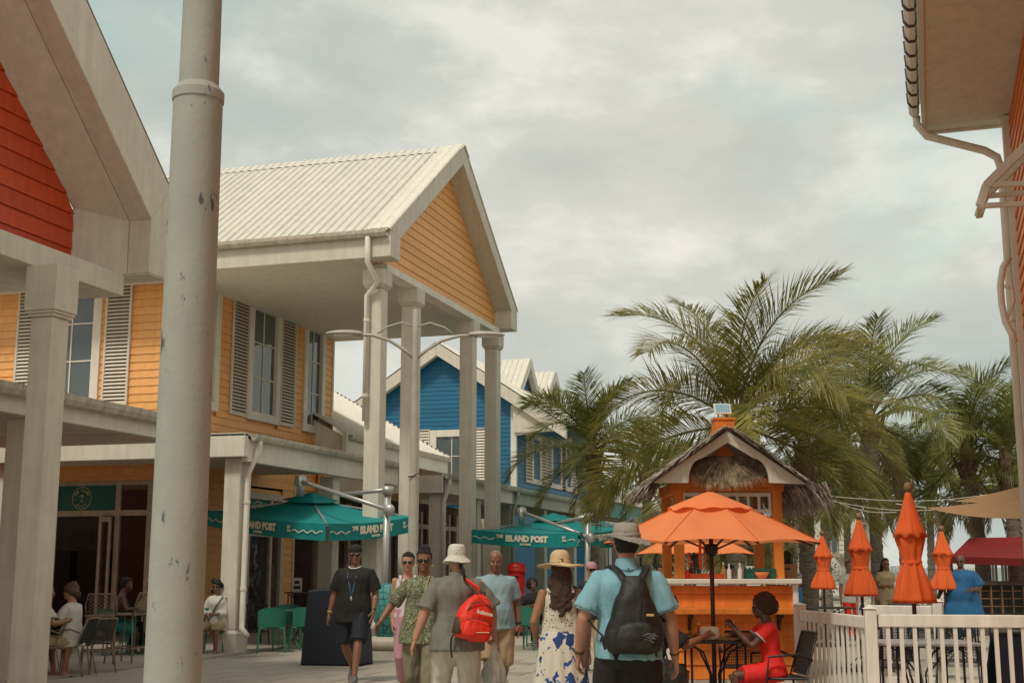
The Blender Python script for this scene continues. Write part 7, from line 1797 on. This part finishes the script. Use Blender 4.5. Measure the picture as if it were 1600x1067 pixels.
for k in range(14): a_ = k * .45; b.ell((.075 + .02 * math.cos(a_) * (k % 3 + 1) / 2, -.192, .10 + .02 * math.sin(a_) * (k % 3 + 1) / 2), (.008, .002, .003))
b.tube([(.03, -.192, .11), (.07, -.195, .125), (.11, -.19, .105)], .0025, 5); b.build('pocket_print', 'shoe_grey', body, world=False)
for e, x1 in ((-1, -.155), (1, .075)):
    b = MB(); b.tube([(e * .03, -.055, .44), (e * .05, -.02, .485), (e * .075, .025, .53), (e * .092 - .005, .08, .558), (e * .10 - .005, .14, .555), (e * .10 - .005, .22, .50)], [(.024, .012)] * 6, 8); b.build('shoulder_strap', 'bag_black', t, world=False, smooth=True)
    b = MB(); b.tube([(e * .13, -.03, .06), (e * .18 - .02, .02, .14), (e * .215 - .03, .10, .22)], [(.012, .004)] * 3, 8); b.build('lower_strap', 'bag_black', t, world=False)

# --- seated diner in red
base = gnd(1204, 1000, 13.0)
q = person('woman in short red dress and glasses seated on a black chair, hands raised over table', base, 90, 1.60, 1.0, 0, True, 'skin_dark', lean=7, pelvis=(0, -.02, .50), feet=[(-.10, .36, 0), (.10, .20, 0)], wrists=[(.10, .37, -.03), (-.07, .36, .0)], elbows=[(-.1, .3, -1), (.1, .3, -1)], head_pitch=-10, handn=[(.4, .9, .2), (-.4, .9, .2)], palm=[(1, 0, 0.2), (-1, 0, .2)], curl=1.7)
b = MB(); s = q.s; T_ = q.tor
b.rings([ering(q.tp(0, 0, z), (rx + .018) * s, (f + .018) * s, (bk + .018) * s, q.M3, 22) for z, rx, f, bk in T_ if z < .52])
for i in (0, 1):
    h_, k_ = q.hip[i], q.knee[i]; b.tube([h_, h_.lerp(k_, .3), h_.lerp(k_, .82)], [.11 * s, .112 * s, .095 * s], 16)
    S0, E_ = q.sh[i], q.el[i]; b.tube([S0 + (S0 - E_).normalized() * .02, S0, S0.lerp(E_, .55)], [.05 * s, .064 * s, .074 * s], 14)
b.ell((q.hip[0] + q.hip[1]) / 2 + Vector((0, .12, 0)), (.16, .2, .085)); cloth(q, 'dress', b, 'red_cloth', .006, seed=15)
for i in (0, 1):
    c_ = q.sh[i].lerp(q.el[i], .55); d_ = (q.el[i] - q.sh[i]).normalized(); b = MB(); b.tube([c_ - d_ * .006, c_ + d_ * .006], .078 * s, 20); b.build('white_piping', 'white_cloth', q.t, world=False)
hair(q, 'hair_brown', 'afro'); sunglasses(q); shoes(q, 'black_cloth', True)
# companion in black at the left of the table
q = person('guest in black seated low at the left of the parasol table, arm reaching out', gnd(1004, 1000, 12.9), -70, 1.68, 1.08, .03, skin='skin_brown', lean=22, pelvis=(0, -.02, .50), feet=[(-.12, .34, 0), (.12, .30, 0)], wrists=[(-.02, .42, -.16), (.02, .44, -.10)], elbows=[(-.5, 0, -1), (.5, 0, -1)], head_pitch=-25, lod=2)
shirt(q, 'black_cloth', -.12, .03, .9, .04, .03, seed=16); trousers(q, 'black_cloth', .95, .1, name='shorts'); shoes(q, 'shoe_grey'); hair(q, 'hair_dark', 'curly')
t = thing('stool', 'plain dark stool under the guest in black', 'stool', gnd(1010, 1000, 12.9), YAW); b = MB(); b.box(-.2, .2, -.2, .2, .38, .41); b.build('seat', 'black_metal', t, world=False)
for a_ in (-1, 1):
    for c_ in (-1, 1): b = MB(); b.bar((a_ * .18, c_ * .18, .38), (a_ * .19, c_ * .19, 0), .025); b.build('leg', 'black_metal', t, world=False)

# --- seated woman in white at the left
q = person('curly-haired woman in white top and cropped trousers seated sideways beside the square column', gnd(108, 1040, 18.1), 78, 1.64, 1.02, .02, True, 'skin_light', lean=4, pelvis=(0, -.02, .53), feet=[(-.09, .42, 0), (.09, .30, 0)], wrists=[(.08, .28, -.30), (-.04, .30, -.32)], elbows=[(-1, -.5, -.5), (1, -.5, -.5)], head_yaw=8)
shirt(q, 'white_cloth', -.12, .028, .75, .04, .02, seed=17); trousers(q, 'white_pants', 1.3, .075, .05, seed=18); shoes(q, 'strap_brown', True); hair(q, 'hair_auburn', 'curly'); sunglasses(q)
Mx = in_root(None, q); t = thing('handbag', 'small dark handbag on the lap of the seated woman in white', 'bag', Mx @ Vector((0, .36, .66)), 0); b = MB(); b.box(-.1, .1, -.05, .05, -.06, .08); link('body', remesh(b, .012, 4), 'black_cloth', t); b = MB(); b.tube([(-.08, 0, .07), (0, 0, .17), (.08, 0, .07)], .008, 6); b.build('handle', 'black_cloth', t, world=False)
q = person('guest in patterned short sleeves almost hidden by the square column, beside the woman in white', gnd(58, 1040, 17.9), -60, 1.66, 1.0, .02, skin='skin_tan', lean=8, pelvis=(0, -.02, .53), feet=[(-.1, .42, 0), (.1, .34, 0)], wrists=[(0, .30, -.22), (0, .32, -.2)], lod=2)
shirt(q, 'skirt', -.12, .028, .75, .04); trousers(q, 'khaki', 1.0, .1, name='shorts'); shoes(q, 'black_cloth', True); hair(q, 'hair_dark', 'short')
arm_chair('brown low chair of the guest hidden by the square column', gnd(56, 1040, 17.9), YAW + R(-60), 'rattan', 'dark', 'brown low chairs', .8)
# --- guests deeper in the arcade
q = person('dark-haired guest with bare back and teal wrap bent over a small green table', gnd(178, 1000, 22.2), -78, 1.68, .98, 0, True, 'skin_dark', lean=16, pelvis=(0, -.02, .58), feet=[(-.1, .36, 0), (.1, .3, 0)], wrists=[(0, .34, -.22), (0, .34, -.2)], lod=2, head_pitch=-8)
shirt(q, 'aqua', -.12, .02, 0, zt=.10, name='wrap'); trousers(q, 'aqua', .9, .12, name='skirt_wrap'); hair(q, 'hair_dark', 'bun')
q = person('guest in yellow-green top seated behind the big lamp post', gnd(238, 1000, 22.2), 60, 1.66, 1.0, 0, skin='skin_brown', lean=8, pelvis=(0, -.02, .53), feet=[(-.1, .42, 0), (.1, .34, 0)], wrists=[(0, .30, -.22), (0, .32, -.2)], lod=2)
shirt(q, 'khaki', -.12, .028, .75, .04); trousers(q, 'navy_cloth', 1.9, .07); hair(q, 'hair_dark', 'short'); shoes(q)
q = person('guest in pale shirt with a dark cross-body strap seated between lamp post and canopy post', gnd(336, 1000, 22.7), 175, 1.66, 1.0, .02, True, 'skin_brown', pelvis=(0, -.02, .52), feet=[(-.14, .40, 0), (.12, .36, 0)], wrists=[(.10, .28, -.28), (-.06, .30, -.30)], lod=2)
shirt(q, 'white_cloth', -.12, .03, 1.6, .04); trousers(q, 'khaki', 1.1, .085); shoes(q); hair(q, 'hair_dark', 'curly'); sunglasses(q); strap_pts(q, [(-.13, .06, .50), (-.06, .155, .36), (.03, .16, .2), (.13, .13, .02)], 'black_cloth', .03)
q = person('guest in bright blue seated behind the umbrella mast, between the walkers', gnd(592, 1000, 25.5), 40, 1.68, 1.05, 0, skin='skin_brown', lean=6, pelvis=(0, 0, .52), feet=[(-.1, .4, 0), (.1, .34, 0)], wrists=[(0, .30, -.22), (0, .32, -.2)], lod=2)
shirt(q, 'blue_cloth', -.12, .028, .75, .04); trousers(q, 'red_siding', .9, .11, name='shorts'); hair(q, 'hair_dark', 'short'); shoes(q)
plastic_chair('green chair under the guest in bright blue', gnd(594, 985, 25.5), YAW + R(40))
q = person('dark-haired guest seated at the green table behind the red post box', gnd(832, 1000, 25), 200, 1.66, 1, 0, True, 'skin_dark', pelvis=(0, 0, .52), feet=[(-.1, .4, 0), (.1, .34, 0)], wrists=[(0, .30, -.22), (0, .32, -.2)], lod=2); shirt(q, 'black_cloth', -.12, .03, .8); trousers(q, 'navy_cloth', 1.9, .07); hair(q, 'hair_dark', 'afro'); shoes(q)
q = person('woman in dark top and pinkish cap between the straw hat woman and the tall man', gnd(926, 1000, 19), 165, 1.58, 1.0, 0, True, 'skin_light', wrists=[(.02, .2, -.25), (.04, .05, -.5)], lod=2, head_yaw=20); shirt(q, 'navy_cloth', -.1, .024, .6); trousers(q, 'khaki', 1.9, .08); hair(q, 'red_siding', 'short'); hat(q, 'cap', 'pink'); sunglasses(q); shoes(q)
# --- people seen through and beside the kiosk
def simple(label, px, D, fd, H, top, bot, skn, hr, fem=True, hairk='short', ht=None, seated=False, **k):
    q = person(label, gnd(px, 900, D), fd, H, k.pop('bw', 1.0), 0, fem, skn, lod=2, **k); shirt(q, top, -.12, .024, .6); trousers(q, bot, 1.9, .08); hair(q, hr, hairk); shoes(q)
    if ht: hat(q, *ht)
    return q
simple('person in white cap and sleeveless pale top seen left of the kiosk post', 1047, 25, 20, 1.60, 'white_cloth', 'white_pants', 'skin_light', 'hair_brown', ht=('cap', 'white'))
simple('person in dark red top at the left end of the kiosk, behind the counter', 1031, 26, 200, 1.54, 'red_siding', 'navy_cloth', 'skin_brown', 'hair_dark', hairk='bun')
simple('bar worker with red face mask bending behind the kiosk counter', 1141, 19.6, 170, 1.56, 'white_cloth', 'black_cloth', 'skin_brown', 'hair_dark', lean=10)
simple('person in white top with back to us beside the smallest folded parasol', 1262, 30, 10, 1.66, 'white_cloth', 'navy_cloth', 'skin_brown', 'hair_dark', fem=False)
simple('red-faced woman in white blouse and red skirt between two folded parasols', 1327, 27, 190, 1.64, 'white_cloth', 'red_cloth', 'skin_tan', 'hair_auburn', hairk='short')
q = simple('long-haired woman in sunglasses and tan dress standing right of the second folded parasol', 1384, 28, 185, 1.70, 'khaki', 'khaki', 'skin_brown', 'hair_dark', hairk='long', wrists=[(.10, .22, -.25), (-.08, .24, -.27)]); sunglasses(q)
q = person('large person in loose bright blue tunic walking away near the leaning palm', gnd(1502, 900, 24), 150, 1.74, 1.25, .06, skin='skin_dark', lod=2, wrists=[(-.02, .22, -.3), (.2, .1, -.44)]); shirt(q, 'blue_cloth', -.42, .05, .9, .06, .07); trousers(q, 'blue_cloth', 1.6, .1); hair(q, 'hair_dark', 'bald_fringe'); sunglasses(q); shoes(q)
Mx = in_root(None, q); t = thing('bottle', 'turquoise bottle in the hand of the person in the bright blue tunic', 'bottle', Mx @ (q.wr[1] + Vector((0, 0, -.2)))); b = MB(); b.lathe((0, 0, -.1), [(.03, 0), (.035, .02), (.035, .16), (.015, .2), (.015, .23)], 14); b.build('body', 'aqua', t, world=False, smooth=True)
simple('person in patterned shirt standing half hidden behind the second folded parasol', 1350, 25.5, 160, 1.30, 'skirt', 'white_pants', 'skin_tan', 'hair_dark')

t = thing('tote_bag', 'black cloth bag with a tiny pale emblem hanging beside the leg of the tall man', 'bag', gnd(1046, 1040, 12.2), YAW)
b = MB(); b.rings([[Vector((rx * math.copysign(abs(math.cos(2 * PI * k / 20)) ** .7, math.cos(2 * PI * k / 20)) + dx, ry * math.sin(2 * PI * k / 20), z)) for k in range(20)] for z, rx, ry, dx in ((.22, .10, .05, 0), (.26, .16, .09, 0), (.40, .18, .11, 0), (.54, .15, .10, -.02), (.64, .08, .06, -.05), (.67, .03, .02, -.06))]); link('body', remesh(b, .012, 2, folds(.012, 9, 7, 2)), 'bag_black', t)
b = MB(); b.tube([(-.06, 0, .66), (-.05, 0, .80), (-.02, 0, .66)], .01, 6); b.build('handle', 'bag_black', t, world=False, smooth=True); b = MB(); b.ell((.02, -.105, .40), (.018, .004, .022), 10, 6); b.build('emblem', 'leaf_b', t, world=False)

bpy.data.scenes.remove(SCR)
